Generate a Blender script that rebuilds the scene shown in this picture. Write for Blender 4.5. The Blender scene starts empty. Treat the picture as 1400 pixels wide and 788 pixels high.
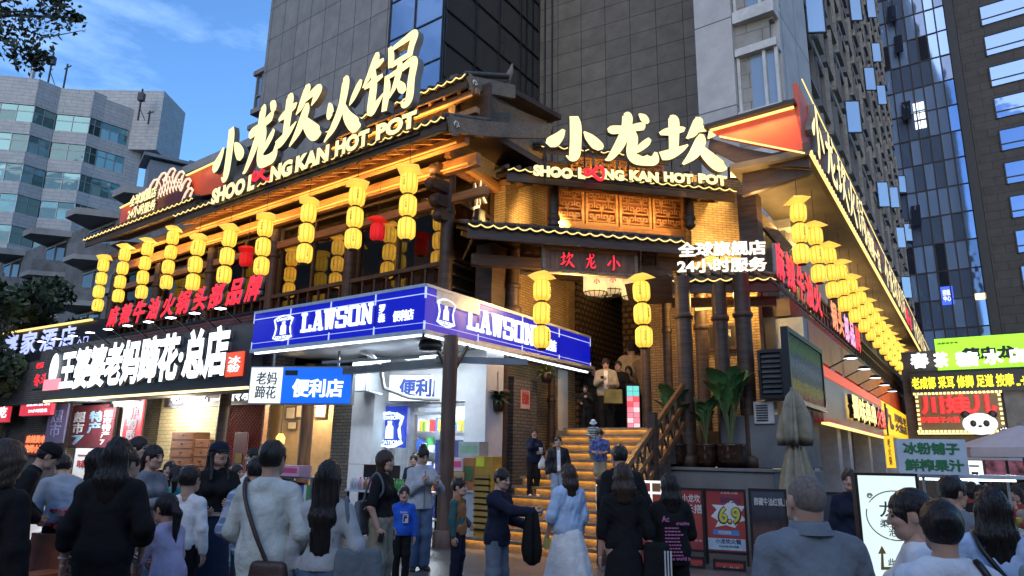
import bpy,bmesh,math,random
import numpy as np
from mathutils import Matrix,Vector
R=math.radians
scene=bpy.context.scene
COL=scene.collection
random.seed(7);RNG=np.random.default_rng(7)
# ------------------------------------------------------------------ camera
EYE=1.6;FPX=946.0;PITCH=R(13.5);ROLL=R(1.0)
cd=bpy.data.cameras.new('camera');cam=bpy.data.objects.new('camera',cd);COL.objects.link(cam)
cd.sensor_width=36.0;cd.lens=FPX/1400*36;cd.clip_start=0.1;cd.clip_end=2000
CAMROT=Matrix.Rotation(R(90)+PITCH,4,'X')@Matrix.Rotation(ROLL,4,'Z')
cam.matrix_world=Matrix.Translation((0,0,EYE))@CAMROT
scene.camera=cam
# ------------------------------------------------------------------ sky, sun, exposure
SUN_EL,SUN_AZ=R(9),R(200)
world=bpy.data.worlds.new("World");scene.world=world;world.use_nodes=True
nt=world.node_tree;bg=nt.nodes['Background']
sky=nt.nodes.new('ShaderNodeTexSky');sky.sky_type='NISHITA';sky.sun_disc=False
sky.sun_elevation=SUN_EL;sky.sun_rotation=SUN_AZ;sky.air_density=1.1;sky.dust_density=0.3;sky.ozone_density=4.0
# thin evening cloud wisps, mixed over the sky by direction
tcw=nt.nodes.new('ShaderNodeTexCoord');mpw=nt.nodes.new('ShaderNodeMapping');mpw.inputs['Scale'].default_value=(1.6,2.2,5.0)
mpw.inputs['Rotation'].default_value=(0.3,0.5,0.4)
nzw=nt.nodes.new('ShaderNodeTexNoise');nzw.inputs['Scale'].default_value=1.7;nzw.inputs['Detail'].default_value=7;nzw.inputs['Roughness'].default_value=0.6
rpw=nt.nodes.new('ShaderNodeValToRGB');rpw.color_ramp.elements[0].position=0.52;rpw.color_ramp.elements[1].position=0.85
rpw.color_ramp.elements[1].color=(0.6,0.6,0.6,1)
mxw=nt.nodes.new('ShaderNodeMixRGB');mxw.inputs[2].default_value=(3.0,4.4,7.0,1)
tint=nt.nodes.new('ShaderNodeMixRGB');tint.blend_type='MULTIPLY';tint.inputs[0].default_value=1;tint.inputs[2].default_value=(.90,.96,1.12,1)
L=nt.links.new
L(tcw.outputs['Generated'],mpw.inputs[0]);L(mpw.outputs[0],nzw.inputs['Vector']);L(nzw.outputs['Fac'],rpw.inputs[0])
L(sky.outputs[0],tint.inputs[1]);L(tint.outputs[0],mxw.inputs[1]);L(rpw.outputs[0],mxw.inputs[0]);L(mxw.outputs[0],bg.inputs['Color'])
bg.inputs['Strength'].default_value=0.12
sd=bpy.data.lights.new('sun','SUN');sd.energy=0.24;sd.angle=R(40);sd.color=(1.0,0.9,0.78)
sun=bpy.data.objects.new('sun',sd);COL.objects.link(sun)
sun.rotation_euler=Vector((math.sin(SUN_AZ)*math.cos(R(38)),math.cos(SUN_AZ)*math.cos(R(38)),math.sin(R(38)))).to_track_quat('Z','Y').to_euler()
vs=scene.view_settings
vs.view_transform='Standard';vs.look='None';vs.gamma=1;vs.use_curve_mapping=False;vs.exposure=1.6
scene.display_settings.display_device='sRGB'
cy=scene.cycles
cy.use_denoising=True;cy.max_bounces=6;cy.diffuse_bounces=3;cy.glossy_bounces=3;cy.transmission_bounces=4;cy.transparent_max_bounces=8
cy.sample_clamp_indirect=4.0;cy.sample_clamp_direct=0.0;cy.caustics_reflective=False;cy.caustics_refractive=False
# ------------------------------------------------------------------ survey helpers: sight lines onto real wall planes
R3=np.array(CAMROT.to_3x3());EYEV=np.array([0,0,EYE])
def ray(px,py):return R3@np.array([(px-700)/FPX,(394-py)/FPX,-1.0])
def at(px,py,Y):
    d=ray(px,py);return EYEV+d*Y/d[1]
class Frame:
    """A vertical facade plane: local x runs to the viewer's right along it, y into it, z up."""
    def __init__(s,P,az):
        s.P=np.array([P[0],P[1]],float);s.az=az;a=R(az)
        s.r=np.array([math.sin(a),math.cos(a)]);s.n=np.array([s.r[1],-s.r[0]]);s.rot=math.atan2(s.r[1],s.r[0])
    def uz(s,px,py,y=0.0):
        d=ray(px,py);o=s.P-s.n*y
        t=(o@s.n)/(d[:2]@s.n);q=EYEV+d*t
        return float((q[:2]-s.P)@s.r),float(q[2])
    def u(s,px,py,y=0.0):return s.uz(px,py,y)[0]
    def z(s,px,py,y=0.0):return s.uz(px,py,y)[1]
    def pt(s,u,y=0.0,z=0.0):
        q=s.P+s.r*u-s.n*y;return(float(q[0]),float(q[1]),z)
    def box(s,px0,py0,px1,py1,y=0.0):
        """local (u0,u1,z0,z1) of a rectangle seen on the plane between two picture corners (top-left, bottom-right)"""
        a=s.uz(px0,py0,y);b=s.uz(px1,py1,y);return a[0],b[0],b[1],a[1]
# ------------------------------------------------------------------ tagging
def tag(o,label=None,cat=None,group=None,kind=None):
    if label:o['label']=label
    if cat:o['category']=cat
    if group:o['group']=group
    if kind:o['kind']=kind
    return o
def thing(name,label,cat,loc=(0,0,0),rot=0.0,group=None):
    o=bpy.data.objects.new(name,None);COL.objects.link(o);o.location=loc;o.rotation_euler=(0,0,rot)
    o.empty_display_size=0.2
    return tag(o,label,cat,group)
def tframe(name,label,cat,fr,u=0.0,y=0.0,z=0.0,group=None):
    return thing(name,label,cat,fr.pt(u,y,z),fr.rot,group)
def copy_tree(o,parent=None):
    c=o.copy();COL.objects.link(c)
    if parent:c.parent=parent
    for ch in list(o.children):copy_tree(ch,c)
    return c
# ------------------------------------------------------------------ materials
MATS={}
def _new(name):
    m=bpy.data.materials.new(name);m.use_nodes=True
    n=m.node_tree;return m,n,n.nodes['Principled BSDF']
def mat(name,col,rough=0.6,metal=0.0,var=0.12,scale=6.0,bump=0.0,bscale=None,spec=0.5,stain=0.0,stretch=None,coat=0.0):
    if name in MATS:return MATS[name]
    m,n,b=_new(name);lk=n.links.new
    tc=n.nodes.new('ShaderNodeTexCoord');src=tc.outputs['Object']
    if stretch:
        mp=n.nodes.new('ShaderNodeMapping');mp.inputs['Scale'].default_value=stretch;lk(src,mp.inputs[0]);src=mp.outputs[0]
    nz=n.nodes.new('ShaderNodeTexNoise');nz.inputs['Scale'].default_value=scale;nz.inputs['Detail'].default_value=5;lk(src,nz.inputs['Vector'])
    rp=n.nodes.new('ShaderNodeMapRange');rp.inputs['From Min'].default_value=0.3;rp.inputs['From Max'].default_value=0.7
    rp.inputs['To Min'].default_value=1-var;rp.inputs['To Max'].default_value=1+var;lk(nz.outputs['Fac'],rp.inputs['Value'])
    mx=n.nodes.new('ShaderNodeMixRGB');mx.blend_type='MULTIPLY';mx.inputs[0].default_value=1;mx.inputs[1].default_value=(*col,1)
    lk(rp.outputs[0],mx.inputs[2]);out=mx.outputs[0]
    if stain:
        n2=n.nodes.new('ShaderNodeTexNoise');n2.inputs['Scale'].default_value=scale*0.17;n2.inputs['Detail'].default_value=6;lk(tc.outputs['Object'],n2.inputs['Vector'])
        r2=n.nodes.new('ShaderNodeMapRange');r2.inputs['From Min'].default_value=0.45;r2.inputs['From Max'].default_value=0.7
        r2.inputs['To Min'].default_value=1;r2.inputs['To Max'].default_value=1-stain;lk(n2.outputs['Fac'],r2.inputs['Value'])
        m2=n.nodes.new('ShaderNodeMixRGB');m2.blend_type='MULTIPLY';m2.inputs[0].default_value=1;lk(out,m2.inputs[1]);lk(r2.outputs[0],m2.inputs[2]);out=m2.outputs[0]
    lk(out,b.inputs['Base Color'])
    b.inputs['Roughness'].default_value=rough;b.inputs['Metallic'].default_value=metal;b.inputs['Specular IOR Level'].default_value=spec
    if coat:b.inputs['Coat Weight'].default_value=coat
    if bump:
        n3=n.nodes.new('ShaderNodeTexNoise');n3.inputs['Scale'].default_value=bscale or scale*6;n3.inputs['Detail'].default_value=4;lk(src,n3.inputs['Vector'])
        bp=n.nodes.new('ShaderNodeBump');bp.inputs['Strength'].default_value=bump;bp.inputs['Distance'].default_value=0.02
        lk(n3.outputs['Fac'],bp.inputs['Height']);lk(bp.outputs[0],b.inputs['Normal'])
    MATS[name]=m;return m
def brick(name,c1,c2,mortar,bw=0.24,bh=0.07,ms=0.012,offset=0.5,rough=0.85,bump=0.4,var=0.3,spec=0.3,freq=2,dirt=0.25):
    """bricks, tiles or cladding panels on any upright face: pattern laid along the wall and up"""
    if name in MATS:return MATS[name]
    m,n,b=_new(name);lk=n.links.new
    tc=n.nodes.new('ShaderNodeTexCoord');sp=n.nodes.new('ShaderNodeSeparateXYZ');lk(tc.outputs['Object'],sp.inputs[0])
    ad=n.nodes.new('ShaderNodeMath');lk(sp.outputs[0],ad.inputs[0]);lk(sp.outputs[1],ad.inputs[1])
    cb=n.nodes.new('ShaderNodeCombineXYZ');lk(ad.outputs[0],cb.inputs[0]);lk(sp.outputs[2],cb.inputs[1])
    bt=n.nodes.new('ShaderNodeTexBrick');lk(cb.outputs[0],bt.inputs['Vector']);bt.offset=offset;bt.offset_frequency=freq
    bt.inputs['Color1'].default_value=(*c1,1);bt.inputs['Color2'].default_value=(*c2,1);bt.inputs['Mortar'].default_value=(*mortar,1)
    bt.inputs['Scale'].default_value=1;bt.inputs['Brick Width'].default_value=bw;bt.inputs['Row Height'].default_value=bh;bt.inputs['Mortar Size'].default_value=ms
    bt.inputs['Mortar Smooth'].default_value=0.15;bt.inputs['Bias'].default_value=0
    nz=n.nodes.new('ShaderNodeTexNoise');nz.inputs['Scale'].default_value=1.3;nz.inputs['Detail'].default_value=8;nz.inputs['Roughness'].default_value=.65;lk(tc.outputs['Object'],nz.inputs['Vector'])
    rp=n.nodes.new('ShaderNodeMapRange');rp.inputs['From Min'].default_value=0.3;rp.inputs['From Max'].default_value=0.7;rp.inputs['To Min'].default_value=1-dirt;rp.inputs['To Max'].default_value=1+dirt*.6;lk(nz.outputs['Fac'],rp.inputs['Value'])
    mx=n.nodes.new('ShaderNodeMixRGB');mx.blend_type='MULTIPLY';mx.inputs[0].default_value=1;lk(bt.outputs['Color'],mx.inputs[1]);lk(rp.outputs[0],mx.inputs[2])
    lk(mx.outputs[0],b.inputs['Base Color']);b.inputs['Roughness'].default_value=rough;b.inputs['Specular IOR Level'].default_value=spec
    n3=n.nodes.new('ShaderNodeTexNoise');n3.inputs['Scale'].default_value=30;lk(tc.outputs['Object'],n3.inputs['Vector'])
    sub=n.nodes.new('ShaderNodeMath');sub.operation='MULTIPLY_ADD';lk(bt.outputs['Fac'],sub.inputs[0]);sub.inputs[1].default_value=-1.0;lk(n3.outputs['Fac'],sub.inputs[2])
    bp=n.nodes.new('ShaderNodeBump');bp.inputs['Strength'].default_value=bump;bp.inputs['Distance'].default_value=0.015;lk(sub.outputs[0],bp.inputs['Height']);lk(bp.outputs[0],b.inputs['Normal'])
    MATS[name]=m;return m
EM=0.37 # lamps are balanced for the raised exposure
def emit(name,col,s=1.0,base=None,rough=0.5):
    if name in MATS:return MATS[name]
    m,n,b=_new(name)
    b.inputs['Base Color'].default_value=(*(base or[c*.6 for c in col]),1);b.inputs['Roughness'].default_value=rough
    b.inputs['Emission Color'].default_value=(*col,1);b.inputs['Emission Strength'].default_value=s*EM
    MATS[name]=m;return m
def glass(name,tint=(.02,.025,.03),alpha=0.35,rough=0.05,ior=1.5):
    """a window pane: glossy tinted skin that lets part of the view through"""
    if name in MATS:return MATS[name]
    m,n,b=_new(name)
    b.inputs['Base Color'].default_value=(*tint,1);b.inputs['Roughness'].default_value=rough;b.inputs['IOR'].default_value=ior
    b.inputs['Alpha'].default_value=alpha;b.inputs['Specular IOR Level'].default_value=0.8
    MATS[name]=m;return m
def curtain_glass(name,tint=(.02,.03,.05),rough=0.04,metal=0.75,warp=0.15,wscale=0.5,spec=0.9):
    """mirror-like curtain wall glass, every pane slightly out of true"""
    if name in MATS:return MATS[name]
    m,n,b=_new(name);lk=n.links.new
    b.inputs['Base Color'].default_value=(*tint,1);b.inputs['Roughness'].default_value=rough;b.inputs['Metallic'].default_value=metal;b.inputs['Specular IOR Level'].default_value=spec
    tc=n.nodes.new('ShaderNodeTexCoord');nz=n.nodes.new('ShaderNodeTexNoise');nz.inputs['Scale'].default_value=wscale;nz.inputs['Detail'].default_value=2;lk(tc.outputs['Object'],nz.inputs['Vector'])
    bp=n.nodes.new('ShaderNodeBump');bp.inputs['Strength'].default_value=warp;bp.inputs['Distance'].default_value=0.25;lk(nz.outputs['Fac'],bp.inputs['Height']);lk(bp.outputs[0],b.inputs['Normal'])
    MATS[name]=m;return m
# ------------------------------------------------------------------ mesh building
class MB:
    def __init__(s):s.v=[];s.f=[];s.mi=[];s.sm=[]
    def add(s,vs,fs,mi=0,smooth=False):
        k=len(s.v);s.v+=[tuple(map(float,p))for p in vs]
        for f in fs:s.f.append([i+k for i in f]);s.mi.append(mi);s.sm.append(smooth)
        return s
    def box(s,x0,x1,y0,y1,z0,z1,mi=0):
        vs=[(x0,y0,z0),(x1,y0,z0),(x1,y1,z0),(x0,y1,z0),(x0,y0,z1),(x1,y0,z1),(x1,y1,z1),(x0,y1,z1)]
        return s.add(vs,[(0,3,2,1),(4,5,6,7),(0,1,5,4),(1,2,6,5),(2,3,7,6),(3,0,4,7)],mi)
    def quad(s,a,b,c,d,mi=0):return s.add([a,b,c,d],[(0,1,2,3)],mi)
    def bar(s,p,q,w=0.05,h=None,mi=0):
        """square bar from p to q"""
        p=Vector(p);q=Vector(q);d=(q-p).normalized();h=h or w
        up=Vector((0,0,1))if abs(d.z)<0.95 else Vector((0,1,0))
        a=d.cross(up).normalized()*w/2;b=a.normalized().cross(d)*h/2
        vs=[p-a-b,p+a-b,p+a+b,p-a+b,q-a-b,q+a-b,q+a+b,q-a+b]
        return s.add(vs,[(3,2,1,0),(4,5,6,7),(0,1,5,4),(1,2,6,5),(2,3,7,6),(3,0,4,7)],mi)
    def tube(s,pts,r=0.02,n=8,mi=0,cap=True):
        pts=[Vector(p)for p in pts];rs=r if isinstance(r,(list,tuple))else[r]*len(pts);k=len(s.v);ref=None;vs=[];fs=[]
        for i,p in enumerate(pts):
            d=(pts[min(i+1,len(pts)-1)]-pts[max(i-1,0)]);d=d.normalized()if d.length>1e-9 else Vector((0,0,1))
            if ref is None:ref=Vector((0,0,1))if abs(d.z)<0.9 else Vector((1,0,0))
            a=d.cross(ref);a=a.normalized()if a.length>1e-6 else d.orthogonal().normalized();b=d.cross(a)
            ref=ref if abs(d.dot(ref))<.95 else b
            for j in range(n):
                t=2*math.pi*j/n;vs.append(p+(a*math.cos(t)+b*math.sin(t))*rs[i])
        for i in range(len(pts)-1):
            for j in range(n):fs.append((i*n+j,i*n+(j+1)%n,(i+1)*n+(j+1)%n,(i+1)*n+j))
        s.add(vs,fs,mi,True)
        if cap:s.add(vs[:n][::-1],[tuple(range(n))],mi);s.add(vs[-n:],[tuple(range(n))],mi)
        return s
    def lathe(s,prof,c=(0,0,0),n=16,mi=0,smooth=True,sx=1.0,sy=1.0):
        """profile of (radius, z)"""
        vs=[];fs=[]
        for r,z in prof:
            for j in range(n):
                t=2*math.pi*j/n;vs.append((c[0]+r*math.cos(t)*sx,c[1]+r*math.sin(t)*sy,c[2]+z))
        for i in range(len(prof)-1):
            for j in range(n):fs.append((i*n+j,i*n+(j+1)%n,(i+1)*n+(j+1)%n,(i+1)*n+j))
        return s.add(vs,fs,mi,smooth)
    def prism(s,poly,y0,y1,mi=0):
        """polygon in (x,z) extruded from y0 (front) to y1"""
        n=len(poly);A=sum(poly[i][0]*poly[(i+1)%n][1]-poly[(i+1)%n][0]*poly[i][1]for i in range(n))
        if A<0:poly=poly[::-1]
        vs=[(x,y0,z)for x,z in poly]+[(x,y1,z)for x,z in poly]
        fs=[tuple(range(n)),tuple(range(2*n-1,n-1,-1))]+[((i+1)%n,i,i+n,(i+1)%n+n)for i in range(n)]
        return s.add(vs,fs,mi)
    def ball(s,c,r,n=10,mi=0,sc=(1,1,1)):
        pr=[(max(1e-4,r*math.sin(math.pi*i/n)),-r*math.cos(math.pi*i/n))for i in range(n+1)]
        k=len(s.v);s.lathe(pr,(0,0,0),n+2,mi)
        for i in range(k,len(s.v)):v=s.v[i];s.v[i]=(c[0]+v[0]*sc[0],c[1]+v[1]*sc[1],c[2]+v[2]*sc[2])
        return s
    def move(s,M,k=0):
        for i in range(k,len(s.v)):s.v[i]=tuple(M@Vector(s.v[i]))
        return s
    def mesh(s,name,mats):
        me=bpy.data.meshes.new(name);me.from_pydata(s.v,[],s.f)
        for m in(mats if isinstance(mats,(list,tuple))else[mats]):me.materials.append(m)
        me.polygons.foreach_set('material_index',s.mi);me.polygons.foreach_set('use_smooth',s.sm);me.update();return me
    def build(s,name,mats,parent=None,loc=None,rot=None,bevel=0.0,shared=None):
        o=bpy.data.objects.new(name,shared or s.mesh(name,mats));COL.objects.link(o)
        if parent:o.parent=parent
        if loc is not None:o.location=loc
        if rot is not None:o.rotation_euler=(0,0,rot)
        if bevel:
            bv=o.modifiers.new('bevel','BEVEL');bv.width=bevel;bv.segments=2;bv.limit_method='ANGLE';bv.angle_limit=R(40)
        return o
def place(name,mesh,parent=None,loc=(0,0,0),rot=(0,0,0)):
    o=bpy.data.objects.new(name,mesh);COL.objects.link(o);o.location=loc;o.rotation_euler=rot
    if parent:o.parent=parent
    return o
def bx(name,m,parent,x0,x1,y0,y1,z0,z1,bevel=0.0):return MB().box(x0,x1,y0,y1,z0,z1).build(name,m,parent,bevel=bevel)
# ------------------------------------------------------------------ lettering (built-in font, thickened by its bevel) and brush strokes
def _glyphs(s,bold,depth,shear=0.0,res=3,spacing=1.0):
    cu=bpy.data.curves.new('t','FONT');cu.body=s;cu.size=1;cu.extrude=depth;cu.bevel_depth=bold;cu.bevel_resolution=0;cu.shear=shear
    cu.resolution_u=res;cu.space_character=spacing
    o=bpy.data.objects.new('t',cu);me=bpy.data.meshes.new_from_object(o)
    bpy.data.objects.remove(o);bpy.data.curves.remove(cu)
    v=np.empty(len(me.vertices)*3);me.vertices.foreach_get('co',v);v=v.reshape(-1,3)
    return me,v
def lettering(parent,s,x0,x1,z0,z1,y,front,side=None,bold=0.02,depth=0.02,shear=0.0,name='lettering',res=3,tilt=0.0,spacing=1.0):
    """letters filling the rectangle x0..x1, z0..z1, their faces proud of y (outward is -y)"""
    me,v=_glyphs(s,bold,0.5,shear,res,spacing)
    lo=v.min(0);hi=v.max(0);q=np.empty_like(v)
    q[:,0]=x0+(v[:,0]-lo[0])/(hi[0]-lo[0])*(x1-x0)
    q[:,2]=z0+(v[:,1]-lo[1])/(hi[1]-lo[1])*(z1-z0)
    q[:,1]=y-(v[:,2]-lo[2])/(hi[2]-lo[2])*depth
    if tilt:q[:,2]+=(q[:,0]-(x0+x1)/2)*tilt
    me.vertices.foreach_set('co',q.ravel());me.materials.clear();me.materials.append(front);me.materials.append(side or front);me.update()
    ny=np.empty(len(me.polygons)*3);me.polygons.foreach_get('normal',ny);ny=ny.reshape(-1,3)
    me.polygons.foreach_set('material_index',(np.abs(ny[:,1])<0.35).astype(np.int32));me.name=name;me.update()
    o=bpy.data.objects.new(name,me);COL.objects.link(o);o.parent=parent
    return o
def _spline(P,n=7):
    P=np.array(P,float);Q=np.vstack([2*P[0]-P[1],P,2*P[-1]-P[-2]]);out=[]
    for i in range(1,len(Q)-2):
        for t in np.linspace(0,1,n,endpoint=False):
            a,b,c,d=Q[i-1],Q[i],Q[i+1],Q[i+2]
            out.append(0.5*(2*b+(c-a)*t+(2*a-5*b+4*c-d)*t*t+(3*b-a-3*c+d)*t**3))
    out.append(P[-1]);return np.array(out)
def stroke_poly(pts,smooth=True):
    S=_spline(pts)if smooth and len(pts)>2 else np.array(pts,float)
    d=np.gradient(S[:,:2],axis=0);d/=np.linalg.norm(d,axis=1)[:,None]+1e-9;n=np.stack([-d[:,1],d[:,0]],1);w=S[:,2:3]/2
    return S[:,:2]+n*w,S[:,:2]-n*w
GLYPH={ # brush strokes as (x, y, width) in a unit square, drawn after the photographed sign
 '小':[[(.50,1.0,.13),(.53,.80,.17),(.53,.40,.17),(.51,.10,.16),(.46,.0,.10),(.36,.06,.02)],
        [(.32,.66,.05),(.24,.50,.14),(.12,.34,.20),(.04,.26,.10)],[(.68,.66,.03),(.78,.54,.15),(.92,.36,.19),(.97,.27,.08)]],
 '龙':[[(.06,.60,.06),(.16,.62,.14),(.45,.68,.11),(.72,.76,.13),(.78,.76,.05)],
        [(.40,1.0,.06),(.44,.92,.16),(.40,.64,.15),(.28,.34,.15),(.10,.06,.09),(.0,.0,.02)],
        [(.54,.66,.06),(.54,.50,.15),(.50,.22,.16),(.56,.08,.16),(.76,.06,.15),(.93,.10,.15),(.97,.26,.05)],
        [(.86,.52,.06),(.78,.42,.11),(.60,.26,.09),(.42,.16,.02)],[(.66,1.0,.03),(.74,.94,.13),(.80,.86,.11),(.82,.82,.03)]],
 '坎':[[(.0,.58,.05),(.14,.64,.12),(.36,.72,.09),(.40,.72,.03)],[(.20,.98,.05),(.23,.88,.14),(.22,.50,.13),(.20,.18,.11)],
        [(.0,.14,.13),(.12,.18,.15),(.30,.30,.10),(.44,.42,.02)],[(.62,1.0,.06),(.62,.90,.13),(.52,.66,.11),(.42,.54,.02)],
        [(.56,.70,.05),(.72,.78,.10),(.88,.82,.14),(.84,.70,.11),(.76,.58,.02)],
        [(.66,.66,.05),(.64,.52,.14),(.52,.24,.13),(.34,.02,.03)],[(.62,.42,.07),(.74,.24,.17),(.92,.06,.20),(1.04,.02,.03)]],
 '火':[[(.10,.66,.03),(.14,.56,.13),(.16,.44,.15),(.20,.40,.05)],[(.92,.82,.06),(.86,.72,.12),(.74,.56,.10),(.66,.46,.02)],
        [(.48,1.0,.06),(.52,.88,.16),(.46,.52,.15),(.30,.22,.14),(.06,.0,.03)],[(.52,.50,.07),(.64,.28,.16),(.86,.08,.20),(1.0,.04,.03)]],
 '锅':[[(.24,1.0,.05),(.22,.90,.11),(.12,.70,.09),(.0,.54,.02)],[(.14,.76,.05),(.28,.81,.09),(.38,.84,.04)],
        [(.04,.52,.04),(.20,.56,.09),(.38,.60,.05)],[(.20,.76,.05),(.22,.50,.11),(.20,.14,.12),(.28,.18,.10),(.42,.32,.02)],
        [(.48,.98,.05),(.52,.84,.09),(.53,.66,.08)],[(.50,.92,.05),(.72,.97,.08),(.92,1.0,.11),(.88,.82,.09),(.86,.70,.08)],[(.54,.68,.07),(.70,.71,.07),(.88,.73,.07)],
        [(.46,.56,.05),(.49,.36,.10),(.46,.04,.08)],[(.48,.52,.05),(.72,.56,.08),(.94,.60,.11),(.92,.34,.10),(.90,.08,.11),(.82,.02,.08),(.76,.08,.02)],
        [(.70,.70,.05),(.70,.56,.09),(.64,.36,.08),(.54,.20,.02)],[(.68,.40,.04),(.76,.28,.11),(.82,.20,.06)]],
}
def brush(parent,ch,x0,x1,z0,z1,y,front,side,depth=0.12,name='character',k=1.0):
    mb=MB();s=x1-x0;h=z1-z0
    for i,st in enumerate(GLYPH[ch]):
        a,b=stroke_poly([(p[0],p[1],p[2]*k)for p in st]);n=len(a);e=i*0.003
        f=lambda p,yy:(x0+p[0]*s,yy,z0+p[1]*h)
        va=[f(p,y-depth-e)for p in a];vb=[f(p,y-depth-e)for p in b];wa=[f(p,y)for p in a];wb=[f(p,y)for p in b]
        V=va+vb+wa+wb;F=[];G=[]
        for j in range(n-1):
            F+=[(j,n+j,n+j+1,j+1)]
            G+=[(j+1,2*n+j+1,2*n+j,j),(n+j,3*n+j,3*n+j+1,n+j+1),(2*n+j+1,3*n+j+1,3*n+j,2*n+j)]
        G+=[(0,2*n,3*n,n),(n-1,2*n-1,4*n-1,3*n-1)]
        mb.add(V,F,0);mb.add(V,G,1)
    return mb.build(name,[front,side],parent)
def light(kind,parent,loc,energy,col=(1,.75,.4),size=0.3,rot=(0,0,0),name='lamp_light',size_y=None,spot=None,spread=None):
    d=bpy.data.lights.new(name,kind);d.energy=energy*.9;d.color=col
    if kind=='AREA':
        d.size=size
        if size_y:d.shape='RECTANGLE';d.size_y=size_y
        if spread:d.spread=spread
    elif kind=='SPOT':d.spot_size=spot or R(80);d.spot_blend=0.6;d.shadow_soft_size=size
    else:d.shadow_soft_size=size
    o=bpy.data.objects.new(name,d);COL.objects.link(o);o.location=loc;o.rotation_euler=rot
    if parent:o.parent=parent
    return o
# ================================================================== setting
M_pave=brick('paving_slabs',(.085,.085,.09),(.115,.11,.105),(.03,.03,.03),bw=.6,bh=.6,ms=.006,offset=.5,rough=.38,bump=.12,dirt=.4,spec=.5)
def ground_mat():
    m=M_pave;n=m.node_tree
    cb=[x for x in n.nodes if x.type=='COMBXYZ'][0];sp=[x for x in n.nodes if x.type=='SEPXYZ'][0]
    n.links.new(sp.outputs[0],cb.inputs[0]);n.links.new(sp.outputs[1],cb.inputs[1])
ground_mat()
g=MB().quad((-500,-300,0),(500,-300,0),(500,900,0),(-500,900,0)).build('ground',mat('asphalt',(.05,.05,.052),.75,scale=3,bump=.3,bscale=80));tag(g,kind='structure')
g=MB().quad((-40,-8,.004),(60,-8,.004),(60,60,.004),(-40,60,.004)).build('pavement',M_pave,rot=0);tag(g,kind='structure')
AZL,AZR,AZW=125.4,33.6,127.0
LC=at(581,424,12.3)
FL=Frame(LC[:2],AZL) # convenience store fascia, left face
FR=Frame(LC[:2],AZR) # convenience store fascia, right face
FW=Frame(FL.pt(0,.5),AZW) # restaurant left wing: eave edge plane
FC=Frame(at(790,320,14.0)[:2],79.0) # corner entrance
FX=Frame(at(1090,280,14.0)[:2],AZR) # restaurant right wing: lantern plane
# ------------------------------------------------------------------ tall grey tower behind
m_panel=brick('grey_stone_cladding',(.20,.195,.185),(.235,.225,.21),(.05,.05,.05),bw=1.15,bh=1.9,ms=.022,offset=0,rough=.6,bump=.1,dirt=.22,var=.1)
m_panel2=brick('dark_stone_cladding',(.13,.12,.105),(.155,.14,.12),(.04,.04,.04),bw=1.25,bh=.95,ms=.02,offset=0,rough=.6,bump=.1,dirt=.3)
m_panel3=brick('pale_stone_cladding',(.42,.41,.40),(.47,.455,.44),(.1,.1,.1),bw=1.6,bh=2.9,ms=.02,offset=0,rough=.6,bump=.1,dirt=.2)
m_bglass=curtain_glass('blue_bay_glass',(.30,.38,.5),warp=.1)
m_dglass=curtain_glass('dark_bay_glass',(.10,.105,.11),metal=.5,warp=.1)
m_mull=mat('dark_window_metal',(.035,.037,.04),.45,metal=.6)
m_frame=mat('pale_window_metal',(.32,.33,.34),.45,metal=.4)
FT=Frame(at(604,90,25)[:2],AZW) # corner of the glass bay; local x negative to the left
tower=tframe('apartment_tower','tall grey stone clad apartment tower rising behind the wooden restaurant','tower',FT)
ul=FT.u(362,60);ug=FT.u(531,60)
ZB,ZT=6.0,44.0
bx('wall',m_panel,tower,ul,ug,.12,14,ZB,ZT)
# glass corner bay: left face and right face with mullions
bayL=ug;dR=None
bay=bx('glass_bay',m_bglass,tower,ug+.01,0,0,.2,ZB,ZT)
FT2=Frame(FT.P,AZR)
ri=FT2.u(737,60)
def on_T(u,y=0):return FT.P # (kept for clarity)
rt=thing('tmp',None,None)
bpy.data.objects.remove(rt)
side=thing('bay_side',None,None,(0,0,0),FT2.rot-FT.rot);side.parent=tower
mb=MB().box(.02,ri,.02,.2,ZB,ZT);mb.build('side_glass',m_dglass,side)
mb=MB()
for z in np.arange(7.0,ZT,1.55):mb.box(.0,ri,-.04,.02,z,z+.06)
for u in(0.02,ri*.28,ri*.52,ri*.76,ri-.06):mb.box(u,u+.07,-.05,.02,ZB,ZT)
mb.build('side_mullions',m_mull,side)
mb=MB()
zz=list(np.arange(7.6,ZT,1.9))
for z in zz:mb.box(ug,0,-.04,0.0,z,z+.06)
for u in(ug,ug*.52,-.07):mb.box(u,u+.07,-.05,0.0,ZB,ZT)
mb.build('bay_mullions',m_mull,tower)
# stacked bay windows on the tower's far left edge
for z0 in(9.2,12.4,15.6,18.8):
    w=MB().box(ul-1.1,ul-.02,.5,3,z0+.5,z0+2.5).build('window',m_bglass,tower)
    m2=MB().box(ul-1.3,ul-.01,.3,3.2,z0+2.5,z0+2.75).box(ul-1.25,ul-.01,.35,3.2,z0+.2,z0+.5).box(ul-1.12,ul-1.04,.42,.5,z0+.5,z0+2.5).box(ul-.6,ul-.54,.42,.5,z0+.5,z0+2.5).box(ul-1.12,ul,.42,.5,z0+1.2,z0+1.27)
    m2.build('window_frame',m_panel,w)
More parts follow.
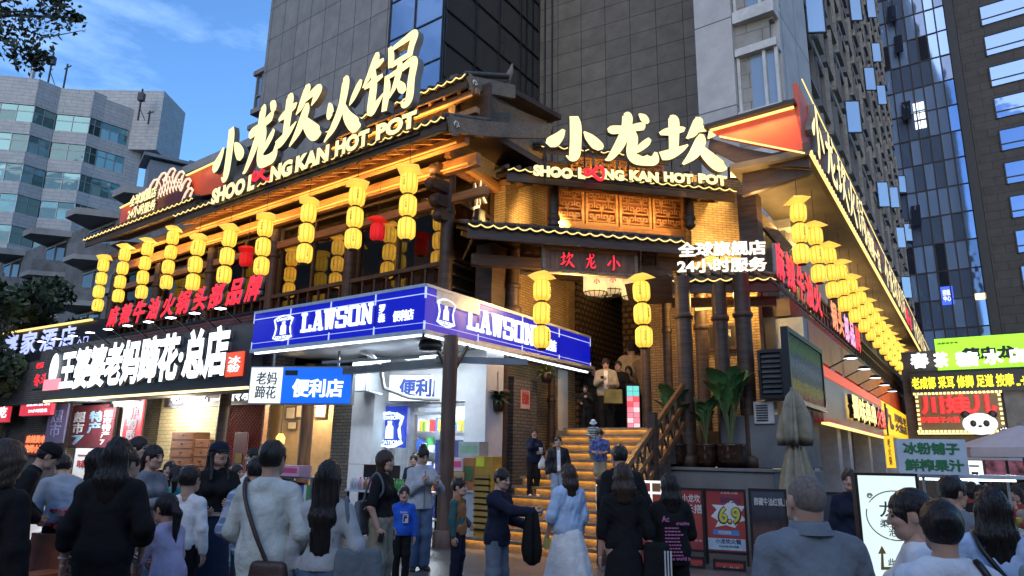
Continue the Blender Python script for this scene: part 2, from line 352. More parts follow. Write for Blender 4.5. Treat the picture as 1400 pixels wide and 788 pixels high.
# recessed dark wall between the two tower volumes
q=FT2.pt(ri,.2);FD=Frame(q[:2],119.0)
ud=FD.u(958,80)
dw=thing('wall_set',None,None,(0,0,0));bpy.data.objects.remove(dw)
dk=thing('recess',None,None,(0,0,0));dk.parent=tower
dk.location=tower.matrix_basis.inverted()@Vector((q[0],q[1],0))if False else Vector((0,0,0))
def local_of(fr,wpt):
    d=np.array(wpt[:2])-fr.P;return Vector((d@fr.r,-(d@fr.n),0))
dk.location=local_of(FT,q);dk.rotation_euler=(0,0,FD.rot-FT.rot)
bx('recessed_wall',m_panel2,dk,-.3,ud+1.5,0,5,ZB,ZT)
mb=MB()
for u in(.55,.95):mb.tube([(u,-.06,ZB),(u,-.06,ZT)],.045,6)
mb.build('drainpipe',m_mull,dk)
# right hand tower volume with pale pier, bays and the long window facade
FP=Frame(at(951,80,19.0)[:2],AZW)
tower2=tframe('residential_tower','pale pier cornered tower with a long dark facade of many casement windows','tower',FP)
up1=FP.u(1003,80);upe=FP.u(1062,60)
bx('pier',m_panel3,tower2,0,up1,0,4,5,40)
bx('corner_wall',m_panel3,tower2,up1+.01,upe-.02,.55,4,5,40)
m_curt=curtain_glass('pale_curtained_glass',(.26,.31,.36),rough=.12,metal=.25,warp=.05)
m_cream=mat('white_render',(.55,.54,.52),.7,stain=.2)
for z0 in np.arange(7.3,36,3.3):
    w=bx('window',m_curt,tower2,up1+.12,upe-.15,.25,.54,z0+.75,z0+2.55)
    f=MB().box(up1+.02,upe-.03,.02,.6,z0+.35,z0+.74).box(up1+.02,upe-.03,.05,.6,z0+2.56,z0+2.8)
    for u in(up1+.03,up1+.62*(upe-up1),upe-.13):f.box(u,u+.09,.16,.26,z0+.74,z0+2.56)
    f.build('window_frame',m_cream,w)
# long facade
e=FP.pt(upe,.3);FF=Frame(e[:2],AZR)
fac=thing('facade',None,None,local_of(FP,e),FF.rot-FP.rot);fac.parent=tower2
ulen=FF.u(1236,300);ulen=min(ulen,85)
m_fac=brick('brown_grey_facade_tile',(.27,.255,.23),(.31,.295,.27),(.11,.10,.095),bw=.9,bh=.45,ms=.01,offset=.5,rough=.7,dirt=.3)
bx('facade_wall',m_fac,fac,0,ulen,.25,2.0,5,60)
fl_h=3.1;du=2.35
wins=[]
proto=None
m_wg=[curtain_glass('facade_glass_a',(.13,.18,.25),metal=.4),curtain_glass('facade_glass_b',(.36,.40,.44),metal=.3),curtain_glass('facade_glass_c',(.05,.06,.07),metal=.4)]
stf=MB();cnt=0
cells=[]
for iu in range(int(ulen/du)):
    for iz in range(17):
        u=.5+iu*du;z=5.6+iz*fl_h
        d=u+abs(z-8)*.6;cells.append((d,u,z,iu,iz))
cells.sort()
wmesh=[];m_wfr=mat('grey_window_frame',(.13,.13,.13),.5)
for k in range(3):
    mb=MB()
    mb.box(0,1.5,.0,.05,0,1.9,0)
    for a in((-.07,.0,-.12,.2,-.08,1.98),(1.5,1.57,-.12,.2,-.08,1.98),(.0,1.5,-.12,.2,1.9,1.98),(-.12,1.62,-.2,.2,-.16,-.08),(.72,.77,-.05,.0,0,1.9),(0,.72,-.05,0,.55,.6)):mb.box(*a,1)
    wmesh.append(mb.mesh('window',[m_wg[k],m_wfr]))
fin=MB().box(1.85,2.05,-.32,.24,-.4,fl_h-.4).mesh('fin',m_fac)
for n,(d,u,z,iu,iz)in enumerate(cells):
    k=random.choice([0,0,1,2])
    if n<96:place('window',wmesh[k],fac,(u,.19,z))
    else:
        c=MB().box(0,1.5,0,.05,0,1.9,k).box(-.07,0,-.12,.2,-.08,1.98,3).box(1.5,1.57,-.12,.2,-.08,1.98,3).box(-.12,1.62,-.2,.2,-.16,-.08,3)
        kk=len(stf.v);stf.v+=[(x+u,y+.19,zz_+z)for x,y,zz_ in c.v];stf.f+=[[i+kk for i in f]for f in c.f];stf.mi+=c.mi;stf.sm+=c.sm
o=stf.build('distant_windows',m_wg+[m_wfr],fac);tag(o,kind='stuff')
# slanted ribs that step across the facade, and the casements standing open
mb=MB()
for iz in range(17):
    z=5.6+iz*fl_h
    mb.box(0,ulen,.12,.25,z-.75,z-.42)
    for iu in range(int(ulen/du)):
        if(iu+iz)%2==0:mb.box(.5+iu*du+1.66,.5+iu*du+1.9,-.05,.26,z-.6,z+fl_h-.75)
mb.build('facade_ribs',m_fac,fac)
m_open=curtain_glass('open_casement_glass',(.50,.56,.62),rough=.12,metal=.6,warp=.03)
for px,py in((1186,12),(1193,72),(1158,160),(1183,108),(1200,130),(1201,266),(1217,270),(1229,252),(1226,325),(1237,318),(1234,393),(1163,12),(1103,18)):
    u,z=FF.uz(px,py,.0)
    if u>ulen or u<0:continue
    c=MB().box(0,.6,0,.03,-.8,.8,0).box(-.05,0,-.02,.05,-.85,.85,1).box(.6,.65,-.02,.05,-.85,.85,1).box(0,.6,-.02,.05,.8,.85,1).box(0,.6,-.02,.05,-.85,-.8,1)
    o=c.build('open_casement',[m_open,m_mull],fac);o.location=(u,.0,z);o.rotation_euler=(0,0,R(-62))
# ------------------------------------------------------------------ blue glass tower and dark tower at far right
FG=Frame(at(1204,200,62)[:2],AZW)
gt=tframe('glass_tower','blue mirrored curtain wall tower beyond the long window facade','tower',FG)
ge=FG.u(1318,100)
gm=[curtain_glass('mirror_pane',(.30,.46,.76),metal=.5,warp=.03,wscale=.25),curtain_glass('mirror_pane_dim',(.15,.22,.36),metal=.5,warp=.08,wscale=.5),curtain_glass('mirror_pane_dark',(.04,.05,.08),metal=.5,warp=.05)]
bx('core',m_mull,gt,.05,ge+4,.3,20,0,100)
nx=9;cw=ge/nx;ch=2.6
big=MB();pc=0
pm=[MB().box(.03,cw-.03,.0,.06,.03,ch-.03).mesh('pane',m)for m in gm]
order=[]
for ix in range(nx+2):
    for iz in range(38):
        z=iz*ch
        mid=2<=ix<=5 and z<62  # dimmer pane tints painted here as the reflection of a tower
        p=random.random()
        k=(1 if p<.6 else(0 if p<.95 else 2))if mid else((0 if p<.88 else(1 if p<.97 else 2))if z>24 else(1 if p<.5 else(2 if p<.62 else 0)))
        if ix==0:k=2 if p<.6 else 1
        order.append((abs(z-40)+abs(ix-4),ix,iz,k))
order.sort()
for n,(d,ix,iz,k)in enumerate(order):
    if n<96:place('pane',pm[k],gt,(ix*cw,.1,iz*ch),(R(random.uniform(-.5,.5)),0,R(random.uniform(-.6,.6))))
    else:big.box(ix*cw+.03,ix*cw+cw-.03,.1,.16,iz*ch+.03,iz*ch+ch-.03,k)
o=big.build('outer_panes',gm,gt);tag(o,kind='stuff')
mb=MB()
for ix in range(nx+3):mb.box(ix*cw-.06,ix*cw+.06,.0,.3,0,100)
for iz in range(39):mb.box(0,ge+2*cw,.02,.3,iz*ch-.05,iz*ch+.05)
mb.build('mullions',m_mull,gt)
for(px,py)in((1221,25),(1230,66),(1311,40),(1318,90),(1241,157),(1254,300),(1345,240)):
    u,z=FG.uz(px,py,0)
    c=MB().box(0,cw*.9,-.9,-.82,-1.1,1.1);o=c.build('open_pane',gm[2],gt);o.location=(u-cw*.45,.4,z);o.rotation_euler=(R(-16),0,0)
lw=emit('lit_office_window',(.9,.95,1.0),1.6)
u0,u1,z0,z1=FG.box(1247,141,1268,175,.05)
mb=MB()
for i in range(2):
    for j in range(3):mb.box(u0+(u1-u0)*(i*.5+.03),u0+(u1-u0)*(i*.5+.45),.03,.08,z0+(z1-z0)*(j/3+.03),z0+(z1-z0)*(j/3+.29))
mb.build('lit_window',lw,gt)
u0,u1,z0,z1=FG.box(1284,393,1305,416,.05)
so=bx('lit_notice',emit('blue_notice',(.05,.12,.9),1.2),gt,u0,u1,.02,.08,z0,z1)
lettering(so,'招租\n中心',u0+.2,u1-.2,z0+.3,z1-.3,.015,emit('notice_white',(.9,.95,1),1.2),bold=.02,depth=.02)
u0,u1,z0,z1=FG.box(1332,402,1358,408,.05);bx('lit_window',emit('warm_office',(1,.85,.5),1.5),gt,u0,u1,.0,.09,z0,z1)
FK=Frame(at(1313,100,56)[:2],AZW)
kt=tframe('office_tower','dark stone office tower with wide blue windows at the right edge','tower',FK)
m_dk=brick('dark_slate_cladding',(.055,.055,.055),(.07,.068,.066),(.02,.02,.02),bw=1.8,bh=.75,ms=.02,rough=.55,dirt=.25)
ke=FK.u(1400,100)+16
bx('wall',m_dk,kt,.2,ke,.5,20,0,90)
bx('edge_column',m_mull,kt,-.5,.18,-.2,3,0,90)
m_rw=curtain_glass('office_window',(.20,.32,.56),metal=.6,warp=.06)
pz=FK.z(1370,95,.4);pz2=FK.z(1378,158,.4);hh=abs(pz-pz2)
wu0=FK.u(1341,20,.4)
wm=MB().box(0,4.1,0,.1,0,1.85,0).box(4.3,7.2,0,.1,0,1.85,0).mesh('window',[m_rw]);
fm=MB().box(0,7.2,-.05,0,.5,.6).box(4.1,4.3,-.1,.12,-.05,1.9).box(-.1,0,-.06,.12,-.05,1.9).box(-.1,7.3,-.08,.12,1.85,1.95).mesh('window_frame',m_mull)
for i in range(-3,22):
    z=12.5+i*3.05
    for j in range(2):
        w=place('window',wm,kt,(wu0+8.2*j,.38,z));place('window_frame',fm,w)
# ------------------------------------------------------------------ pale stepped office block, far left
m_wt=brick('white_facade_tile',(.39,.41,.42),(.44,.46,.465),(.27,.28,.28),bw=1.4,bh=.45,ms=.03,offset=.5,rough=.6,dirt=.18)
m_gg=[curtain_glass('green_glass_dark',(.06,.12,.115),metal=.5),curtain_glass('green_glass',(.13,.25,.235),metal=.55),curtain_glass('green_glass_pale',(.27,.45,.42),metal=.5)]
D0=74
p=np.array(at(-60,95,D0)[:2]);segs=[(-60,54,80.0),(54,86,AZR),(86,132,80.0),(132,150,AZR),(150,209,42.0)]
ob=thing('office_block','pale tiled office block with zigzag bays and green window bands','office block',(float(p[0]),float(p[1]),0))
zt=at(54,102,D0)[2];fh=3.75
cur=p
first=True
for si,(pa,pb,az)in enumerate(segs):
    fr=Frame(cur,az);ue=fr.u(pb,110)
    sub=thing('bay',None,None,(float(cur[0]-p[0]),float(cur[1]-p[1]),0),fr.rot);sub.parent=ob
    bx('wall',m_wt,sub,0,ue,.3,7,0,zt)
    bx('parapet',m_wt,sub,-.05,ue+.05,.02,.29,zt-3.2,zt+(.3 if si<4 else-.2))
    for i in range(1,10):
        zb=zt-3.2-(i-1)*fh
        bx('spandrel',m_wt,sub,0,ue,.05,.29,zb-fh,zb-2.15)
        nwin=max(2,round(ue/1.7));e0=0.0 if si!=4 else 0.0;lim=ue if si!=4 else ue*.62
        mb=MB()
        for k in range(nwin):
            a=lim*k/nwin;b=lim*(k+1)/nwin
            for(h0,h1)in((0,.62),(.66,1)):
                t=random.random();pale=(si in(1,4))
                mi=(2 if t<.6 else 1)if pale else(0 if t<.5 else 1)
                mb.box(a+.06,b-.06,.14,.2,zb-2.12+2.08*h0,zb-2.12+2.08*h1-.02,mi)
            mb.box(b-.06,b+.02,.1,.24,zb-2.14,zb-.02,3)
        mb.box(0,lim,.1,.2,zb-.86,zb-.78,3)
        if lim<ue:mb.box(lim+.05,ue,.05,.29,zb-2.15,zb,4)
        mb.build('window',m_gg+[m_frame,m_wt],sub)
    cur=np.array(fr.pt(ue)[:2])
# roof plant and aerials
for(px,py0,py1,kind)in((45,100,79,0),(67,106,72,1),(88,113,88,2),(190,155,122,1),(204,160,152,2)):
    b=at(px,py0,D0+6);t=at(px+(py0-py1)*.14,py1,D0+6)
    an=thing('aerial',{45:'plain white box aerial on the pale office block roof',67:'mast with a small cabinet on the pale office block roof',88:'thin dark mast on the pale office block roof',190:'tallest mast of the right pair on the office block',204:'short forked aerial on the right end of the office block'}[px],'aerial',(float(b[0]),float(b[1]),float(b[2])-1.0))
    h=float(t[2]-b[2])+1.0
    mb=MB().tube([(0,0,0),(0,0,h)],.28 if kind==0 else.11,6)
    if kind==1:mb.box(-.35,.35,-.3,.3,h*.62,h*.86).bar((0,0,.4*h),(.9,0,0),.08)
    if kind==2:mb.bar((-.3,0,h*.8),(.5,0,h*.95),.12)
    mb.build('mast',m_frame if kind==0 else m_mull,an)
b=at(170,140,D0+8)
sb=MB().box(-6,5,0,6,-5,3.3).build('roof_plant_room',m_wt,ob);sb.location=(float(b[0]-p[0]),float(b[1]-p[1]),float(b[2])-1.6)
# grey house with tank seen between the office block and the wing roof
b=at(228,250,60)
rh=thing('rooftop_house','small blue grey rooftop house beyond the wing roof','house',(float(b[0]),float(b[1]),0),.6)
m_bg=mat('blue_grey_render',(.22,.25,.29),.8,stain=.2)
zq=float(at(228,213,60)[2]);bx('wall',m_bg,rh,-1.6,1.6,0,3,0,zq-.8);bx('roof',m_bg,rh,-2.2,2.0,-.4,3.4,zq-.6,zq-.3);bx('stair_tower',m_bg,rh,1.7,4.0,.5,3,0,zq+.2);bx('water_tank',m_bg,rh,4.1,9.5,1.0,3,0,zq-.9)
# ------------------------------------------------------------------ weathered housing block with stepped concrete eaves behind the left wing
FB=Frame(FW.pt(0,9.0),AZW)
hb=tframe('housing_block','weathered concrete housing block with stepped eaves and bays behind the lanterns','apartment block',FB)
m_con=mat('weathered_concrete',(.16,.165,.17),.85,scale=2,var=.25,bump=.3,stain=.35)
m_con2=mat('pale_concrete_edge',(.28,.28,.28),.8,scale=2,stain=.3)
zr=FB.z(300,213,0)
u_l=FB.u(-160,420);u_r=FB.u(470,150)
bx('wall',m_con,hb,u_l,u_r,.6,12,0,zr-.6)
bx('roof_slab',m_con2,hb,FB.u(262,200),u_r,-.35,12.2,zr-.5,zr)
k=0
ubs=[FB.u(px,250)for px in(200,138,82,28,-18,-58,-96)]
for i,uc in enumerate(ubs):
    hw=2.2
    for lv,zz_ in enumerate((zr-.95,zr-3.9,zr-6.9,zr-9.8)):
        ex=1.5 if lv==0 else 1.2
        bay=[(uc-hw,.6),(uc-hw*.35,-ex),(uc+hw*.35,-ex),(uc+hw,.6)]
        vs=[(x,y,zz_)for x,y in bay]+[(x,y,zz_+(.45 if lv==0 else.32))for x,y in bay]
        MB().add(vs,[(3,2,1,0),(4,5,6,7),(0,1,5,4),(1,2,6,5),(2,3,7,6)]).build('eave' if lv==0 else 'balcony_slab',m_con2,hb)
        if lv:
            b2=[(uc-hw*.9,.6),(uc-hw*.35,-ex+.15),(uc+hw*.35,-ex+.15),(uc+hw*.9,.6)]
            vs=[(x,y,zz_+.32)for x,y in b2]+[(x,y,zz_+1.2)for x,y in b2]
            MB().add(vs,[(0,1,5,4),(1,2,6,5),(2,3,7,6),(4,5,6,7)]).build('balcony_parapet',m_con,hb)
            w=bx('window',m_dglass,hb,uc-hw*.75,uc+hw*.75,.5,.58,zz_+1.22,zz_+2.6)
            MB().box(uc-.05,uc+.05,.42,.5,zz_+1.2,zz_+2.6).box(uc-hw*.78,uc+hw*.78,.42,.5,zz_+2.6,zz_+2.7).build('window_frame',m_frame,w)
# ================================================================== unseen blocks across the road, added to shade the pavement and fill reflections
m_acr=brick('beige_tile_across',(.30,.27,.23),(.34,.31,.27),(.14,.13,.12),bw=.8,bh=.4,ms=.02,dirt=.25)
for i,(x,y,w,d,h,lb)in enumerate(((-34,-17,26,14,9,'beige slab block across the road, mirrored in the shop glass on the left'),(-6,-20,24,14,10,'tall beige block across the road directly behind the viewer'),(21,-18,25,14,8,'lower beige block across the road, mirrored in the glass tower'),(45,-4,16,20,16,'beige block closing the road at the viewer\'s right'),(-62,6,14,44,34,'tall beige block closing the road far to the left'))):
    t=thing('opposite_block',lb,'apartment block',(x,y,0))
    bx('wall',m_acr,t,-w/2,w/2,-d/2,d/2,0,h)
    mb=MB()
    for f in range(int(h/3.1)):
        for k in range(int(w/3)):
            mb.box(-w/2+.6+k*3,-w/2+2.5+k*3,d/2+.01,d/2+.06,1+f*3.1,2.7+f*3.1,0 if random.random()<.75 else 1)
    mb.build('window_bands',[curtain_glass('facade_glass_c',(.05,.06,.07),metal=.4),emit('lit_room',(1,.75,.45),.8)],t)
# ================================================================== restaurant materials
m_wood=mat('dark_stained_wood',(.055,.030,.017),.55,var=.45,scale=3,stretch=(.6,.6,6),bump=.25,bscale=14,stain=.25)
m_wood2=mat('reddish_wood',(.17,.075,.03),.5,var=.4,scale=3,stretch=(5,5,.6),bump=.2,bscale=10,stain=.2)
m_beam=mat('honey_beam_wood',(.30,.14,.05),.5,var=.35,scale=3,stretch=(.5,4,6),bump=.2,bscale=12)
m_grey_wood=mat('weathered_board',(.20,.155,.11),.75,var=.35,scale=4,stretch=(2,2,8),bump=.4,bscale=20,stain=.3)
m_black=mat('black_metal',(.015,.015,.016),.45,metal=.3)
m_tile=mat('grey_roof_tile',(.075,.07,.065),.8,var=.4,scale=5,bump=.4,stain=.3)
m_brick=brick('tan_brick',(.36,.25,.12),(.28,.19,.09),(.14,.10,.06),bw=.24,bh=.062,ms=.010,rough=.9,bump=.7,dirt=.3)
m_greybrick=brick('grey_brick',(.13,.115,.10),(.17,.15,.13),(.07,.065,.06),bw=.26,bh=.075,ms=.012,rough=.9,bump=.6,dirt=.3)
m_led=emit('warm_led_rope',(1.0,.66,.20),1.5)
m_strip=emit('warm_led_strip',(1.0,.42,.09),.55)
m_face=emit('channel_letter_face',(1.0,.78,.32),1.3)
m_side=mat('channel_letter_return',(.22,.21,.19),.5,metal=.3)
m_red_led=emit('red_led_letter',(1.0,.02,.035),1.5)
def pane_mat(name,tint=(.6,.62,.65),refl=.25,rough=.02):
    m=bpy.data.materials.new(name);m.use_nodes=True;n=m.node_tree;n.nodes.clear()
    o=n.nodes.new('ShaderNodeOutputMaterial');mx=n.nodes.new('ShaderNodeMixShader');t=n.nodes.new('ShaderNodeBsdfTransparent');g_=n.nodes.new('ShaderNodeBsdfGlossy')
    t.inputs[0].default_value=(*tint,1);g_.inputs['Roughness'].default_value=rough;g_.inputs[0].default_value=(.9,.9,.9,1);mx.inputs[0].default_value=refl
    n.links.new(t.outputs[0],mx.inputs[1]);n.links.new(g_.outputs[0],mx.inputs[2]);n.links.new(mx.outputs[0],o.inputs[0]);return m
m_pane=pane_mat('clear_pane',(.9,.92,.93),.08)
m_rpane=pane_mat('dim_balcony_glass',(.62,.57,.5),.07)
rest=thing('hot_pot_restaurant','two storey dark timber restaurant with tiled eaves and warm light lines on the street corner','restaurant',(float(FW.P[0]),float(FW.P[1]),0))
RP=Vector((float(FW.P[0]),float(FW.P[1]),0))
def onr(mb,name,m,fr,parent=None,bevel=0.0,root=rest,rp=RP):
    o=mb.build(name,m,root,bevel=bevel);o.location=Vector(fr.pt(0))-rp;o.rotation_euler=(0,0,fr.rot);return o
def eave(fr,u0,u1,y0,z0,y1,z1,period=.27,amp=.07,led=True,board=.22,name='tiled_eave',root=rest,rp=RP):
    """strip of curved roof tiles with scalloped drip edge, its light rope and the board under it"""
    n=max(8,int(abs(u1-u0)/period*6));us=np.linspace(u0,u1,n)
    def sc(u):return-amp*abs(math.sin(math.pi*u/period))
    mb=MB();vs=[];fs=[]
    for u in us:
        s=sc(u)
        vs+=[(u,y0,z0+s),(u,y1,z1+s),(u,y0,z0+s-.05+.0),(u,y1,z1+s-.05)]
    for i in range(n-1):
        a=4*i;b=a+4
        fs+=[(a,b,b+1,a+1),(a+2,a+3,b+3,b+2),(a,a+2,b+2,b),(a+1,b+1,b+3,a+3)]
    mb.add(vs,fs,0,True)
    for i in range(0,n,6):mb.tube([(us[i],y0+.02,z0+.03),(us[i],y1,z1+.03)],.055,5)
    o=onr(mb,name,m_tile,fr,root=root,rp=rp)
    sl=(z1-z0)/(y1-y0)
    MB().add([(u0,y0+.06,z0-.08),(u1,y0+.06,z0-.08),(u1,y1,z1-.09),(u0,y1,z1-.09),(u0,y0+.06,z0-.08-board),(u1,y0+.06,z0-.08-board),(u1,y0+.12,z0-.08-board),(u0,y0+.12,z0-.08-board),(u1,y0+.12,z0-.14),(u0,y0+.12,z0-.14),(u1,y1,z1-.15),(u0,y1,z1-.15)],
        [(4,5,1,0),(4,7,6,5),(7,9,8,6),(9,11,10,8),(0,1,2,3),(0,3,11,9,7,4),(1,5,6,8,10,2)]).build('eave_board',m_wood,o)
    if led:
        pts=[(u,y0-.025,z0+sc(u)-.02)for u in us]
        MB().tube(pts,.013,5).build('light_rope',m_led,o)
    return o
def rafters(fr,u0,u1,y0,z0,y1,z1,step=.45,w=.09,h=.12,m=None,name='rafters'):
    mb=MB()
    for u in np.arange(u0+.15,u1-.05,step):mb.bar((u,y0,z0),(u,y1,z1),w,h)
    return onr(mb,name,m or m_beam,fr)
def column(fr,u,y,z0,z1,r=.14,m=None,name='column',rings=True,root=rest,rp=RP):
    mb=MB().tube([(u,y,z0),(u,y,z1)],r,14)
    if rings:mb.lathe([(r*1.0,0),(r*1.25,.03),(r*1.25,.10),(r,.13)],(u,y,z1-.9),14).lathe([(r*1.0,0),(r*1.45,.02),(r*1.45,.2),(r,.26)],(u,y,z0),14)
    return onr(mb,name,m or m_wood,fr,root=root,rp=rp)
# ------------------------------------------------------------------ left wing
ue=FW.u(608,158);ul0=FW.u(237,300);ul1=FW.u(112,331)
eave(FW,ul0,ue,0,8.25,1.5,8.75)
eave(FW,ul1,FW.u(262,271),.05,8.62,1.5,9.1,name='tiled_eave')
zt_=9.83
eave(FW,FW.u(440,187,1.0),FW.u(637,100,1.0),1.0,9.80,2.6,10.5,name='upper_tiled_eave')
# clerestory between the two eaves, roof behind, eave beams, soffit
onr(MB().box(ul0-.1,ue-.1,1.52,1.62,8.7,9.75),'clerestory',m_wood,FW)
onr(MB().box(ul1,ue-.2,1.64,9.0,8.55,8.72),'ceiling',m_wood,FW)
rafters(FW,ul0,ue,.18,8.02,1.5,8.52)
rafters(FW,FW.u(440,187,1.0),FW.u(637,100,1.0),1.15,9.5,2.4,10.1)
mb=MB()
for y,z,h in((.75,7.98,.22),(1.15,7.62,.30),(1.45,7.05,.2)):mb.box(ul1,ue-.1,y,y+.16,z,z+h)
mb.box(ul0,ue-.2,1.2,1.34,9.35,9.5).box(ul0,ue-.2,1.2,1.34,8.9,9.05)
onr(mb,'eave_beam',m_beam,FW,bevel=.015)
mb=MB().box(ul0,ue-.3,1.08,1.12,7.66,7.69).box(ul0,ue-.3,.68,.72,8.0,8.03).box(ul0+3,ue-.3,1.14,1.18,9.3,9.33)
onr(mb,'light_strip',m_strip,FW)
# columns, railing, glazing, floor and the dining room inside
cols=[-1.37+FW.u(612,300,1.5)*0]+[-1.37-3.25*i for i in range(1,6)]
for i,u in enumerate(cols):column(FW,u,1.5,4.5,7.7,.15)
onr(MB().box(ul1,-1.2,1.2,9,4.3,4.55),'balcony_floor',m_wood,FW)
mb=MB().box(ul1,-1.3,1.42,1.52,5.62,5.72).box(ul1,-1.3,1.44,1.5,4.75,4.82).box(ul1,-1.3,1.45,1.49,5.2,5.24)
for u in np.arange(ul1,-1.4,.42):mb.box(u,u+.05,1.44,1.49,4.6,5.62)
onr(mb,'railing',m_wood,FW)
for i in range(len(cols)):
    b=cols[i]-.16;a=(cols[i+1]+.16)if i+1<len(cols)else ul1
    onr(MB().box(a,b,1.62,1.635,4.6,7.6),'window',m_rpane,FW)
    onr(MB().box(a,b,1.58,1.66,7.6,7.7).box(a,a+.07,1.58,1.66,4.6,7.6).box((a+b)/2-.04,(a+b)/2+.04,1.58,1.66,4.6,7.6),'window_frame',m_wood,FW)
m_in=mat('dim_dining_wall',(.10,.055,.03),.7,var=.3)
onr(MB().box(ul1,-1.3,7.5,7.7,4.5,8.6),'inner_wall',m_in,FW)
onr(MB().box(ul1-.2,ul1,1.5,7.6,2.5,8.6),'end_wall',m_wood,FW)
onr(MB().box(ul1,FW.u(352,430,1.4),1.3,1.5,3.9,4.6),'balcony_fascia',m_wood,FW)
o=onr(MB().box(-14,-2,4.2,4.26,8.44,8.5),'ceiling_lamp',emit('dining_lamp',(1,.6,.25),2.0),FW)
light('AREA',o,(-8,4.2,8.3),60,(1,.62,.3),10,size_y=.3,name='dining_light')
for u in(-2.0,-5.0,-8.0,-11.0,-14.0):
    light('AREA',rest,Vector(FW.pt(u,.7,7.55))-RP,24,(1.0,.55,.16),2.6,(R(180-25),0,FW.rot),'eave_light',size_y=.1)
for u in(-2.2,-4.4):
    light('AREA',rest,Vector(FW.pt(u,1.1,9.1))-RP,14,(1.0,.55,.16),2.0,(R(180-10),0,FW.rot),'eave_light',size_y=.08)
# gable end of the wing: post, carved bracket, panelled upper wall, window with calligraphy, brick pier
FE=Frame(FW.pt(-1.37,1.5)[:2],AZR)
e1=FE.u(676,250);e2=FE.u(690,250)
onr(MB().box(.1,e1,-.05,.12,7.9,9.4),'gable_panelling',m_wood2,FE)
mb=MB()
for u in np.arange(.15,e1,.24):mb.box(u,u+.018,-.065,-.05,7.95,9.4)
onr(mb,'panel_batten',m_wood,FE)
onr(MB().bar((-.25,-.12,8.18),(e1+.05,-.12,8.02),.16,.22),'gable_beam',m_beam,FE,bevel=.015)
onr(MB().box(.3,.38,-.2,-.14,8.45,8.48).bar((.35,-.15,8.9),(1.5,-.15,8.42),.07,.07),'gable_brace',m_beam,FE)
onr(MB().box(.2,e1-.1,.02,.035,5.9,7.85),'window',m_rpane,FE)
mb=MB().box(.12,.2,-.04,.1,4.6,7.85).box(e1-.12,e1-.04,-.04,.1,4.6,7.85).box(.2,e1-.1,-.03,.09,7.2,7.27).box(.2,e1-.1,-.03,.09,5.82,5.9)
for z in(4.85,5.15,5.45,5.7):mb.box(.2,e1-.1,-.04,.03,z,z+.06)
onr(mb,'window_frame',m_wood,FE)
onr(MB().box(.2,e1-.1,.1,.16,4.55,5.8),'dado',m_wood,FE)
o=onr(MB().box(e1,e2+.1,-.35,.5,4.4,9.3),'brick_pier',m_brick,FE)
zz1=FE.z(640,312);zz0=FE.z(655,250)
cal=thing('calligraphy_sign','white brush written characters fixed upright on the dark gable window','sign',FE.pt(0),FE.rot)
w_=mat('white_paint_letters',(.78,.75,.68),.6);wf=emit('backlit_cream',(1,.85,.66),.55)
ux=FE.u(641,285);uy=FE.u(660,285)
brush(cal,'火',ux,uy,zz1+.75,FE.z(655,247),-.06,wf,m_side,.06,k=.8);brush(cal,'龙',ux,uy-.2,zz1-.0,zz1+.78,-.06,wf,m_side,.06,k=.8)
# carved bracket under the corner, then the two barge boards with white scroll ends
mb=MB()
for z,d in((7.6,.42),(7.25,.5),(6.9,.36),(6.6,.22)):mb.box(-.12,.12,-d,-.02,z,z+.26).ball((0,-d,z+.1),.13,8)
onr(mb,'carved_bracket',m_wood,FW).location=Vector(FW.pt(-1.37,1.4))-RP
def barge(fr,pts_top,pts_bot,th=.1,name='barge_board'):
    poly=pts_top+pts_bot[::-1]
    o=onr(MB().prism(poly,-th,0),name,m_grey_wood,fr)
    a=pts_top[0];b=pts_bot[0];h=a[1]-b[1];c=(a[0]+h*.5,(a[1]+b[1])/2)
    mb=MB().prism([(a[0]-.04,a[1]+.04),(a[0]+h*.75,a[1]+.02),(a[0]+h*.6,c[1]),(a[0]+h*.8,b[1]-.04),(a[0]+.1,b[1]-.1)],-th-.03,-th)
    pts=[(c[0]+h*.3*(1-t/11)*math.cos(t*.95),-th-.045,c[1]+h*.3*(1-t/11)*math.sin(t*.95))for t in range(10)]
    mb2=MB().tube(pts,.018,5);e=mb.build('scroll_end',m_grey_wood,o);mb2.build('scroll_line',mat('chalk_white_line',(.75,.72,.62),.7),e)
    return o
FB1=Frame(FW.pt(ue,0)[:2],AZR);FB2=Frame(FW.pt(FW.u(636,102,1.0),1.0)[:2],AZR)
barge(FB1,[FB1.uz(610,160),FB1.uz(650,166),FB1.uz(700,171),FB1.uz(752,171)],[FB1.uz(614,182),FB1.uz(650,187),FB1.uz(700,190),FB1.uz(746,190)])
barge(FB2,[FB2.uz(637,105),FB2.uz(668,111),FB2.uz(700,118)],[FB2.uz(641,124),FB2.uz(668,130),FB2.uz(700,136)])
# tiled slope and panelled gable over the lower board, dark ridge running back
p0=FB1.uz(612,158);p1=FB1.uz(752,169);p2=FB1.uz(752,163,.6)
gx0,gz0=FB1.uz(684,140,.9);gx1,gz1=FB1.uz(748,166,.9)
onr(MB().prism([(gx0-1.8,gz0-.1),(gx0,gz0),(gx1,gz1),(gx1,gz1-2.3),(gx0-1.8,gz0-2.3)],.9,1.1),'gable_wall',m_grey_wood,FB1)
onr(MB().bar((gx0-.3,.8,gz0+.22),(gx1+.2,.8,gz1+.12),.5,.14),'gable_verge',m_wood,FB1)
# scroll finial on the upper ridge end
mb=MB().tube([FB2.uz(690,118)[0:1]+(.1,)+FB2.uz(690,118)[1:],(FB2.u(696,110),.1,FB2.z(696,110)),(FB2.u(703,98),.1,FB2.z(703,96)),(FB2.u(705,88),.1,FB2.z(705,86))],[.16,.12,.07,.02],7)
onr(mb,'ridge_finial',m_grey_wood,FB2)
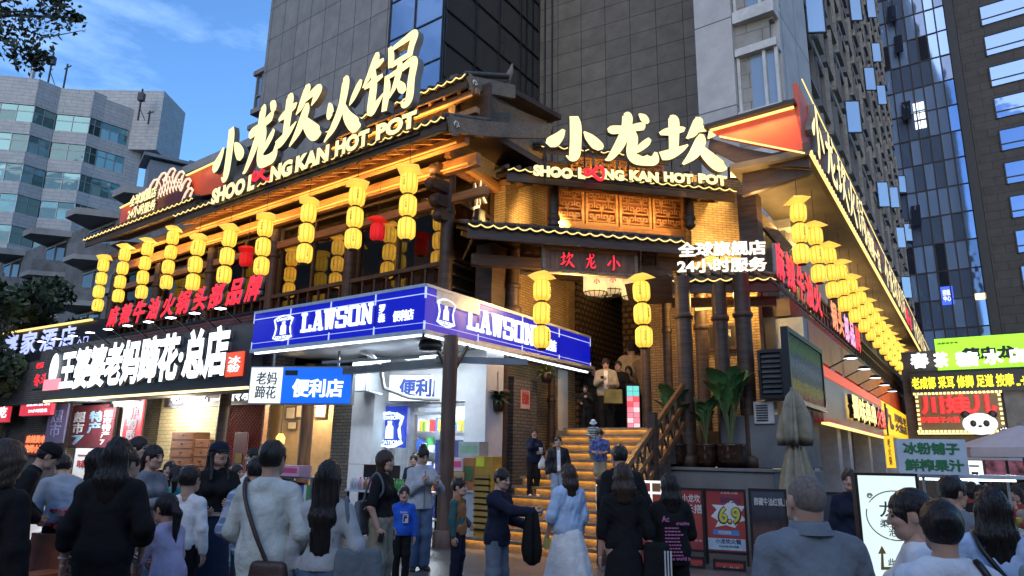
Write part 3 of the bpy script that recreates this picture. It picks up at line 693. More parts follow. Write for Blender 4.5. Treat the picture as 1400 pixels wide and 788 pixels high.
# ------------------------------------------------------------------ corner entrance
cl0=FC.u(640,308);cl1=FC.u(936,330)
eave(FC,cl0,cl1,0,6.22,2.3,7.0,period=.26,amp=.06,name='entrance_canopy')
cu0=FC.u(694,240,.6);cu1=FC.u(1006,262,.6)
eave(FC,cu0,cu1,.6,7.80,2.6,8.5,period=.26,amp=.06,name='upper_canopy')
rafters(FC,cl0,cl1,.2,6.0,2.2,6.7,m=m_wood)
rafters(FC,cu0,cu1,.8,7.55,2.4,8.15,m=m_beam)
lw0=FC.u(752,290,2.4);lw1=FC.u(936,300,2.4)
zl0=6.95;zl1=FC.z(840,262,2.4)
onr(MB().box(lw0,lw1,2.55,2.7,zl0,zl1+.1),'lattice_back',mat('lattice_red_paper',(.20,.06,.025),.7),FC)
def lattice(u0,u1,z0,z1,y,m,nu,nz,t=.028,name='lattice_panel'):
    mb=MB().box(u0,u0+.06,y-.05,y+.03,z0,z1).box(u1-.06,u1,y-.05,y+.03,z0,z1).box(u0+.06,u1-.06,y-.05,y+.03,z0,z0+.06).box(u0+.06,u1-.06,y-.05,y+.03,z1-.06,z1)
    a=(u1-u0-.12)/nu;b=(z1-z0-.12)/nz
    for i in range(nu):
        for j in range(nz):
            x=u0+.06+i*a;z=z0+.06+j*b;yy=y-.02-.004*((i+j)%2);f=1 if(i+j)%2 else 0
            seg=[((0,.18),(.8,.18)),((.8,.18),(.8,.8)),((.8,.8),(.3,.8)),((.3,.8),(.3,.5)),((.3,.5),(.55,.5)),((0,1),(0,.5)),((1,0),(1,.55))]
            for(p,q)in seg:
                if f:p=(1-p[0],p[1]);q=(1-q[0],q[1])
                x0,x1=sorted((x+p[0]*a,x+q[0]*a));z_0,z_1=sorted((z+p[1]*b,z+q[1]*b))
                mb.box(x0-t/2,x1+t/2,yy,yy+.02,z_0-t/2,z_1+t/2)
    return onr(mb,name,m,FC)
n4=4;wd=(lw1-lw0)/n4
for i in range(n4):lattice(lw0+i*wd+.02,lw0+(i+1)*wd-.02,zl0+.3,zl1,2.42,m_beam,4,3)
onr(MB().box(lw0,lw1,2.3,2.5,zl0,zl0+.28).box(lw0,lw1,2.25,2.5,zl1,zl1+.16),'lattice_rail',m_beam,FC)
o=onr(MB().box(lw0+.1,lw1-.1,2.14,2.18,zl1+.0,zl1+.03),'light_strip',m_strip,FC)
light('AREA',rest,Vector(FC.pt((lw0+lw1)/2,1.9,7.65))-RP,16,(1,.6,.2),2.6,(R(70),0,FC.rot),'canopy_light',size_y=.1)
# gallery over the upper canopy
tz=FC.z(800,203,2.6)
eave(FC,FC.u(740,200,2.6),FC.u(915,206,2.6),2.6,tz,3.8,tz+.5,name='gallery_eave',board=.12)
gl0,gl1=FC.uz(770,216,3.2)[0],FC.uz(935,216,3.2)[0]
onr(MB().box(FC.u(690,230,3.4),FC.u(1010,230,3.4),3.4,3.6,6.9,tz-.1),'gallery_wall',m_wood,FC)
gz0_,gz1_=FC.z(850,243,3.2),FC.z(850,219,3.2)
for i in range(4):
    a=FC.u(781+i*33,230,3.2);b=FC.u(781+i*33+29,230,3.2)
    lattice(a,b,gz0_-.35,gz1_,3.3,m_beam,4,3)
light('AREA',rest,Vector(FC.pt(1.2,2.5,8.75))-RP,24,(1,.6,.2),3.0,(R(80),0,FC.rot),'gallery_light',size_y=.1)
# side walls of the entrance: left brick flank, right brick wall
q=FE.pt(e2+.1,0);FQ=Frame(q[:2],57.0)
qe=FQ.u(765,290)
onr(MB().box(0,qe+.3,0,.3,4.6,9.0),'brick_flank',m_brick,FQ)
br0=FC.u(944,300,1.8);br1=FC.u(1022,300,1.8)
onr(MB().box(br0,br1,1.8,2.1,5.2,8.6),'brick_wall',m_brick,FC)
onr(MB().box(br1-.05,br1+.12,1.55,2.2,1.4,8.6).bar((br1+.05,1.5,7.6),(br1+.75,1.3,6.6),.16,.25),'corner_post',m_grey_wood,FC,bevel=.01)
# hanging turned posts below the upper canopy
for px in(757,942):
    u=FC.u(px,290,1.2);zt2=FC.z(px,258,1.2);zb=FC.z(px,312,1.2)
    mb=MB().tube([(u,1.2,zb+.3),(u,1.2,zt2+.4)],.12,10).lathe([(.02,-.05),(.11,.02),(.15,.08),(.09,.14),(.15,.20),(.15,.26),(.12,.32)],(u,1.2,zb),12)
    onr(mb,'hanging_post',m_wood,FC)
# timber frame at the mouth of the passage
zc=6.0
column(FR,FR.u(701,400,.35),.35,4.6,6.15,.15)
mb=MB().box(cl0+.2,cl1,.75,.95,5.55,5.8).box(cl0+.4,cl1,1.6,1.8,5.9,6.1)
onr(mb,'lintel_beam',m_wood,FC,bevel=.012)
lattice(FC.u(712,350,.9),FC.u(744,350,.9),FC.z(720,375,.9),FC.z(720,333,.9),.95,m_wood,4,4)
lattice(FC.u(870,350,.9),FC.u(900,350,.9),FC.z(885,378,.9),FC.z(885,336,.9),.95,m_wood,4,4)
# ------------------------------------------------------------------ stairs
s0=at(640,748,12.75);FS=Frame((float(s0[0]),float(s0[1])),AZL)
NST,RISE,TRD=13,.165,.275
ws=2.62
m_step=mat('worn_stone_step',(.17,.13,.09),.6,var=.3,scale=5,bump=.2,stain=.2)
m_riser=emit('lit_step_nosing',(1.0,.50,.09),24)
stair=tframe('entrance_stairs','stone entrance steps with glowing amber light lines under every tread','stairs',FS)
for i in range(NST):
    y=i*TRD;z=i*RISE
    t=bx('step',m_step,stair,0 if i>2 else-.1,ws,y,y+TRD+.3,max(z-.02,-.05)if i else-.05,z+RISE-.032 if False else z+RISE)
    MB().box(-.02 if i>2 else-.12,ws+.02,y-.07,y+.05,z+RISE+.002,z+RISE+.03).box(-.02 if i>2 else-.12,ws+.02,y-.07,y-.058,z+RISE-.02,z+RISE+.001).build('nosing',m_step,t)
    MB().box(.04 if i>2 else-.08,ws-.04,y-.05,y-.035,z+RISE-.014,z+RISE-.002).build('light_strip',m_riser,t)
ZL=NST*RISE
bx('landing',m_step,stair,-.6,ws+.2,NST*TRD+.3,NST*TRD+5,ZL-.3,ZL)
light('AREA',stair,(ws/2,NST*TRD*.45,ZL*.5+.35),1.5,(1,.55,.15),2.2,(R(0),0,0),'step_light',size_y=3)
# passage walls: brick lit from above, screen of stacked roof tiles at the back, ceiling
m_tilescreen=brick('stacked_tile_screen',(.16,.10,.05),(.12,.075,.035),(.03,.02,.012),bw=.22,bh=.16,ms=.035,offset=.5,rough=.8,bump=1.0)
lft=FS.u(700,600,1.2)
uts=FR.u(786,450,.5)
onr(MB().box(FR.u(690,550,.5),uts,.5,.8,0,6.3),'passage_wall',m_brick,FR)
onr(MB().box(uts+.01,9.5,.42,.8,1.5,6.3),'tile_screen',m_tilescreen,FR)
onr(MB().box(uts+.01,9.5,.44,.8,0,1.49),'dado_wall',m_wood,FR)
onr(MB().box(FR.u(702,560,.3),FR.u(734,560,.3),.3,.49,0,FR.z(716,517,.3)),'grey_brick_pier',m_greybrick,FR)
onr(MB().box(FR.u(668,560,.45),FR.u(692,560,.45),.45,.9,0,6.2),'timber_wall',m_wood,FR)
column(FR,FR.u(754,560,.3),.3,0,3.7,.09)
column(FR,FR.u(687,560,.2),.2,0,3.7,.12)
onr(MB().box(-.4,2.9,7.0,7.3,1.5,6.8),'tile_screen',m_tilescreen,FS)
onr(MB().box(cl0+.3,cl1+1.2,1.0,8.4,6.3,6.45),'passage_ceiling',m_wood,FC)
mb=MB()
for y in(1.6,3.2,4.8,6.4):mb.box(cl0+.5,cl1+.8,y,y+.16,6.0,6.28)
onr(mb,'passage_beam',m_wood,FC)
light('POINT',rest,Vector(FS.pt(.6,2.6,5.0))-RP,75,(1,.58,.2),.15,name='passage_light')
light('POINT',rest,Vector(FS.pt(2.2,5.6,5.2))-RP,30,(1,.55,.2),.15,name='passage_light')
# handrail with crossed bars on the right of the flight, newel post
hr=thing('stair_railing','dark timber stair railing with lattice bars climbing beside the lit steps','railing',FS.pt(ws+.1),FS.rot)
mb=MB().box(-.09,.09,-.2,-.02,0,1.15).lathe([(.1,0),(.13,.04),(.13,.1),(.07,.16),(.02,.2)],(0,-.11,1.15),10);mb.build('newel_post',m_wood,hr,bevel=.01)
def sl(y):return y/TRD*RISE
mb=MB()
Y1=NST*TRD
for h in(.18,.55,.92):mb.bar((0,0,h+.1),(0,Y1,sl(Y1)+h+.1),.07,.09)
mb.build('handrail',mat('oiled_handrail',(.20,.09,.035),.4,var=.3,stretch=(4,.5,4)),hr)
mb=MB()
for i in range(12):
    y=i*Y1/12;mb.bar((0,y,sl(y)+.28),(0,y+Y1/12,sl(y)+sl(Y1/12)+.98),.035,.035).bar((.01,y,sl(y)+.98),(.01,y+Y1/12,sl(y)+sl(Y1/12)+.28),.03,.03)
mb.build('lattice_bars',m_wood,hr)
for y in(Y1*.5,Y1):MB().box(-.07,.07,y-.07,y+.07,sl(y)-.1,sl(y)+1.3).build('post',m_wood,hr)
# ------------------------------------------------------------------ plinth with columns to the right of the stairs
FZ=Frame((2.64,14.0),AZL)
m_conc=mat('grey_concrete',(.15,.155,.155),.8,var=.2,scale=2,bump=.3,bscale=25,stain=.3)
pl=tframe('concrete_plinth','long grey concrete plinth carrying the potted plants beside the stairs','plinth',FZ)
pz1=FZ.u(1062,700)
bx('wall',m_conc,pl,0,pz1,0,4.0,0,1.36,bevel=.02)
bx('coping',m_conc,pl,-.04,pz1+.03,-.05,.5,1.362,1.42,bevel=.01)
bx('upper_wall',m_conc,pl,FZ.u(985,600,.8),pz1,.8,3.9,1.42,FZ.z(1020,568,.8),bevel=.02)
for px,yy,r in((884,1.4,.10),(914,1.9,.10),(938,.5,.16),(962,1.9,.14),(989,1.1,.15),(1021,.95,.16)):
    column(FZ,FZ.u(px,520,yy),yy,1.4,5.25,r)
onr(MB().box(-1.2,FZ.u(1042,500,2.6),2.6,2.9,1.4,6.0),'brick_wall',m_brick,FZ)
light('POINT',rest,Vector(FZ.pt(1.3,1.6,5.0))-RP,130,(1,.62,.2),.1,name='porch_light')
o=onr(MB().box(FZ.u(950,420,1.5),FZ.u(985,420,1.5),1.5,1.56,FZ.z(965,423,1.5),FZ.z(965,418,1.5)),'light_strip',m_led,FZ)
# small canopy with the flagship sign
FY=Frame(FZ.pt(-.2,.25)[:2],100.0)
yc0=FY.u(919,378);yc1=FY.u(1067,385);yz=FY.z(990,380)
eave(FY,yc0,yc1,0,yz,1.6,yz+.5,period=.25,amp=.055,name='porch_canopy')
rafters(FY,yc0,yc1,.2,yz-.2,1.6,yz+.2,m=m_wood)
onr(MB().box(yc0,yc1,.5,.62,yz-.5,yz-.3),'porch_beam',m_wood,FY)
q0=FY.uz(919,378)
onr(MB().add([(yc0-1.0,-.05,yz-.1),(yc0,0,yz+.05),(yc0,1.2,yz+.4),(yc0-.9,1.0,yz-.05),(yc0-.9,.3,yz-.5),(yc0,.3,yz-.45)],[(0,1,2,3),(0,4,5,1)]),'corner_board',m_wood,FY)
# ------------------------------------------------------------------ right wing: shop wall, glazed upper floor, long soffit, end panel
XW=1.2;XS=.2;WF=.35
x_end=46
onr(MB().box(1.2,x_end,XS+.35,4,4.75,5.15),'floor_band',m_wood,FX)
zs=FX.z(1105,212,-WF)+.02
FF2=Frame(FX.pt(-2.0,-.6)[:2],34.3)
onr(MB().box(FX.u(1105,212,-WF),x_end,-WF+.1,1.3,zs,zs+.14),'soffit',mat('stained_soffit',(.15,.12,.08),.8,var=.3,scale=1.2,stain=.5),FX)
for u in np.arange(1.3,x_end,3.9):
    onr(MB().box(u,u+.5,XW-.05,XW+.4,4.8,zs),'upper_column',m_wood,FX)
m_up=curtain_glass('upper_floor_glass',(.10,.12,.10),metal=.4,warp=.1)
for i,u in enumerate(np.arange(1.8,x_end-4,3.9)):
    onr(MB().box(u,u+3.4,XW+.15,XW+.2,5.2,zs-.1),'window',m_up,FX)
mb=MB().box(1.3,x_end,XS+.3,XS+.36,5.85,5.93).box(1.3,x_end,XS+.3,XS+.36,5.5,5.55)
for u in np.arange(1.3,30,.5):mb.box(u,u+.05,XS+.3,XS+.36,5.15,5.9)
onr(mb,'railing',m_wood,FX)
for u in(1,6,11,17,24,32):light('AREA',rest,Vector(FX.pt(u,.9,zs-.75))-RP,26,(1,.62,.22),4.5,(R(180),0,FX.rot),'soffit_light',size_y=.06)  # added upward lamps stand in for lantern glow on the soffit
# fascia and tile edge
m_redp=mat('orange_red_panel',(.70,.085,.02),.45,var=.15,scale=2)
tipu=FX.u(1105,212,-WF);tz_=FX.z(1105,212,-WF)
onr(MB().box(tipu,x_end,-WF-.02,-WF+.1,tz_,tz_+.3),'fascia',m_wood,FX)
sg=tframe('long_fascia_sign','orange red roof fascia with gold characters running down the right street','sign',FX)
px_top=FX.z(1088,147,-WF)
bx('panel',m_redp,sg,tipu+.05,x_end,-WF+.1,-WF+.2,tz_+.3,tz_+1.75)
mb=MB().box(tipu,x_end,-WF-.02,-WF+.0,tz_+1.76,tz_+1.785);mb.build('top_light',m_led,sg)
mb=MB().box(tipu,x_end,-WF-.07,-WF-.022,tz_-.01,tz_+.01)
n=int((x_end-tipu)/.3)
for i in range(n):u=tipu+i*.3;mb.bar((u,-WF-.05,tz_+.02),(u+.15,-WF-.05,tz_+.14),.03).bar((u+.15,-WF-.05,tz_+.14),(u+.3,-WF-.05,tz_+.02),.03)
mb.build('edge_light',m_led,sg)
seq='小龙坎火锅'
uu=tipu+.5
for rep in range(3):
    for ch in seq:brush(sg,ch,uu,uu+1.5,tz_+.42,tz_+1.72,-WF+.1,m_face,m_side,.14);uu+=1.75
    lettering(sg,'火锅第一店',uu+.2,uu+4.5,tz_+.5,tz_+1.4,-WF+.1,m_red_led if rep==1 else m_face,m_side,.03,.1);uu+=5.5
# left end of the fascia box: the red gable panel over sloping boards
FN=Frame(FX.pt(tipu,-WF)[:2],AZL)
ep=tframe('gable_sign_panel','orange red triangular panel edged with a light line above the entrance roof','sign panel',FN)
A=FN.uz(972,179);B=FN.uz(1086,146);Cc=FN.uz(1101,212);D=FN.uz(985,188)
MB().prism([A,B,Cc,D],0,.12).build('panel',m_redp,ep)
MB().bar((A[0],-.06,A[1]-.02),(B[0],-.06,B[1]-.04),.05).bar((D[0],-.05,D[1]),(Cc[0],-.05,Cc[1]+.02),.03).build('light_line',m_led,ep)
MB().bar((A[0]-.1,-.08,A[1]+.06),(B[0]+.05,-.08,B[1]+.06),.2,.09).build('coping',m_wood,ep)
for t in(.2,.5,.8):light('AREA',ep,(A[0]+(B[0]-A[0])*t,-.22,A[1]+(B[1]-A[1])*t-.05),9.0,(1,.55,.2),.8,(R(-28),0,0),'panel_light',size_y=.04)
pA=FN.uz(968,186);pM=FN.uz(1015,200);pB=FN.uz(1104,216);pC=FN.uz(1085,232);pD=FN.uz(1010,222);pE=FN.uz(965,200)
onr(MB().prism([pA,pM,pB,(pB[0],pB[1]-.16),pD,pE],.14,.28),'verge_board',m_wood,FN)
onr(MB().prism([pD,(pB[0],pB[1]-.17),(pB[0]-.1,pB[1]-.25),FN.uz(1008,262)],.3,.45),'verge_spandrel',m_wood,FN)
# back closing wall of the restaurant so no sky shows through
onr(MB().box(-30,-1,9.2,9.6,0,9.0),'rear_wall',m_wood,FW)
onr(MB().box(6,x_end,6.1,6.4,0,8.2),'rear_wall',m_wood,FX)
onr(MB().box(-3,9,8.6,9,0,9.2),'rear_wall',m_wood,FC)
# ================================================================== blue convenience store under the wing
m_blue=emit('lit_blue_panel',(.004,.008,.42),1.0,base=(.003,.006,.12),rough=.4)
m_blue2=emit('lit_bright_blue',(.01,.13,.78),.95,base=(.01,.08,.4),rough=.2)
m_white_e=emit('lit_white_letter',(.82,.92,1.0),1.35)
m_white_p=emit('lit_white_panel',(.88,.96,1.0),1.05)
m_lawn=mat('pale_blue_white_metal',(.55,.60,.66),.4,metal=.2)
m_wht=mat('white_painted_wall',(.62,.63,.64),.6,var=.06,stain=.12)
m_grey=mat('grey_metal',(.22,.23,.24),.45,metal=.5)
uL=FL.u(346,455);uR=FR.u(807,484);zb,zt3=3.68,4.58
fs=thing('store_fascia','long blue illuminated convenience store fascia turning the corner with white slab lettering','shop sign',FL.pt(0),FL.rot)
fr2=thing('right_face',None,None,(0,0,0),FR.rot-FL.rot);fr2.parent=fs
for par,a,b in((fs,uL,0.0),(fr2,0.0,uR)):
    bx('panel',m_blue,par,a,b,.0,.28,zb+.08,zt3-.03)
    c=MB().box(a,b,-.03,.3,zt3-.03,zt3+.03).box(a,b,-.04,.3,zb,zb+.078);c.build('trim',m_lawn,par)
    mb=MB().box(a,b,-.012,-.001,zt3-.165,zt3-.15).box(a,b,-.012,-.001,zb+.2,zb+.208)
    n=4
    for i in range(n+1):
        x=a+(b-a)*i/n;mb.box(max(a,x-.012),min(b,x+.012)+.001,-.016,-.002,zt3-.24,zt3-.03).box(max(a,x-.012),min(b,x+.012)+.001,-.016,-.002,zb+.08,zb+.24)
    mb.build('white_line',emit('lit_white_line',(.6,.7,1.0),.75),par)
    mb=MB()
    for i in range(1,n):x=a+(b-a)*i/n;mb.box(x-.008,x+.008,-.006,-.0005,zb+.24,zt3-.24)
    mb.build('panel_joint',mat('dark_blue_joint',(.01,.01,.08),.4),par)
    MB().box(a+.1,b-.1,.02,.06,zb-.03,zb-.001).build('under_light',emit('cool_tube',(.75,.88,1),5.0),par)
bx('roof',m_lawn,fs,uL,-.0,.3,1.6,4.3,4.58)
SLAB={ # slab serif strokes (x0,z0,x1,z1,w)
 'L':[(.24,0,.24,1,.26),(.0,.93,.5,.93,.14),(.0,.07,.95,.07,.14),(.88,.0,.88,.34,.15)],
 'A':[(.16,.0,.44,1,.15),(.84,.0,.52,1,.22),(.2,.32,.8,.32,.13),(.0,.07,.36,.07,.14),(.62,.07,1.0,.07,.14),(.3,.93,.6,.93,.14)],
 'W':[(.14,1,.28,0,.19),(.30,0,.48,.95,.13),(.52,.95,.70,0,.19),(.72,0,.88,1,.13),(.0,.93,.32,.93,.14),(.38,.93,.62,.93,.14),(.74,.93,1.0,.93,.14)],
 'S':[(.14,.93,.9,.93,.16),(.13,.55,.13,.93,.22),(.13,.52,.87,.50,.17),(.87,.12,.87,.50,.22),(.1,.07,.87,.07,.16),(.1,.0,.1,.34,.14),(.9,.66,.9,1.0,.14)],
 'O':[(.14,.12,.14,.88,.24),(.86,.12,.86,.88,.24),(.2,.93,.8,.93,.15),(.2,.07,.8,.07,.15),(.08,.12,.2,.04,.12),(.8,.04,.92,.12,.12),(.08,.88,.2,.96,.12),(.8,.96,.92,.88,.12)],
 'N':[(.2,0,.2,1,.16),(.82,0,.82,1,.16),(.2,.92,.82,.08,.24),(.0,.93,.34,.93,.14),(.64,.93,1.0,.93,.14),(.0,.07,.4,.07,.14)],
}
def slab(parent,s,x0,x1,z0,z1,y,m):
    w=(x1-x0)/len(s);h=z1-z0
    for i,ch in enumerate(s):
        mb=MB()
        for k,(a,b,c,d,t)in enumerate(SLAB[ch]):
            p=Vector((x0+w*i+a*w*.9,0,z0+b*h));q=Vector((x0+w*i+c*w*.9,0,z0+d*h))
            dd=(q-p);nn=Vector((-dd.z,0,dd.x)).normalized()*t*(h if abs(dd.x)>abs(dd.z)else w*.9)/2
            mb.prism([(p.x+nn.x,p.z+nn.z),(q.x+nn.x,q.z+nn.z),(q.x-nn.x,q.z-nn.z),(p.x-nn.x,p.z-nn.z)],y-.03-k*.002,y-.001)
        mb.build('letter',m,parent)
def emblem(parent,x0,x1,z0,z1,y,m,word=True,r=.018):
    """shield outline with a milk churn and two curved words"""
    w=x1-x0;h=z1-z0;cx=(x0+x1)/2
    P=lambda a,b:(x0+a*w,y-.02,z0+b*h)
    out=[P(.0,.86),P(.08,.66),P(.12,.5),P(.08,.3),P(.0,.12),P(.25,.03),P(.5,.0),P(.75,.03),P(1,.12),P(.92,.3),P(.88,.5),P(.92,.66),P(1,.86),P(.75,.97),P(.5,1.0),P(.25,.97),P(.0,.86)]
    MB().tube(out,r,5).build('shield',m,parent)
    MB().prism([(cx-.15*w,z0+.24*h),(cx+.15*w,z0+.24*h),(cx+.13*w,z0+.58*h),(cx+.06*w,z0+.66*h),(cx+.08*w,z0+.76*h),(cx-.08*w,z0+.76*h),(cx-.06*w,z0+.66*h),(cx-.13*w,z0+.58*h)],y-.02,y-.003).build('churn',m,parent)
    if word:
        lettering(parent,'LAWSON',x0+.12*w,x1-.12*w,z0+.80*h,z0+.92*h,y-.004,m,bold=.02,depth=.01)
        lettering(parent,'STATION',x0+.1*w,x1-.1*w,z0+.07*h,z0+.19*h,y-.004,m,bold=.02,depth=.01)
# left face writing
a=FL.box(377,434,399,464);emblem(fs,a[0],a[1],a[2],a[3],0,m_white_e)
a=FL.box(414,432,508,452);z0=FL.z(460,449);z1=FL.z(460,422);slab(fs,'LAWSON',a[0],FL.u(512,430),z0,z1,0,m_white_e)
lettering(fs,'罗\n森',FL.u(518,430),FL.u(527,430),FL.z(522,441),FL.z(522,417),0,m_white_e,bold=.02)
lettering(fs,'便利店',FL.u(538,432),FL.u(566,432),FL.z(552,439),FL.z(552,424),0,m_white_e,bold=.02)
emblem(fr2,FR.u(597,430),FR.u(621,430),FR.z(609,447),FR.z(609,410),0,m_white_e)
slab(fr2,'LAWSON',FR.u(638,440),FR.u(730,460),FR.z(684,462),FR.z(684,432),0,m_white_e)
lettering(fr2,'罗\n森',FR.u(729,460),FR.u(738,460),FR.z(734,473),FR.z(734,446),0,m_white_e,bold=.02)
lettering(fr2,'便利店',FR.u(742,470),FR.u(760,470),FR.z(752,480),FR.z(752,464),0,m_white_e,bold=.02)
# store room: corner column, soffit, walls, window front
st=thing('convenience_store','small white walled convenience store with glazed front under the blue fascia','store',FL.pt(0),FL.rot)
xW0=FL.u(348,520,.9)
bx('soffit',mat('grey_soffit',(.42,.43,.45),.7,stain=.2),st,uL+.05,-.05,.3,6.5,3.72,3.80)
FLp=2.2 # depth of the shop front behind the fascia
xa=FL.u(528,560,FLp);xb=FL.u(668,560,FLp);xp=FL.u(497,560,FLp)
bx('pilaster',m_wht,st,xp,xa-.02,FLp-.35,FLp+.4,0,3.7,bevel=.01)
bx('pilaster',m_wht,st,xb-.55,xb,FLp-.1,FLp+.5,0,3.7,bevel=.01)
zh=FL.z(590,550,FLp)
bx('header',m_wht,st,xa,xb-.56,FLp+.05,FLp+.3,zh,3.7)
mfr=mat('white_aluminium',(.6,.61,.63),.35,metal=.5)
xd=[xa,FL.u(558,600,FLp),FL.u(604,600,FLp),xb-.56]
for i in range(3):
    x0,x1=xd[i]+.04,xd[i+1]-.02
    w=bx('window' if i!=1 else 'door',m_pane,st,x0,x1,FLp+.12,FLp+.13,.1,zh-.05)
    MB().box(x0-.04,x0+.04,FLp+.08,FLp+.18,0,zh).box(x1-.04,x1+.04,FLp+.08,FLp+.18,0,zh).box(x0,x1,FLp+.085,FLp+.175,zh-.1,zh-.01).box(x0,x1,FLp+.085,FLp+.175,0,.1).box(x0,x1,FLp+.085,FLp+.175,1.95 if i!=1 else 2.4,2.02 if i!=1 else 2.46).build('frame',mfr,w)
bx('back_wall',mat('cold_store_wall',(.5,.56,.66),.7),st,xa-5.0,-.7,FLp+4,FLp+4.1,0,3.7)
bx('side_wall',m_wht,st,-.78,-.68,FLp+.5,FLp+4,0,3.7)
bx('floor',mat('pale_tile_floor',(.4,.42,.45),.3),st,xa,xb,FLp+.2,FLp+4,.005,.03)
bx('blue_counter',mat('deep_blue_laminate',(.01,.03,.22),.4),st,xd[1]-.6,xb-.3,FLp+1.6,FLp+1.9,0,1.9)
o=bx('ceiling_tube',emit('store_tube',(.85,.93,1.0),9.0),st,xa-2,xb-.8,FLp+1.2,FLp+1.3,3.35,3.4)
o=bx('ceiling_tube',emit('store_tube',(.85,.93,1.0),9.0),st,xa-2,xb-.8,FLp+2.8,FLp+2.9,3.35,3.4)
light('AREA',st,(xa-.6,FLp+2.2,3.3),190,(.85,.93,1),1.8,name='store_light',size_y=2)
light('AREA',st,(-2.2,1.2,3.6),40,(.8,.9,1),3.6,name='canopy_light',size_y=.12)
for i in range(3):
    sh=MB();r=random.Random(i);xs_i=xa-2.6+i
    for lv in range(4):
        sh.box(xs_i+.1,xs_i+1.0,FLp+3.4,FLp+3.8,.5+lv*.55,.53+lv*.55,0)
    shf=sh.build('shelf',mfr,st)
    g_=MB()
    for lv in range(4):
        x=xs_i+.12
        while x<xs_i+.95:
            w_=r.uniform(.06,.12);h_=r.uniform(.15,.38);g_.box(x,x+w_*.9,FLp+3.38,FLp+3.6,.535+lv*.55,.535+lv*.55+h_,r.randrange(5));x+=w_
    o=g_.build('goods',[mat('pack_'+c,k,.5)for c,k in(('red',(.5,.04,.03)),('white',(.6,.6,.58)),('green',(.05,.3,.08)),('yellow',(.6,.4,.05)),('blue',(.04,.1,.4)))],shf);tag(o,kind='stuff')
# neon emblem and drape of blue behind it in the first window
ne=tframe('neon_emblem','white and blue neon shield emblem with a churn in the store window','neon sign',FL,xd[0],FLp-.02)
bx('backing',emit('blue_glow_backing',(.015,.04,.42),.8,base=(.01,.02,.2)),ne,FL.u(509,560,FLp)-xd[0],FL.u(556,560,FLp)-xd[0],.03,.05,FL.z(530,612,FLp),FL.z(530,556,FLp))
emblem(ne,FL.u(517,580,FLp)-xd[0],FL.u(552,580,FLp)-xd[0],FL.z(535,611,FLp),FL.z(535,565,FLp),0,emit('neon_white_blue',(.7,.95,1.0),1.6),r=.035)
# columns, beam and services under the canopy
pc=thing('canopy_post','round brown timber post holding the corner of the blue canopy','post',FL.pt(.12,.62),FL.rot)
MB().tube([(0,0,0),(0,0,3.72)],.135,16).lathe([(.2,0),(.2,.25),(.15,.3)],(0,0,0),16).build('shaft',mat('brown_post',(.10,.06,.04),.6,var=.4,scale=3,stretch=(3,3,.5),stain=.3),pc)
MB().bar((-.3,0,3.45),(0,0,2.95),.05).bar((.0,.5,3.6),(0,.05,3.0),.05).build('brace',m_black,pc)
mb=MB().bar((-4.2,1.0,3.28),(-.3,1.0,3.28),.16,.16).bar((-.4,.8,3.34),(.9,2.0,3.34),.12).bar((-3.3,.5,3.42),(-.9,.9,3.42),.05)
mb.build('steel_beam',m_grey,st)
o=MB().box(-1.3,-.5,.9,.98,3.40,3.44).box(-2.6,-1.8,.9,.98,3.40,3.44).build('canopy_tube',emit('cool_tube',(.75,.88,1),5.0),st)
MB().tube([(-2.9,1.2,3.7),(-2.5,1.1,3.6),(-2.2,1.1,3.35),(-2.25,1.3,2.9),(-1.8,1.6,2.72),(-1.4,2.1,2.7)],.045,8).build('hose',mat('pale_hose',(.5,.5,.48),.5),st)
MB().tube([(-3.0,1.5,3.7),(-3.0,1.5,2.9),(-2.6,1.6,2.8)],.03,6).box(-3.5,-2.9,1.5,1.75,2.9,3.6).build('duct',m_lawn,st)
sp=tframe('ceiling_speaker','round black speaker under the corner of the blue canopy','speaker',FL,-.55,.8,3.5);MB().lathe([(.02,.0),(.22,.01),(.24,.1),(.2,.2),(.02,.21)],n=16).build('housing',m_black,sp)
# hanging box signs
def box_sign(name,label,fr,px0,py0,px1,py1,y,panels,depth=.16):
    u0,u1,z0,z1=fr.box(px0,py0,px1,py1,y)
    t=tframe(name,label,'sign',fr,u0,y,z0)
    bx('case',m_grey,t,-.03,u1-u0+.03,.0,depth,-.03,z1-z0+.03)
    for a,b,m in panels:bx('panel',m,t,a*(u1-u0),b*(u1-u0),-.02,-.001,0,z1-z0)
    return t,u1-u0,z1-z0
FH=Frame(FL.pt(xp,.95)[:2],99.0)
m_dgrey_e=mat('dark_grey_vinyl',(.08,.07,.06),.5);m_dblue=mat('dark_blue_vinyl',(.02,.06,.3),.5)
t,w,h=box_sign('hanging_box_sign','hanging light box half white half blue naming the two shops below the fascia left end',FH,345,503,478,552,-.3,[(0,.32,m_white_p),(.32,1,m_blue2)])
lettering(t,'老妈\n蹄花',.06*w,.27*w,.12*h,.88*h,-.021,m_dgrey_e,bold=.006)
lettering(t,'便利店',.43*w,.93*w,.16*h,.68*h,-.021,m_white_e,bold=.03)
bx('label_plate',m_black,t,.345*w,.47*w,-.03,-.021,.78*h,.92*h)
MB().bar((.2*w,.08,h),(.2*w,.08,h+.7),.04).bar((.85*w,.08,h),(.85*w,.08,h+.7),.04).build('hanger',m_grey,t)
FH2=Frame(FL.pt(FL.u(535,530,1.9),1.9)[:2],103.0)
t,w,h=box_sign('wall_box_sign','white light box with blue characters over the store door',FH2,534,514,646,548,0,[(0,1,m_white_p)])
lettering(t,'便利店',.12*w,.72*w,.12*h,.88*h,-.021,m_dblue,bold=.035)
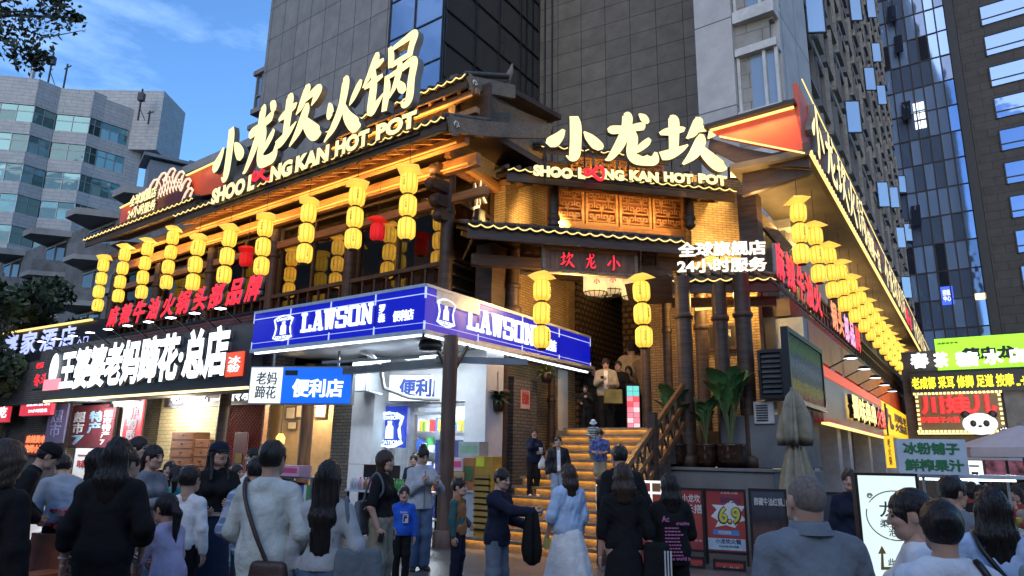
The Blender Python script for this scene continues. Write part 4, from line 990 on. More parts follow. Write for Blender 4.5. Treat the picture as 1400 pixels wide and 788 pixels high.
# ------------------------------------------------------------------ trotter restaurant on the left
m_brown_frame=mat('dark_signboard',(.018,.018,.024),.4)
m_glow_w=emit('white_channel_letter',(.86,.93,1.0),2.0)
FA=Frame(FL.pt(0,.3)[:2],125.9)
tl=FA.uz(72,480);
def quad_on(fr,pts,y=0):return[fr.uz(px,py,y)for px,py in pts]
sgA=tframe('trotter_shop_sign','wide black shop signboard with glowing white characters and gold light line along its foot','shop sign',FA)
uA0,uA1=FA.u(68,510),FA.u(345,480);zA0=3.0;zA1=FA.z(343,441)
bx('board',m_brown_frame,sgA,uA0,uA1,.0,.3,zA0,zA1,bevel=.01)
MB().box(uA0,uA1,-.05,.02,zA0-.06,zA0-.005).build('gold_light_line',emit('gold_tube',(1,.78,.32),2.2),sgA)
lettering(sgA,'王婆婆老妈蹄花·总店',FA.u(86,510),FA.u(317,470),FA.z(200,526),FA.z(200,462),0,m_glow_w,m_side,bold=.045,depth=.08)
MB().ball((FA.u(76,505),-.05,FA.z(76,505)),.5,10,sc=(.55,.12,1.0)).build('emblem',m_glow_w,sgA)
a=FA.box(66,520,84,533);MB().box(a[0],a[1],-.12,-.06,a[2],a[3]).build('emblem_band',emit('pink_band',(.9,.3,.35),.9),sgA)
a=FA.box(313,483,332,514);sq=bx('red_seal',emit('red_seal_panel',(.85,.08,.03),.9),sgA,a[0],a[1],-.04,-.001,a[2],a[3]);lettering(sq,'非遗',a[0]+.08,a[1]-.08,a[2]+.12,a[3]-.12,-.041,m_white_e,bold=.02,depth=.01)if False else lettering(sq,'冰\n粉',a[0]+.08,a[1]-.08,a[2]+.1,a[3]-.1,-.041,m_white_e,bold=.02,depth=.01)
for i,px in enumerate((85,103,123,145,167,192,219,247,277,311)):
    u=uA0+(uA1-uA0)*(i+.5)/10
    MB().bar((u,0,zA1+.02),(u,-.55,zA1+.3),.025).box(u-.13,u+.13,-.68,-.48,zA1+.27,zA1+.32).build('floodlight_arm',m_black,sgA)
    MB().box(u-.11,u+.11,-.66,-.5,zA1+.258,zA1+.269).build('floodlight_lens',emit('cool_flood',(.85,.93,1),9),sgA)
light('AREA',sgA,((uA0+uA1)/2,-.6,zA1+.22),22,(.85,.93,1),abs(uA1-uA0),(R(-20),0,0),'floodlight_glow',size_y=.12)
# red characters on the railing above
rs=tframe('red_rooftop_sign','row of slanting red neon characters standing above the trotter signboard','sign',FA)
bx('rail',m_black,rs,FA.u(148,440),FA.u(364,400),.05,.12,4.72,4.78)
u0,u1=FA.u(150,440),FA.u(364,400)
txt='麻辣牛油火锅头部品牌'
zc0=FA.z(355,412);zc1=FA.z(355,377)
for i,ch in enumerate(txt):
    a=u0+(u1-u0)*(i+.04)/10;b=u0+(u1-u0)*(i+.94)/10
    lettering(rs,ch,a,b,zc0,zc1,0,m_red_led,m_side,bold=.035,depth=.1,shear=.25,name='character')
# hotel sign farther left
FHt=Frame(FA.pt(uA0,.5)[:2],122.0)
ht=tframe('hotel_sign','dark hotel signboard with pale violet characters left of the trotter sign','shop sign',FHt)
b0,b1=FHt.u(-20,470),FHt.u(136,440);z0=FHt.z(20,497);z1=FHt.z(136,433)
bx('board',m_brown_frame,ht,b0,b1,.3,.6,z0+.1,z1)
lt=emit('violet_white_letter',(.42,.48,1.0),1.25)
for i,(p0,p1)in enumerate(((8,28),(31,53),(57,79),(83,104))):lettering(ht,'赛家酒店'[i],FHt.u(p0,470,.3),FHt.u(p1,465,.3),FHt.z((p0+p1)/2,489-i*4.6,.3),FHt.z((p0+p1)/2,457-i*3.6,.3),.3,lt,m_side,bold=.03,depth=.06,name='character')
lettering(ht,'入口',FHt.u(106,468,.3),FHt.u(122,465,.3),FHt.z(114,471,.3),FHt.z(114,460,.3),.3,lt,m_side,bold=.02,depth=.04)
MB().box(b0,b1-1,.2,.3,z1+.0,z1+.05).build('top_light',m_led,ht)
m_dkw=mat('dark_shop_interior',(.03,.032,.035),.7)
# left row building behind those signs
row=tframe('left_shop_row','dim row of street shops under the left signs with brick piers and timber posts','shop row',FA)
xl=FA.u(-260,560)
bx('upper_wall',m_greybrick,row,xl,uA1+.0,.62,1.2,zA0,4.9)
bx('shop_wall',m_greybrick,row,FA.u(148,600,3.2),FA.u(356,600,3.2),3.2,3.5,0,zA0+.5)
bx('shop_wall',m_greybrick,row,xl,FA.u(92,600,1.5),1.5,1.8,0,zA0+.3)
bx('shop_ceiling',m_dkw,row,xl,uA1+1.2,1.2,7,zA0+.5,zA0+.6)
a=FA.box(232,550,292,604,3.0)
bx('tiled_bay',brick('lit_brick_bay',(.34,.31,.22),(.30,.27,.19),(.2,.18,.12),bw=.3,bh=.12,ms=.012,dirt=.2),row,a[0]-.5,a[1]+.1,3.0,3.19,0.9,a[3]+.3)
light('AREA',row,((a[0]+a[1])/2,2.2,min(a[3]+.25,3.4)),120,(1,.85,.6),1.6,name='bay_light',size_y=.3)
o=bx('slat_screen',mat('pale_slat',(.42,.40,.33),.6),row,FA.u(152,560,1.6),FA.u(180,560,1.6),1.6,1.65,1.9,zA0+.3)
for px in(300,416):
    cpx=tframe('timber_post',{300:'round dark timber post beside the red lattice panel',416:'round dark timber post under the hanging light box'}[px],'post',FA,FA.u(px,620,1.2),1.2)
    MB().tube([(0,0,0),(0,0,3.6)],.15,14).lathe([(.2,0),(.2,.2),(.15,.24)],n=14).build('shaft',m_wood2 if px==416 else m_wood,cpx)
# red lattice panel and inner trotter sign
FRd=Frame(FA.pt(FA.u(312,600,1.9),1.9)[:2],118.0)
rp_=tframe('red_lattice_panel','tall red diamond lattice panel at the back of the trotter restaurant','screen',FRd)
a=FRd.box(312,548,352,660)
bx('backing',mat('dark_red_backing',(.09,.015,.015),.6),rp_,a[0],a[1],.05,.08,.3,a[3])
mb=MB();w=a[1]-a[0];st_=.12
for k in np.arange(-3.2,w,st_):
    x0=max(k,0);z0_=.3+(x0-k);x1=min(w,k+(a[3]-.3));z1_=.3+(x1-k)
    if x1>x0+.05:mb.bar((a[0]+x0,0,z0_),(a[0]+x1,0,z1_),.022);mb.bar((a[1]-x0,.02,z0_),(a[1]-x1,.02,z1_),.022)
o=mb.build('diamond_bars',mat('red_lattice',(.42,.05,.05),.5),rp_)
MB().box(a[0]-.06,a[0],-.04,.1,.2,a[3]).box(a[1],a[1]+.06,-.04,.1,.2,a[3]).build('frame',m_beam,rp_)
t,w,h=box_sign('inner_shop_sign','partly hidden black strip with white characters hung under the trotter signboard',FA,228,530,352,551,1.55,[(0,1,m_brown_frame)])
lettering(t,'老妈蹄花 三代传承',.08*w,.96*w,.12*h,.88*h,-.021,m_white_e,bold=.03)
# lit dining room seen between post and pilaster
bx('warm_back_wall',mat('warm_plaster',(.42,.30,.17),.8),row,FA.u(352,600,3.6),FA.u(470,600,3.6),3.6,3.7,0,3.4)
bx('brick_pier',m_greybrick,row,FA.u(453,600,1.7),FA.u(478,600,1.7),1.7,2.1,0,3.4)
light('POINT',row,(FA.u(420,560,3.0),3.0,2.9),60,(1,.72,.4),.15,name='room_light')
for i,(px0,py0,px1,py1)in enumerate(((392,556,404,574),(406,553,416,572),(394,576,406,588),(432,553,446,572))):
    pa=FA.box(px0,py0,px1,py1,3.55);pf=tframe('wall_picture',['upper left small framed picture on the warm dining room wall','upper right small framed picture on the warm dining room wall','lower framed notice on the warm dining room wall','framed picture right of the timber post in the dining room'][i],'picture',FA,pa[0],3.56,pa[2])
    bx('frame',m_wood,pf,0,pa[1]-pa[0],-.03,0,0,pa[3]-pa[2]);bx('sheet',mat('cream_paper',(.6,.52,.38),.8),pf,.04,pa[1]-pa[0]-.04,-.035,-.031,.04,pa[3]-pa[2]-.04)
lb=tframe('glass_lamp','yellow glowing glass lamp in the trotter dining room','lamp',FA,FA.u(383,605,3.2),3.2,1.7);MB().lathe([(.05,0),(.12,.1),(.13,.25),(.06,.36)],n=12).build('shade',emit('amber_shade',(1,.65,.15),1.6),lb);MB().tube([(0,0,.36),(0,0,1.4)],.01,5).build('cord',m_black,lb)
# ================================================================== lanterns
def lantern_mat(name,col,s,dark=.55,ribs=10):
    m,n,b=_new(name);lk=n.links.new
    tc=n.nodes.new('ShaderNodeTexCoord');sp=n.nodes.new('ShaderNodeSeparateXYZ');lk(tc.outputs['Object'],sp.inputs[0])
    at2=n.nodes.new('ShaderNodeMath');at2.operation='ARCTAN2';lk(sp.outputs[1],at2.inputs[0]);lk(sp.outputs[0],at2.inputs[1])
    ml=n.nodes.new('ShaderNodeMath');ml.operation='MULTIPLY';ml.inputs[1].default_value=ribs;lk(at2.outputs[0],ml.inputs[0])
    cs=n.nodes.new('ShaderNodeMath');cs.operation='COSINE';lk(ml.outputs[0],cs.inputs[0])
    mr=n.nodes.new('ShaderNodeMapRange');mr.inputs['From Min'].default_value=.55;mr.inputs['From Max'].default_value=1;mr.inputs['To Min'].default_value=1;mr.inputs['To Max'].default_value=dark;lk(cs.outputs[0],mr.inputs['Value'])
    nz=n.nodes.new('ShaderNodeTexNoise');nz.inputs['Scale'].default_value=9;lk(tc.outputs['Object'],nz.inputs['Vector'])
    m3=n.nodes.new('ShaderNodeMath');m3.operation='MULTIPLY_ADD';lk(nz.outputs['Fac'],m3.inputs[0]);m3.inputs[1].default_value=.5;m3.inputs[2].default_value=.75
    m4=n.nodes.new('ShaderNodeMath');m4.operation='MULTIPLY';lk(m3.outputs[0],m4.inputs[0]);lk(mr.outputs[0],m4.inputs[1])
    z1=n.nodes.new('ShaderNodeMath');z1.operation='SUBTRACT';lk(sp.outputs[2],z1.inputs[0]);z1.inputs[1].default_value=.21
    z2=n.nodes.new('ShaderNodeMath');z2.operation='MULTIPLY';lk(z1.outputs[0],z2.inputs[0]);lk(z1.outputs[0],z2.inputs[1])
    z3=n.nodes.new('ShaderNodeMath');z3.operation='MULTIPLY_ADD';lk(z2.outputs[0],z3.inputs[0]);z3.inputs[1].default_value=-11.0;z3.inputs[2].default_value=1.25 # bulb glow painted into the emission, brightest at mid height
    z4=n.nodes.new('ShaderNodeMath');z4.operation='MULTIPLY';lk(z3.outputs[0],z4.inputs[0]);lk(m4.outputs[0],z4.inputs[1]);m4=z4
    m5=n.nodes.new('ShaderNodeMath');m5.operation='MULTIPLY';m5.inputs[1].default_value=s*EM;lk(m4.outputs[0],m5.inputs[0]);lk(m5.outputs[0],b.inputs['Emission Strength'])
    b.inputs['Emission Color'].default_value=(*col,1);b.inputs['Base Color'].default_value=(*[c*.7 for c in col],1);b.inputs['Roughness'].default_value=.7
    return m
m_lan=lantern_mat('yellow_lantern_cloth',(1.0,.61,.07),1.1,.4)
m_cap=emit('yellow_lantern_cap',(1.0,.62,.10),.85)
m_lanr=lantern_mat('red_lantern_cloth',(.85,.015,.02),.45,.5)
m_capr=emit('red_lantern_cap',(.85,.02,.02),.4)
m_ring=mat('lantern_ring',(.03,.02,.01),.5)
LR,LH=.185,.435
prof=[(r_*.93,z_)for r_,z_ in[(.10,0),(.105,.012),(.15,.035),(.178,.075),(.185,.13),(.187,.22),(.185,.31),(.178,.36),(.15,.40),(.105,.423),(.10,.435)]]
rib=MB().lathe(prof,n=28)
lan_mesh=rib.mesh('lantern',m_lan);lanr_mesh=rib.mesh('red_lantern',m_lanr)
ring_mesh=MB().lathe([(.0,-.03),(.085,-.03),(.09,.0),(.09,.012),(.0,.012)],n=14).mesh('ring',m_ring)
def cap_mesh(m):return MB().add([(-.22,-.22,0),(.22,-.22,0),(.22,.22,0),(-.22,.22,0),(-.09,-.09,.1),(.09,-.09,.1),(.09,.09,.1),(-.09,.09,.1)],[(3,2,1,0),(0,1,5,4),(1,2,6,5),(2,3,7,6),(3,0,4,7),(4,5,6,7)]).mesh('cap',m)
capy=cap_mesh(m_cap);capr=cap_mesh(m_capr)
tm,tv=_glyphs('小\n龙\n坎',.004,.003,res=1)
tm.materials.clear();tm.materials.append(m_ring)
lo,hi=tv.min(0),tv.max(0);q=np.empty_like(tv);q[:,0]=(tv[:,0]-lo[0])/(hi[0]-lo[0])*.045-.02;q[:,2]=.12+(tv[:,1]-lo[1])/(hi[1]-lo[1])*.2;q[:,1]=-.178-(tv[:,2]-lo[2])*.3
tm.vertices.foreach_set('co',q.ravel());tm.update();tm.name='small_characters'
def lantern_string(label,loc,rot,n=3,red=False,group=None,cord=.5,scale=1.0,tilt=0.0,name='lantern_string'):
    t=thing(name,label,'lantern',loc,rot,group);t.scale=(scale,)*3
    z=-.1
    c=place('cap',capr if red else capy,t,(0,0,z),(R(random.uniform(-7,7)+tilt),R(random.uniform(-7,7)),R(45+random.uniform(-14,14))))
    MB().tube([(0,0,z+.08),(0,0,cord)],.008,5).build('cord',m_ring,t)
    z-=.02
    for i in range(n):
        z-=LH+.035
        l=place('lantern',lanr_mesh if red else lan_mesh,t,(random.uniform(-.012,.012)*i,random.uniform(-.01,.01)*i,z),(R(random.uniform(-2,2)),R(random.uniform(-2,2)),R(random.uniform(-40,40))))
        place('ring',ring_mesh,l)
        if not red:place('small_characters',tm,l,(0,0,0),(0,0,R(random.choice([-25,10,20,35]))))
    return t
ORD=['first','second','third','fourth','fifth','sixth','seventh','eighth','ninth','tenth','eleventh','twelfth','thirteenth','fourteenth','fifteenth']
GL='yellow lantern strings along the left wing eave'
for i,(px,py,n)in enumerate(((560,233,3),(489,252,3),(423,276,3),(364,297,3),(315,312,3),(272,325,3),(238,314,4),(203,330,4),(172,338,4),(143,353,4))):
    y=.12 if n==3 else.3
    u,z=FW.uz(px,py,y)
    sc=1.06 if n==3 else.97
    lantern_string('string of %s yellow lanterns under the left wing eave, %s from the restaurant corner'%('three' if n==3 else 'four',ORD[i]),FW.pt(u,y,z+.1),FW.rot,n,group=GL,scale=sc,cord=.5)
GI='dim lantern strings behind the left wing balcony glass'  # reflections of the outer strings, modelled as extra lanterns
for i,(px,py)in enumerate(((536,270),(466,292),(403,315),(604,255))):
    y=2.3;u,z=FW.uz(px,py,y)
    lantern_string(['lantern string inside the balcony glass behind the red lantern','lantern string inside the balcony glass left of the second outer string','lantern string inside the balcony glass beside the third outer string','lantern string inside the balcony glass next to the corner post'][i],FW.pt(u,y,min(z,7.4)),FW.rot,3,group=GI,cord=.3,scale=1.0)
for px,py,y,lb in((517,302,.9,'single red lantern between the first and second yellow strings'),(338,342,.9,'single red lantern beside the fifth yellow string, above the neon characters')):
    u,z=FW.uz(px,py,y);lantern_string(lb,FW.pt(u,y,z+.1),FW.rot,1,red=True,group='single red lanterns under the eave',cord=.8,name='red_lantern')
for px,py,y,lb in((741,379,-.5,'yellow lantern string left of the entrance, hanging before the blue fascia'),(877,381,-.5,'yellow lantern string right of the entrance, hanging before the dark columns')):
    u,z=FC.uz(px,py,y);lantern_string(lb,FC.pt(u,y,z+.1),FC.rot,3,group='pair of lantern strings at the entrance',cord=.7,scale=1.0)
GR='yellow lantern strings under the right wing soffit'
u1=FX.u(1090,280);u2=FX.u(1204,437);st2=(u2-u1)/8
for i in range(14):
    lantern_string('string of three yellow lanterns under the right street soffit, %s from the corner'%ORD[i],FX.pt(u1+st2*i,0,FX.z(1090,276)+.1),FX.rot,3,group=GR,cord=zs-FX.z(1090,276)-.1,scale=.98)
# dim lanterns on the railing level of the right wing
for i,(px,py)in enumerate(((1102,420),(1117,436),(1131,451))):
    u,z=FX.uz(px,py,.9);lantern_string('single pale lantern behind the red characters of the right railing, %s from the left'%ORD[i],FX.pt(u,.9,z+.1),FX.rot,1,group='single lanterns behind the right railing',cord=.6,scale=.9,name='small_lantern')
# drum lanterns inside the entrance passage
m_drum=lantern_mat('cream_drum_cloth',(1.0,.72,.35),.75,.8,24)
dm=MB().lathe([(.0,.5),(.26,.5),(.3,.44),(.3,.06),(.26,0),(.0,0)],n=24).mesh('drum',m_drum)
mb=MB()
for k in range(14):
    a=2*math.pi*k/14;mb.tube([(.3*math.cos(a),.3*math.sin(a),.05),(.27*math.cos(a),.27*math.sin(a),-.04),(.18*math.cos(a),.18*math.sin(a),-.13)],.008,4)
mb.lathe([(.31,-.0),(.315,.012),(.31,.024)],n=20).lathe([(.17,-.14),(.19,-.13),(.17,-.12)],n=16)
wm=mb.mesh('wire_basket',m_ring)
for i,(px,py,y)in enumerate(((814,402,2.6),(836,399,3.2),(855,400,3.8),(866,408,2.9),(825,404,4.4))):
    u,z=FC.uz(px,py,y)
    t=thing('drum_lantern',['leftmost cream drum lantern in the entrance passage','large middle cream drum lantern in the entrance passage','right cream drum lantern deeper in the entrance passage','cream drum lantern half hidden by the right lantern string','small cream drum lantern farthest back in the entrance passage'][i],'lantern',FC.pt(u,y,z),0,'cream drum lanterns in the passage')
    d=place('drum',dm,t);place('wire_basket',wm,t);MB().tube([(0,0,.5),(0,0,1.2)],.01,5).build('cord',m_ring,t)
    lettering(d,'小',-.08,.08,.17,.33,-.302,m_red_led,bold=.03,depth=.008)
# ================================================================== the big signs
def hot_pot_sign(name,label,fr,chars,boxes,eng,y,tilt_box=None,depth=.16):
    t=tframe(name,label,'sign',fr)
    for ch,(px0,py0,px1,py1)in zip(chars,boxes):
        xm=(px0+px1)/2
        brush(t,ch,fr.u(px0,(py0+py1)/2,y),fr.u(px1,(py0+py1)/2,y),fr.z(xm,py1,y),fr.z(xm,py0,y),y,m_face,m_side,depth,k=1.22)
    return t
bs=hot_pot_sign('left_roof_sign','giant glowing cream brush characters with latin line on the left wing eave',FW,'小龙坎火锅',[(300,180,340,246),(345,149,388,230),(389,124,447,200),(452,110,503,188),(504,68,577,158)],None,-.05)
def eng_line(t,fr,words,y,bold=.03):
    for s,(px0,px1),(ya0,ya1),m in words:
        xm=(px0+px1)/2
        lettering(t,s,fr.u(px0,ya0,y),fr.u(px1,ya0,y),fr.z(xm,ya1,y),fr.z(xm,ya0,y),y,m,m_side,bold=bold,depth=.09,name='latin_letters')
def infinity(t,fr,px0,px1,py,h,y):
    a=fr.u(px0,py,y);b=fr.u(px1,py,y);zc_=fr.z((px0+px1)/2,py,y);r=(b-a)/2
    pts=[((a+b)/2+r*1.05*math.cos(th),y-.05,zc_+h*math.sin(2*th)*.55+(.3*h*math.sin(th)if True else 0))for th in np.linspace(0,2*math.pi,28)]
    MB().tube(pts,.04,7,cap=False).build('red_loop',m_red_led,t)
LW=[('SHOO',(294,337),(261,275-11),m_face)]
def sline(px):return 283-(px-294)*.3785 # baseline of the latin line
def sword(px0,px1,h0,h1):
    xm=(px0+px1)/2;b=sline(xm);h=h0+(h1-h0)*0;return(px0,px1),(b-(26+(xm-300)*.012),b)
E_=[('SHOO',293,337),('L',342,351),('NG',373,402),('KAN',408,452),('HOT',462,507),('POT',518,572)]
for s,a,b in E_:
    xm=(a+b)/2;base=281-(xm-294)*.385;top=base-(20+(xm-300)*.006)
    lettering(bs,s,FW.u(a,base,-.05),FW.u(b,base,-.05),FW.z(xm,base+1,-.05),FW.z(xm,top,-.05),-.05,m_face,m_side,bold=.06,depth=.09,name='latin_letters')
infinity(bs,FW,349,374,238,.3,-.05)
bx('sign_rail',m_black,bs,FW.u(292,270),FW.u(572,170),.02,.06,FW.z(430,232,0)-.02,FW.z(430,232,0)+.03)
# orange red panels and the dragon scale crest at the left end
pr_=tframe('orange_red_roof_panel','orange red backing panel on the left eave between crest and brush characters','sign panel',FW)
y=.25
a=[FW.uz(256,241,y),FW.uz(306,218,y),FW.uz(306,262,y),FW.uz(262,270,y)];MB().prism(a,y,y+.1).build('panel',m_redp,pr_)
MB().bar((a[0][0],y-.04,a[0][1]),(a[1][0],y-.04,a[1][1]),.04).build('light_line',m_led,pr_)
light('AREA',pr_,((a[0][0]+a[1][0])/2,y-.25,a[1][1]+.05),2.5,(1,.6,.25),1.2,(R(-28),0,0),'panel_light',size_y=.05)
pr2=tframe('orange_red_end_panel','orange red backing panel at the far left end of the eave','sign panel',FW)
a=[FW.uz(166,285,y),FW.uz(190,273,y),FW.uz(188,300,y),FW.uz(162,313,y)];MB().prism(a,y,y+.1).build('panel',m_redp,pr2);MB().bar((a[0][0],y-.04,a[0][1]),(a[1][0],y-.04,a[1][1]),.04).build('light_line',m_led,pr2)
light('AREA',pr2,((a[0][0]+a[1][0])/2,y-.25,a[0][1]+.25),2,(1,.6,.25),.8,(R(-28),0,0),'panel_light',size_y=.05)
cr=tframe('scale_crest_sign','dark red crest of dragon scales outlined in cream with two lines of characters','sign',FW)
y=.12
hump=[(180,302),(192,280),(205,259),(216,246),(228,238),(240,234),(252,240),(259,252),(261,268),(256,274),(222,290)]
MB().prism([FW.uz(a,b,y)for a,b in hump],y,y+.12).build('crest',mat('dark_red_crest',(.12,.012,.015),.5),cr)
cl_=emit('cream_outline',(1.0,.72,.5),.9)
mb=MB()
curls=[(192,279),(203,263),(213,250),(224,241),(236,235),(248,239),(257,249),(260,262)]
for(cx,cyy)in curls:
    pts=[(FW.u(cx+dx,cyy+dy,y),y-.03,FW.z(cx+dx,cyy+dy,y))for dx,dy in((-9,13),(-5,3),(-1,-3),(3,-4),(5,-1),(3,3),(1,8))]
    mb.tube(pts,.035,5)
for k in range(9):
    f=k/8
    mb.tube([(FW.u(212+34*f+6*t,274-16*f-30*t*(1-abs(f-.5)),y),y-.03,FW.z(212+34*f+6*t,274-16*f-30*t*(1-abs(f-.5)),y))for t in(0,.4,.8)],.02,4)
    mb.tube([(FW.u(218+34*f-8*t,272-14*f-30*t*(1-abs(f-.5)),y),y-.045,FW.z(218+34*f-8*t,272-14*f-30*t*(1-abs(f-.5)),y))for t in(0,.4,.8)],.02,4)
mb.build('scale_lines',cl_,cr)
for s,p0,p1,b0,t0 in(('全球旗舰店',181,215,278,263),('24小时服务',178,214,295,281)):
    lettering(cr,s,FW.u(p0,b0,0),FW.u(p1,b0,0),FW.z((p0+p1)/2,b0,0),FW.z((p0+p1)/2,t0,0),0,m_face,m_side,bold=.03,depth=.08)
# sign over the entrance
y=.45
cs=hot_pot_sign('entrance_roof_sign','glowing cream brush characters with latin line on the canopy over the corner entrance',FC,'小龙坎',[(744,163,820,221),(824,159,895,226),(899,163,984,231)],None,y,depth=.14)
for s,a,b in(('SHOO',728,782),('L',789,799),('NG',824,852),('KAN',859,899),('HOT',906,946),('POT',953,992)):
    xm=(a+b)/2;base=243.5+(xm-728)*.032
    lettering(cs,s,FC.u(a,base,y),FC.u(b,base,y),FC.z(xm,base+(xm-728)*.012,y),FC.z(xm,base-15.5+(xm-728)*.02,y),y,m_face,m_side,bold=.07,depth=.08,name='latin_letters')
infinity(cs,FC,799,824,237.5,.2,y)
bx('sign_rail',m_black,cs,FC.u(730,243,y),FC.u(990,250,y),y+.01,y+.04,FC.z(860,252,y)-.02,FC.z(860,252,y)+.01)
for px in(745,800,860,920,980):MB().tube([(FC.u(px,240,y),y+.03,FC.z(px,250,y)),(FC.u(px,240,y),y+.03,FC.z(px,200,y))],.02,5).build('sign_bracket',m_black,cs)
y=-.15
fl_=tframe('flagship_sign','two lines of glowing white characters standing on the small porch canopy','sign',FY)
for s,p0,p1,b0,t0 in(('全球旗舰店',927,1047,352,331),('24小时服务',926,1049,374,354)):
    lettering(fl_,s,FY.u(p0,b0,y),FY.u(p1,b0,y),FY.z((p0+p1)/2,b0,y),FY.z((p0+p1)/2,t0,y),y,emit('warm_white_letter',(1.0,.92,.68),1.4),m_side,bold=.04,depth=.07)
for px in(940,985,1030):MB().tube([(FY.u(px,370,y),y+.03,FY.z(px,380,y)),(FY.u(px,370,y),y+.03,FY.z(px,335,y))],.015,5).build('sign_bracket',m_black,fl_)
# carved plaque
y=.35
pq=tframe('carved_plaque','brown wooden plaque in a pale carved frame with three red characters','plaque',FC)
a=FC.box(746,341,867,376,y)
bx('board',m_wood2,pq,a[0],a[1],y,y+.08,a[2],a[3])
f=MB().box(a[0]-.07,a[1]+.07,y-.05,y+.1,a[3],a[3]+.08).box(a[0]-.07,a[1]+.07,y-.05,y+.1,a[2]-.08,a[2]).box(a[0]-.08,a[0],y-.05,y+.1,a[2],a[3]).box(a[1],a[1]+.08,y-.05,y+.1,a[2],a[3])
f.build('frame',m_grey_wood,pq,bevel=.015)
mb=MB()
for zz_ in(a[3]+.04,a[2]-.04):mb.tube([(a[0]+(a[1]-a[0])*k/40,y-.055,zz_+.02*math.sin(k*.9))for k in range(41)],.014,5)
mb.build('frame_carving',m_grey_wood,pq)
for ch,p0,p1 in(('坎',766,784),('龙',800,814),('小',829,847)):brush(pq,ch,FC.u(p0,360,y),FC.u(p1,360,y),FC.z(808,368,y),FC.z(808,348,y),y,m_red_led,m_side,.04,k=.75)
# floodlights on the brick
def flood(label,fr,px,py,y,aim,e=9,face=-1):
    u,z=fr.uz(px,py,y);t=tframe('floodlight',label,'floodlight',fr,u,y,z,'black floodlights on the brickwork')
    MB().box(-.13,.13,-.06,.06,-.15,.15).box(-.02,.02,.06,.2,-.02,.02).build('housing',m_black,t,bevel=.01)
    MB().box(-.11,.11,.062,.066,-.13,.13).build('lens',emit('flood_lens',(1,.68,.28),4),t)
    light('SPOT',t,(0,-.3,-.1),e*10,(1,.62,.2),.06,aim,'flood_beam',spot=R(120))
flood('upper black floodlight on the brick flank right of the gable panelling',FQ,694,222,-.35,(R(100),0,R(-25)))
flood('lower black floodlight on the entrance canopy left end',FE,656,296,-.6,(R(110),0,R(-35)))
flood('black floodlight on the right end of the upper canopy',FC,1003,237,1.2,(R(80),0,R(40)))
light('SPOT',rest,Vector(FQ.pt(.8,-1.4,7.2))-RP,170,(1,.6,.2),.1,(R(80),0,FQ.rot),'brick_wash',spot=R(110))
light('SPOT',rest,Vector(FC.pt(br0+.6,.9,6.4))-RP,120,(1,.6,.2),.1,(R(105),0,FC.rot),'brick_wash',spot=R(110))
# ================================================================== right hand shops
rw=tframe('right_shop_row','row of small lit shops under the right wing with grey pillars and dark doorways','shop row',FX)
ua=-1.9
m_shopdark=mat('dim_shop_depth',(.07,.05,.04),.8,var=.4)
m_pil=mat('blue_grey_pillar',(.26,.29,.33),.6,stain=.25)
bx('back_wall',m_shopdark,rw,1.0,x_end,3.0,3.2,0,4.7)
bx('fascia_board',m_redp,rw,1.6,x_end,.3,.5,FX.z(1200,540,.2),4.74)
for u in(1.2,4.4,6.2,10.4,14.6,18.8,23,27):bx('pillar',m_pil,rw,u,u+.55,.3,.9,0,4.7)
for u0_,u1_ in((1.76,4.38),(4.97,6.18),(6.77,10.38),(10.97,14.58),(15.17,18.78),(19.37,22.98)):
    n_=max(1,round((u1_-u0_)/1.1));w_=(u1_-u0_)/n_
    for k in range(n_):
        d_=bx('door',m_pane,rw,u0_+k*w_+.06,u0_+(k+1)*w_-.06,.8,.812,.1,2.6);a_=u0_+k*w_;MB().box(a_,a_+.06,.77,.84,0,2.7).box(a_+w_-.06,a_+w_,.77,.84,0,2.7).box(a_+.06,a_+w_-.06,.77,.84,2.6,2.7).box(a_+.06,a_+w_-.06,.77,.84,0,.1).build('frame',m_wood,d_)
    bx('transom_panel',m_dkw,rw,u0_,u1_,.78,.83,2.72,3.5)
    mb=MB();r_=random.Random(int(u0_*10))
    for k in range(int((u1_-u0_)*9)):x_=r_.uniform(u0_+.1,u1_-.25);z_=r_.uniform(.5,2.2);mb.box(x_,x_+r_.uniform(.08,.25),2.2,2.5,z_,z_+r_.uniform(.1,.3),r_.randrange(4))
    tag(mb.build('shop_goods',[mat('goods_'+c,k,.6)for c,k in(('red',(.35,.05,.04)),('tan',(.4,.28,.15)),('white',(.5,.48,.45)),('dark',(.05,.05,.06)))],rw),kind='stuff')
for u in(2.6,8.3,12.5,16.7):bx('lit_shelf',emit('warm_shop_light',(1,.72,.35),.9),rw,u,u+1.2,2.8,2.9,1.2,2.2)
for u in(3.0,7.5,12,17):light('POINT',rw,(u,1.9,3.0),16,(1,.75,.45),.15,name='shop_light')
# railing characters
rr=tframe('right_railing_sign','red neon characters standing along the right wing railing','sign',FX)
y=.25
for i,(ch,p0,p1,py0,py1,m)in enumerate((('麻',1061,1073,404,446,m_red_led),('辣',1075,1087,411,451,m_red_led),('牛',1089,1099,425,456,m_red_led),('油',1100,1110,434,469,m_red_led),('火',1111,1121,442,470,m_red_led),('锅',1133,1141,457,482,emit('orange_neon',(1,.25,.1),1.3)),('头',1142,1149,464,486,emit('orange_neon',(1,.25,.1),1.3)),('部',1150,1156,470,494,emit('pink_neon',(1,.35,.6),1.2)),('品',1157,1163,476,500,emit('pink_neon',(1,.35,.6),1.2)),('牌',1164,1170,482,506,m_red_led))):
    u0,u1=FX.u(p0,440,y),FX.u(p1,440,y);z0=4.95;z1=5.75
    lettering(rr,ch,u0,u1,z0,z1,y,m,m_side,bold=.04,depth=.08,name='character')
bx('rail',m_black,rr,FX.u(1060,440,y),FX.u(1171,500,y),y+.02,y+.06,4.9,4.95)
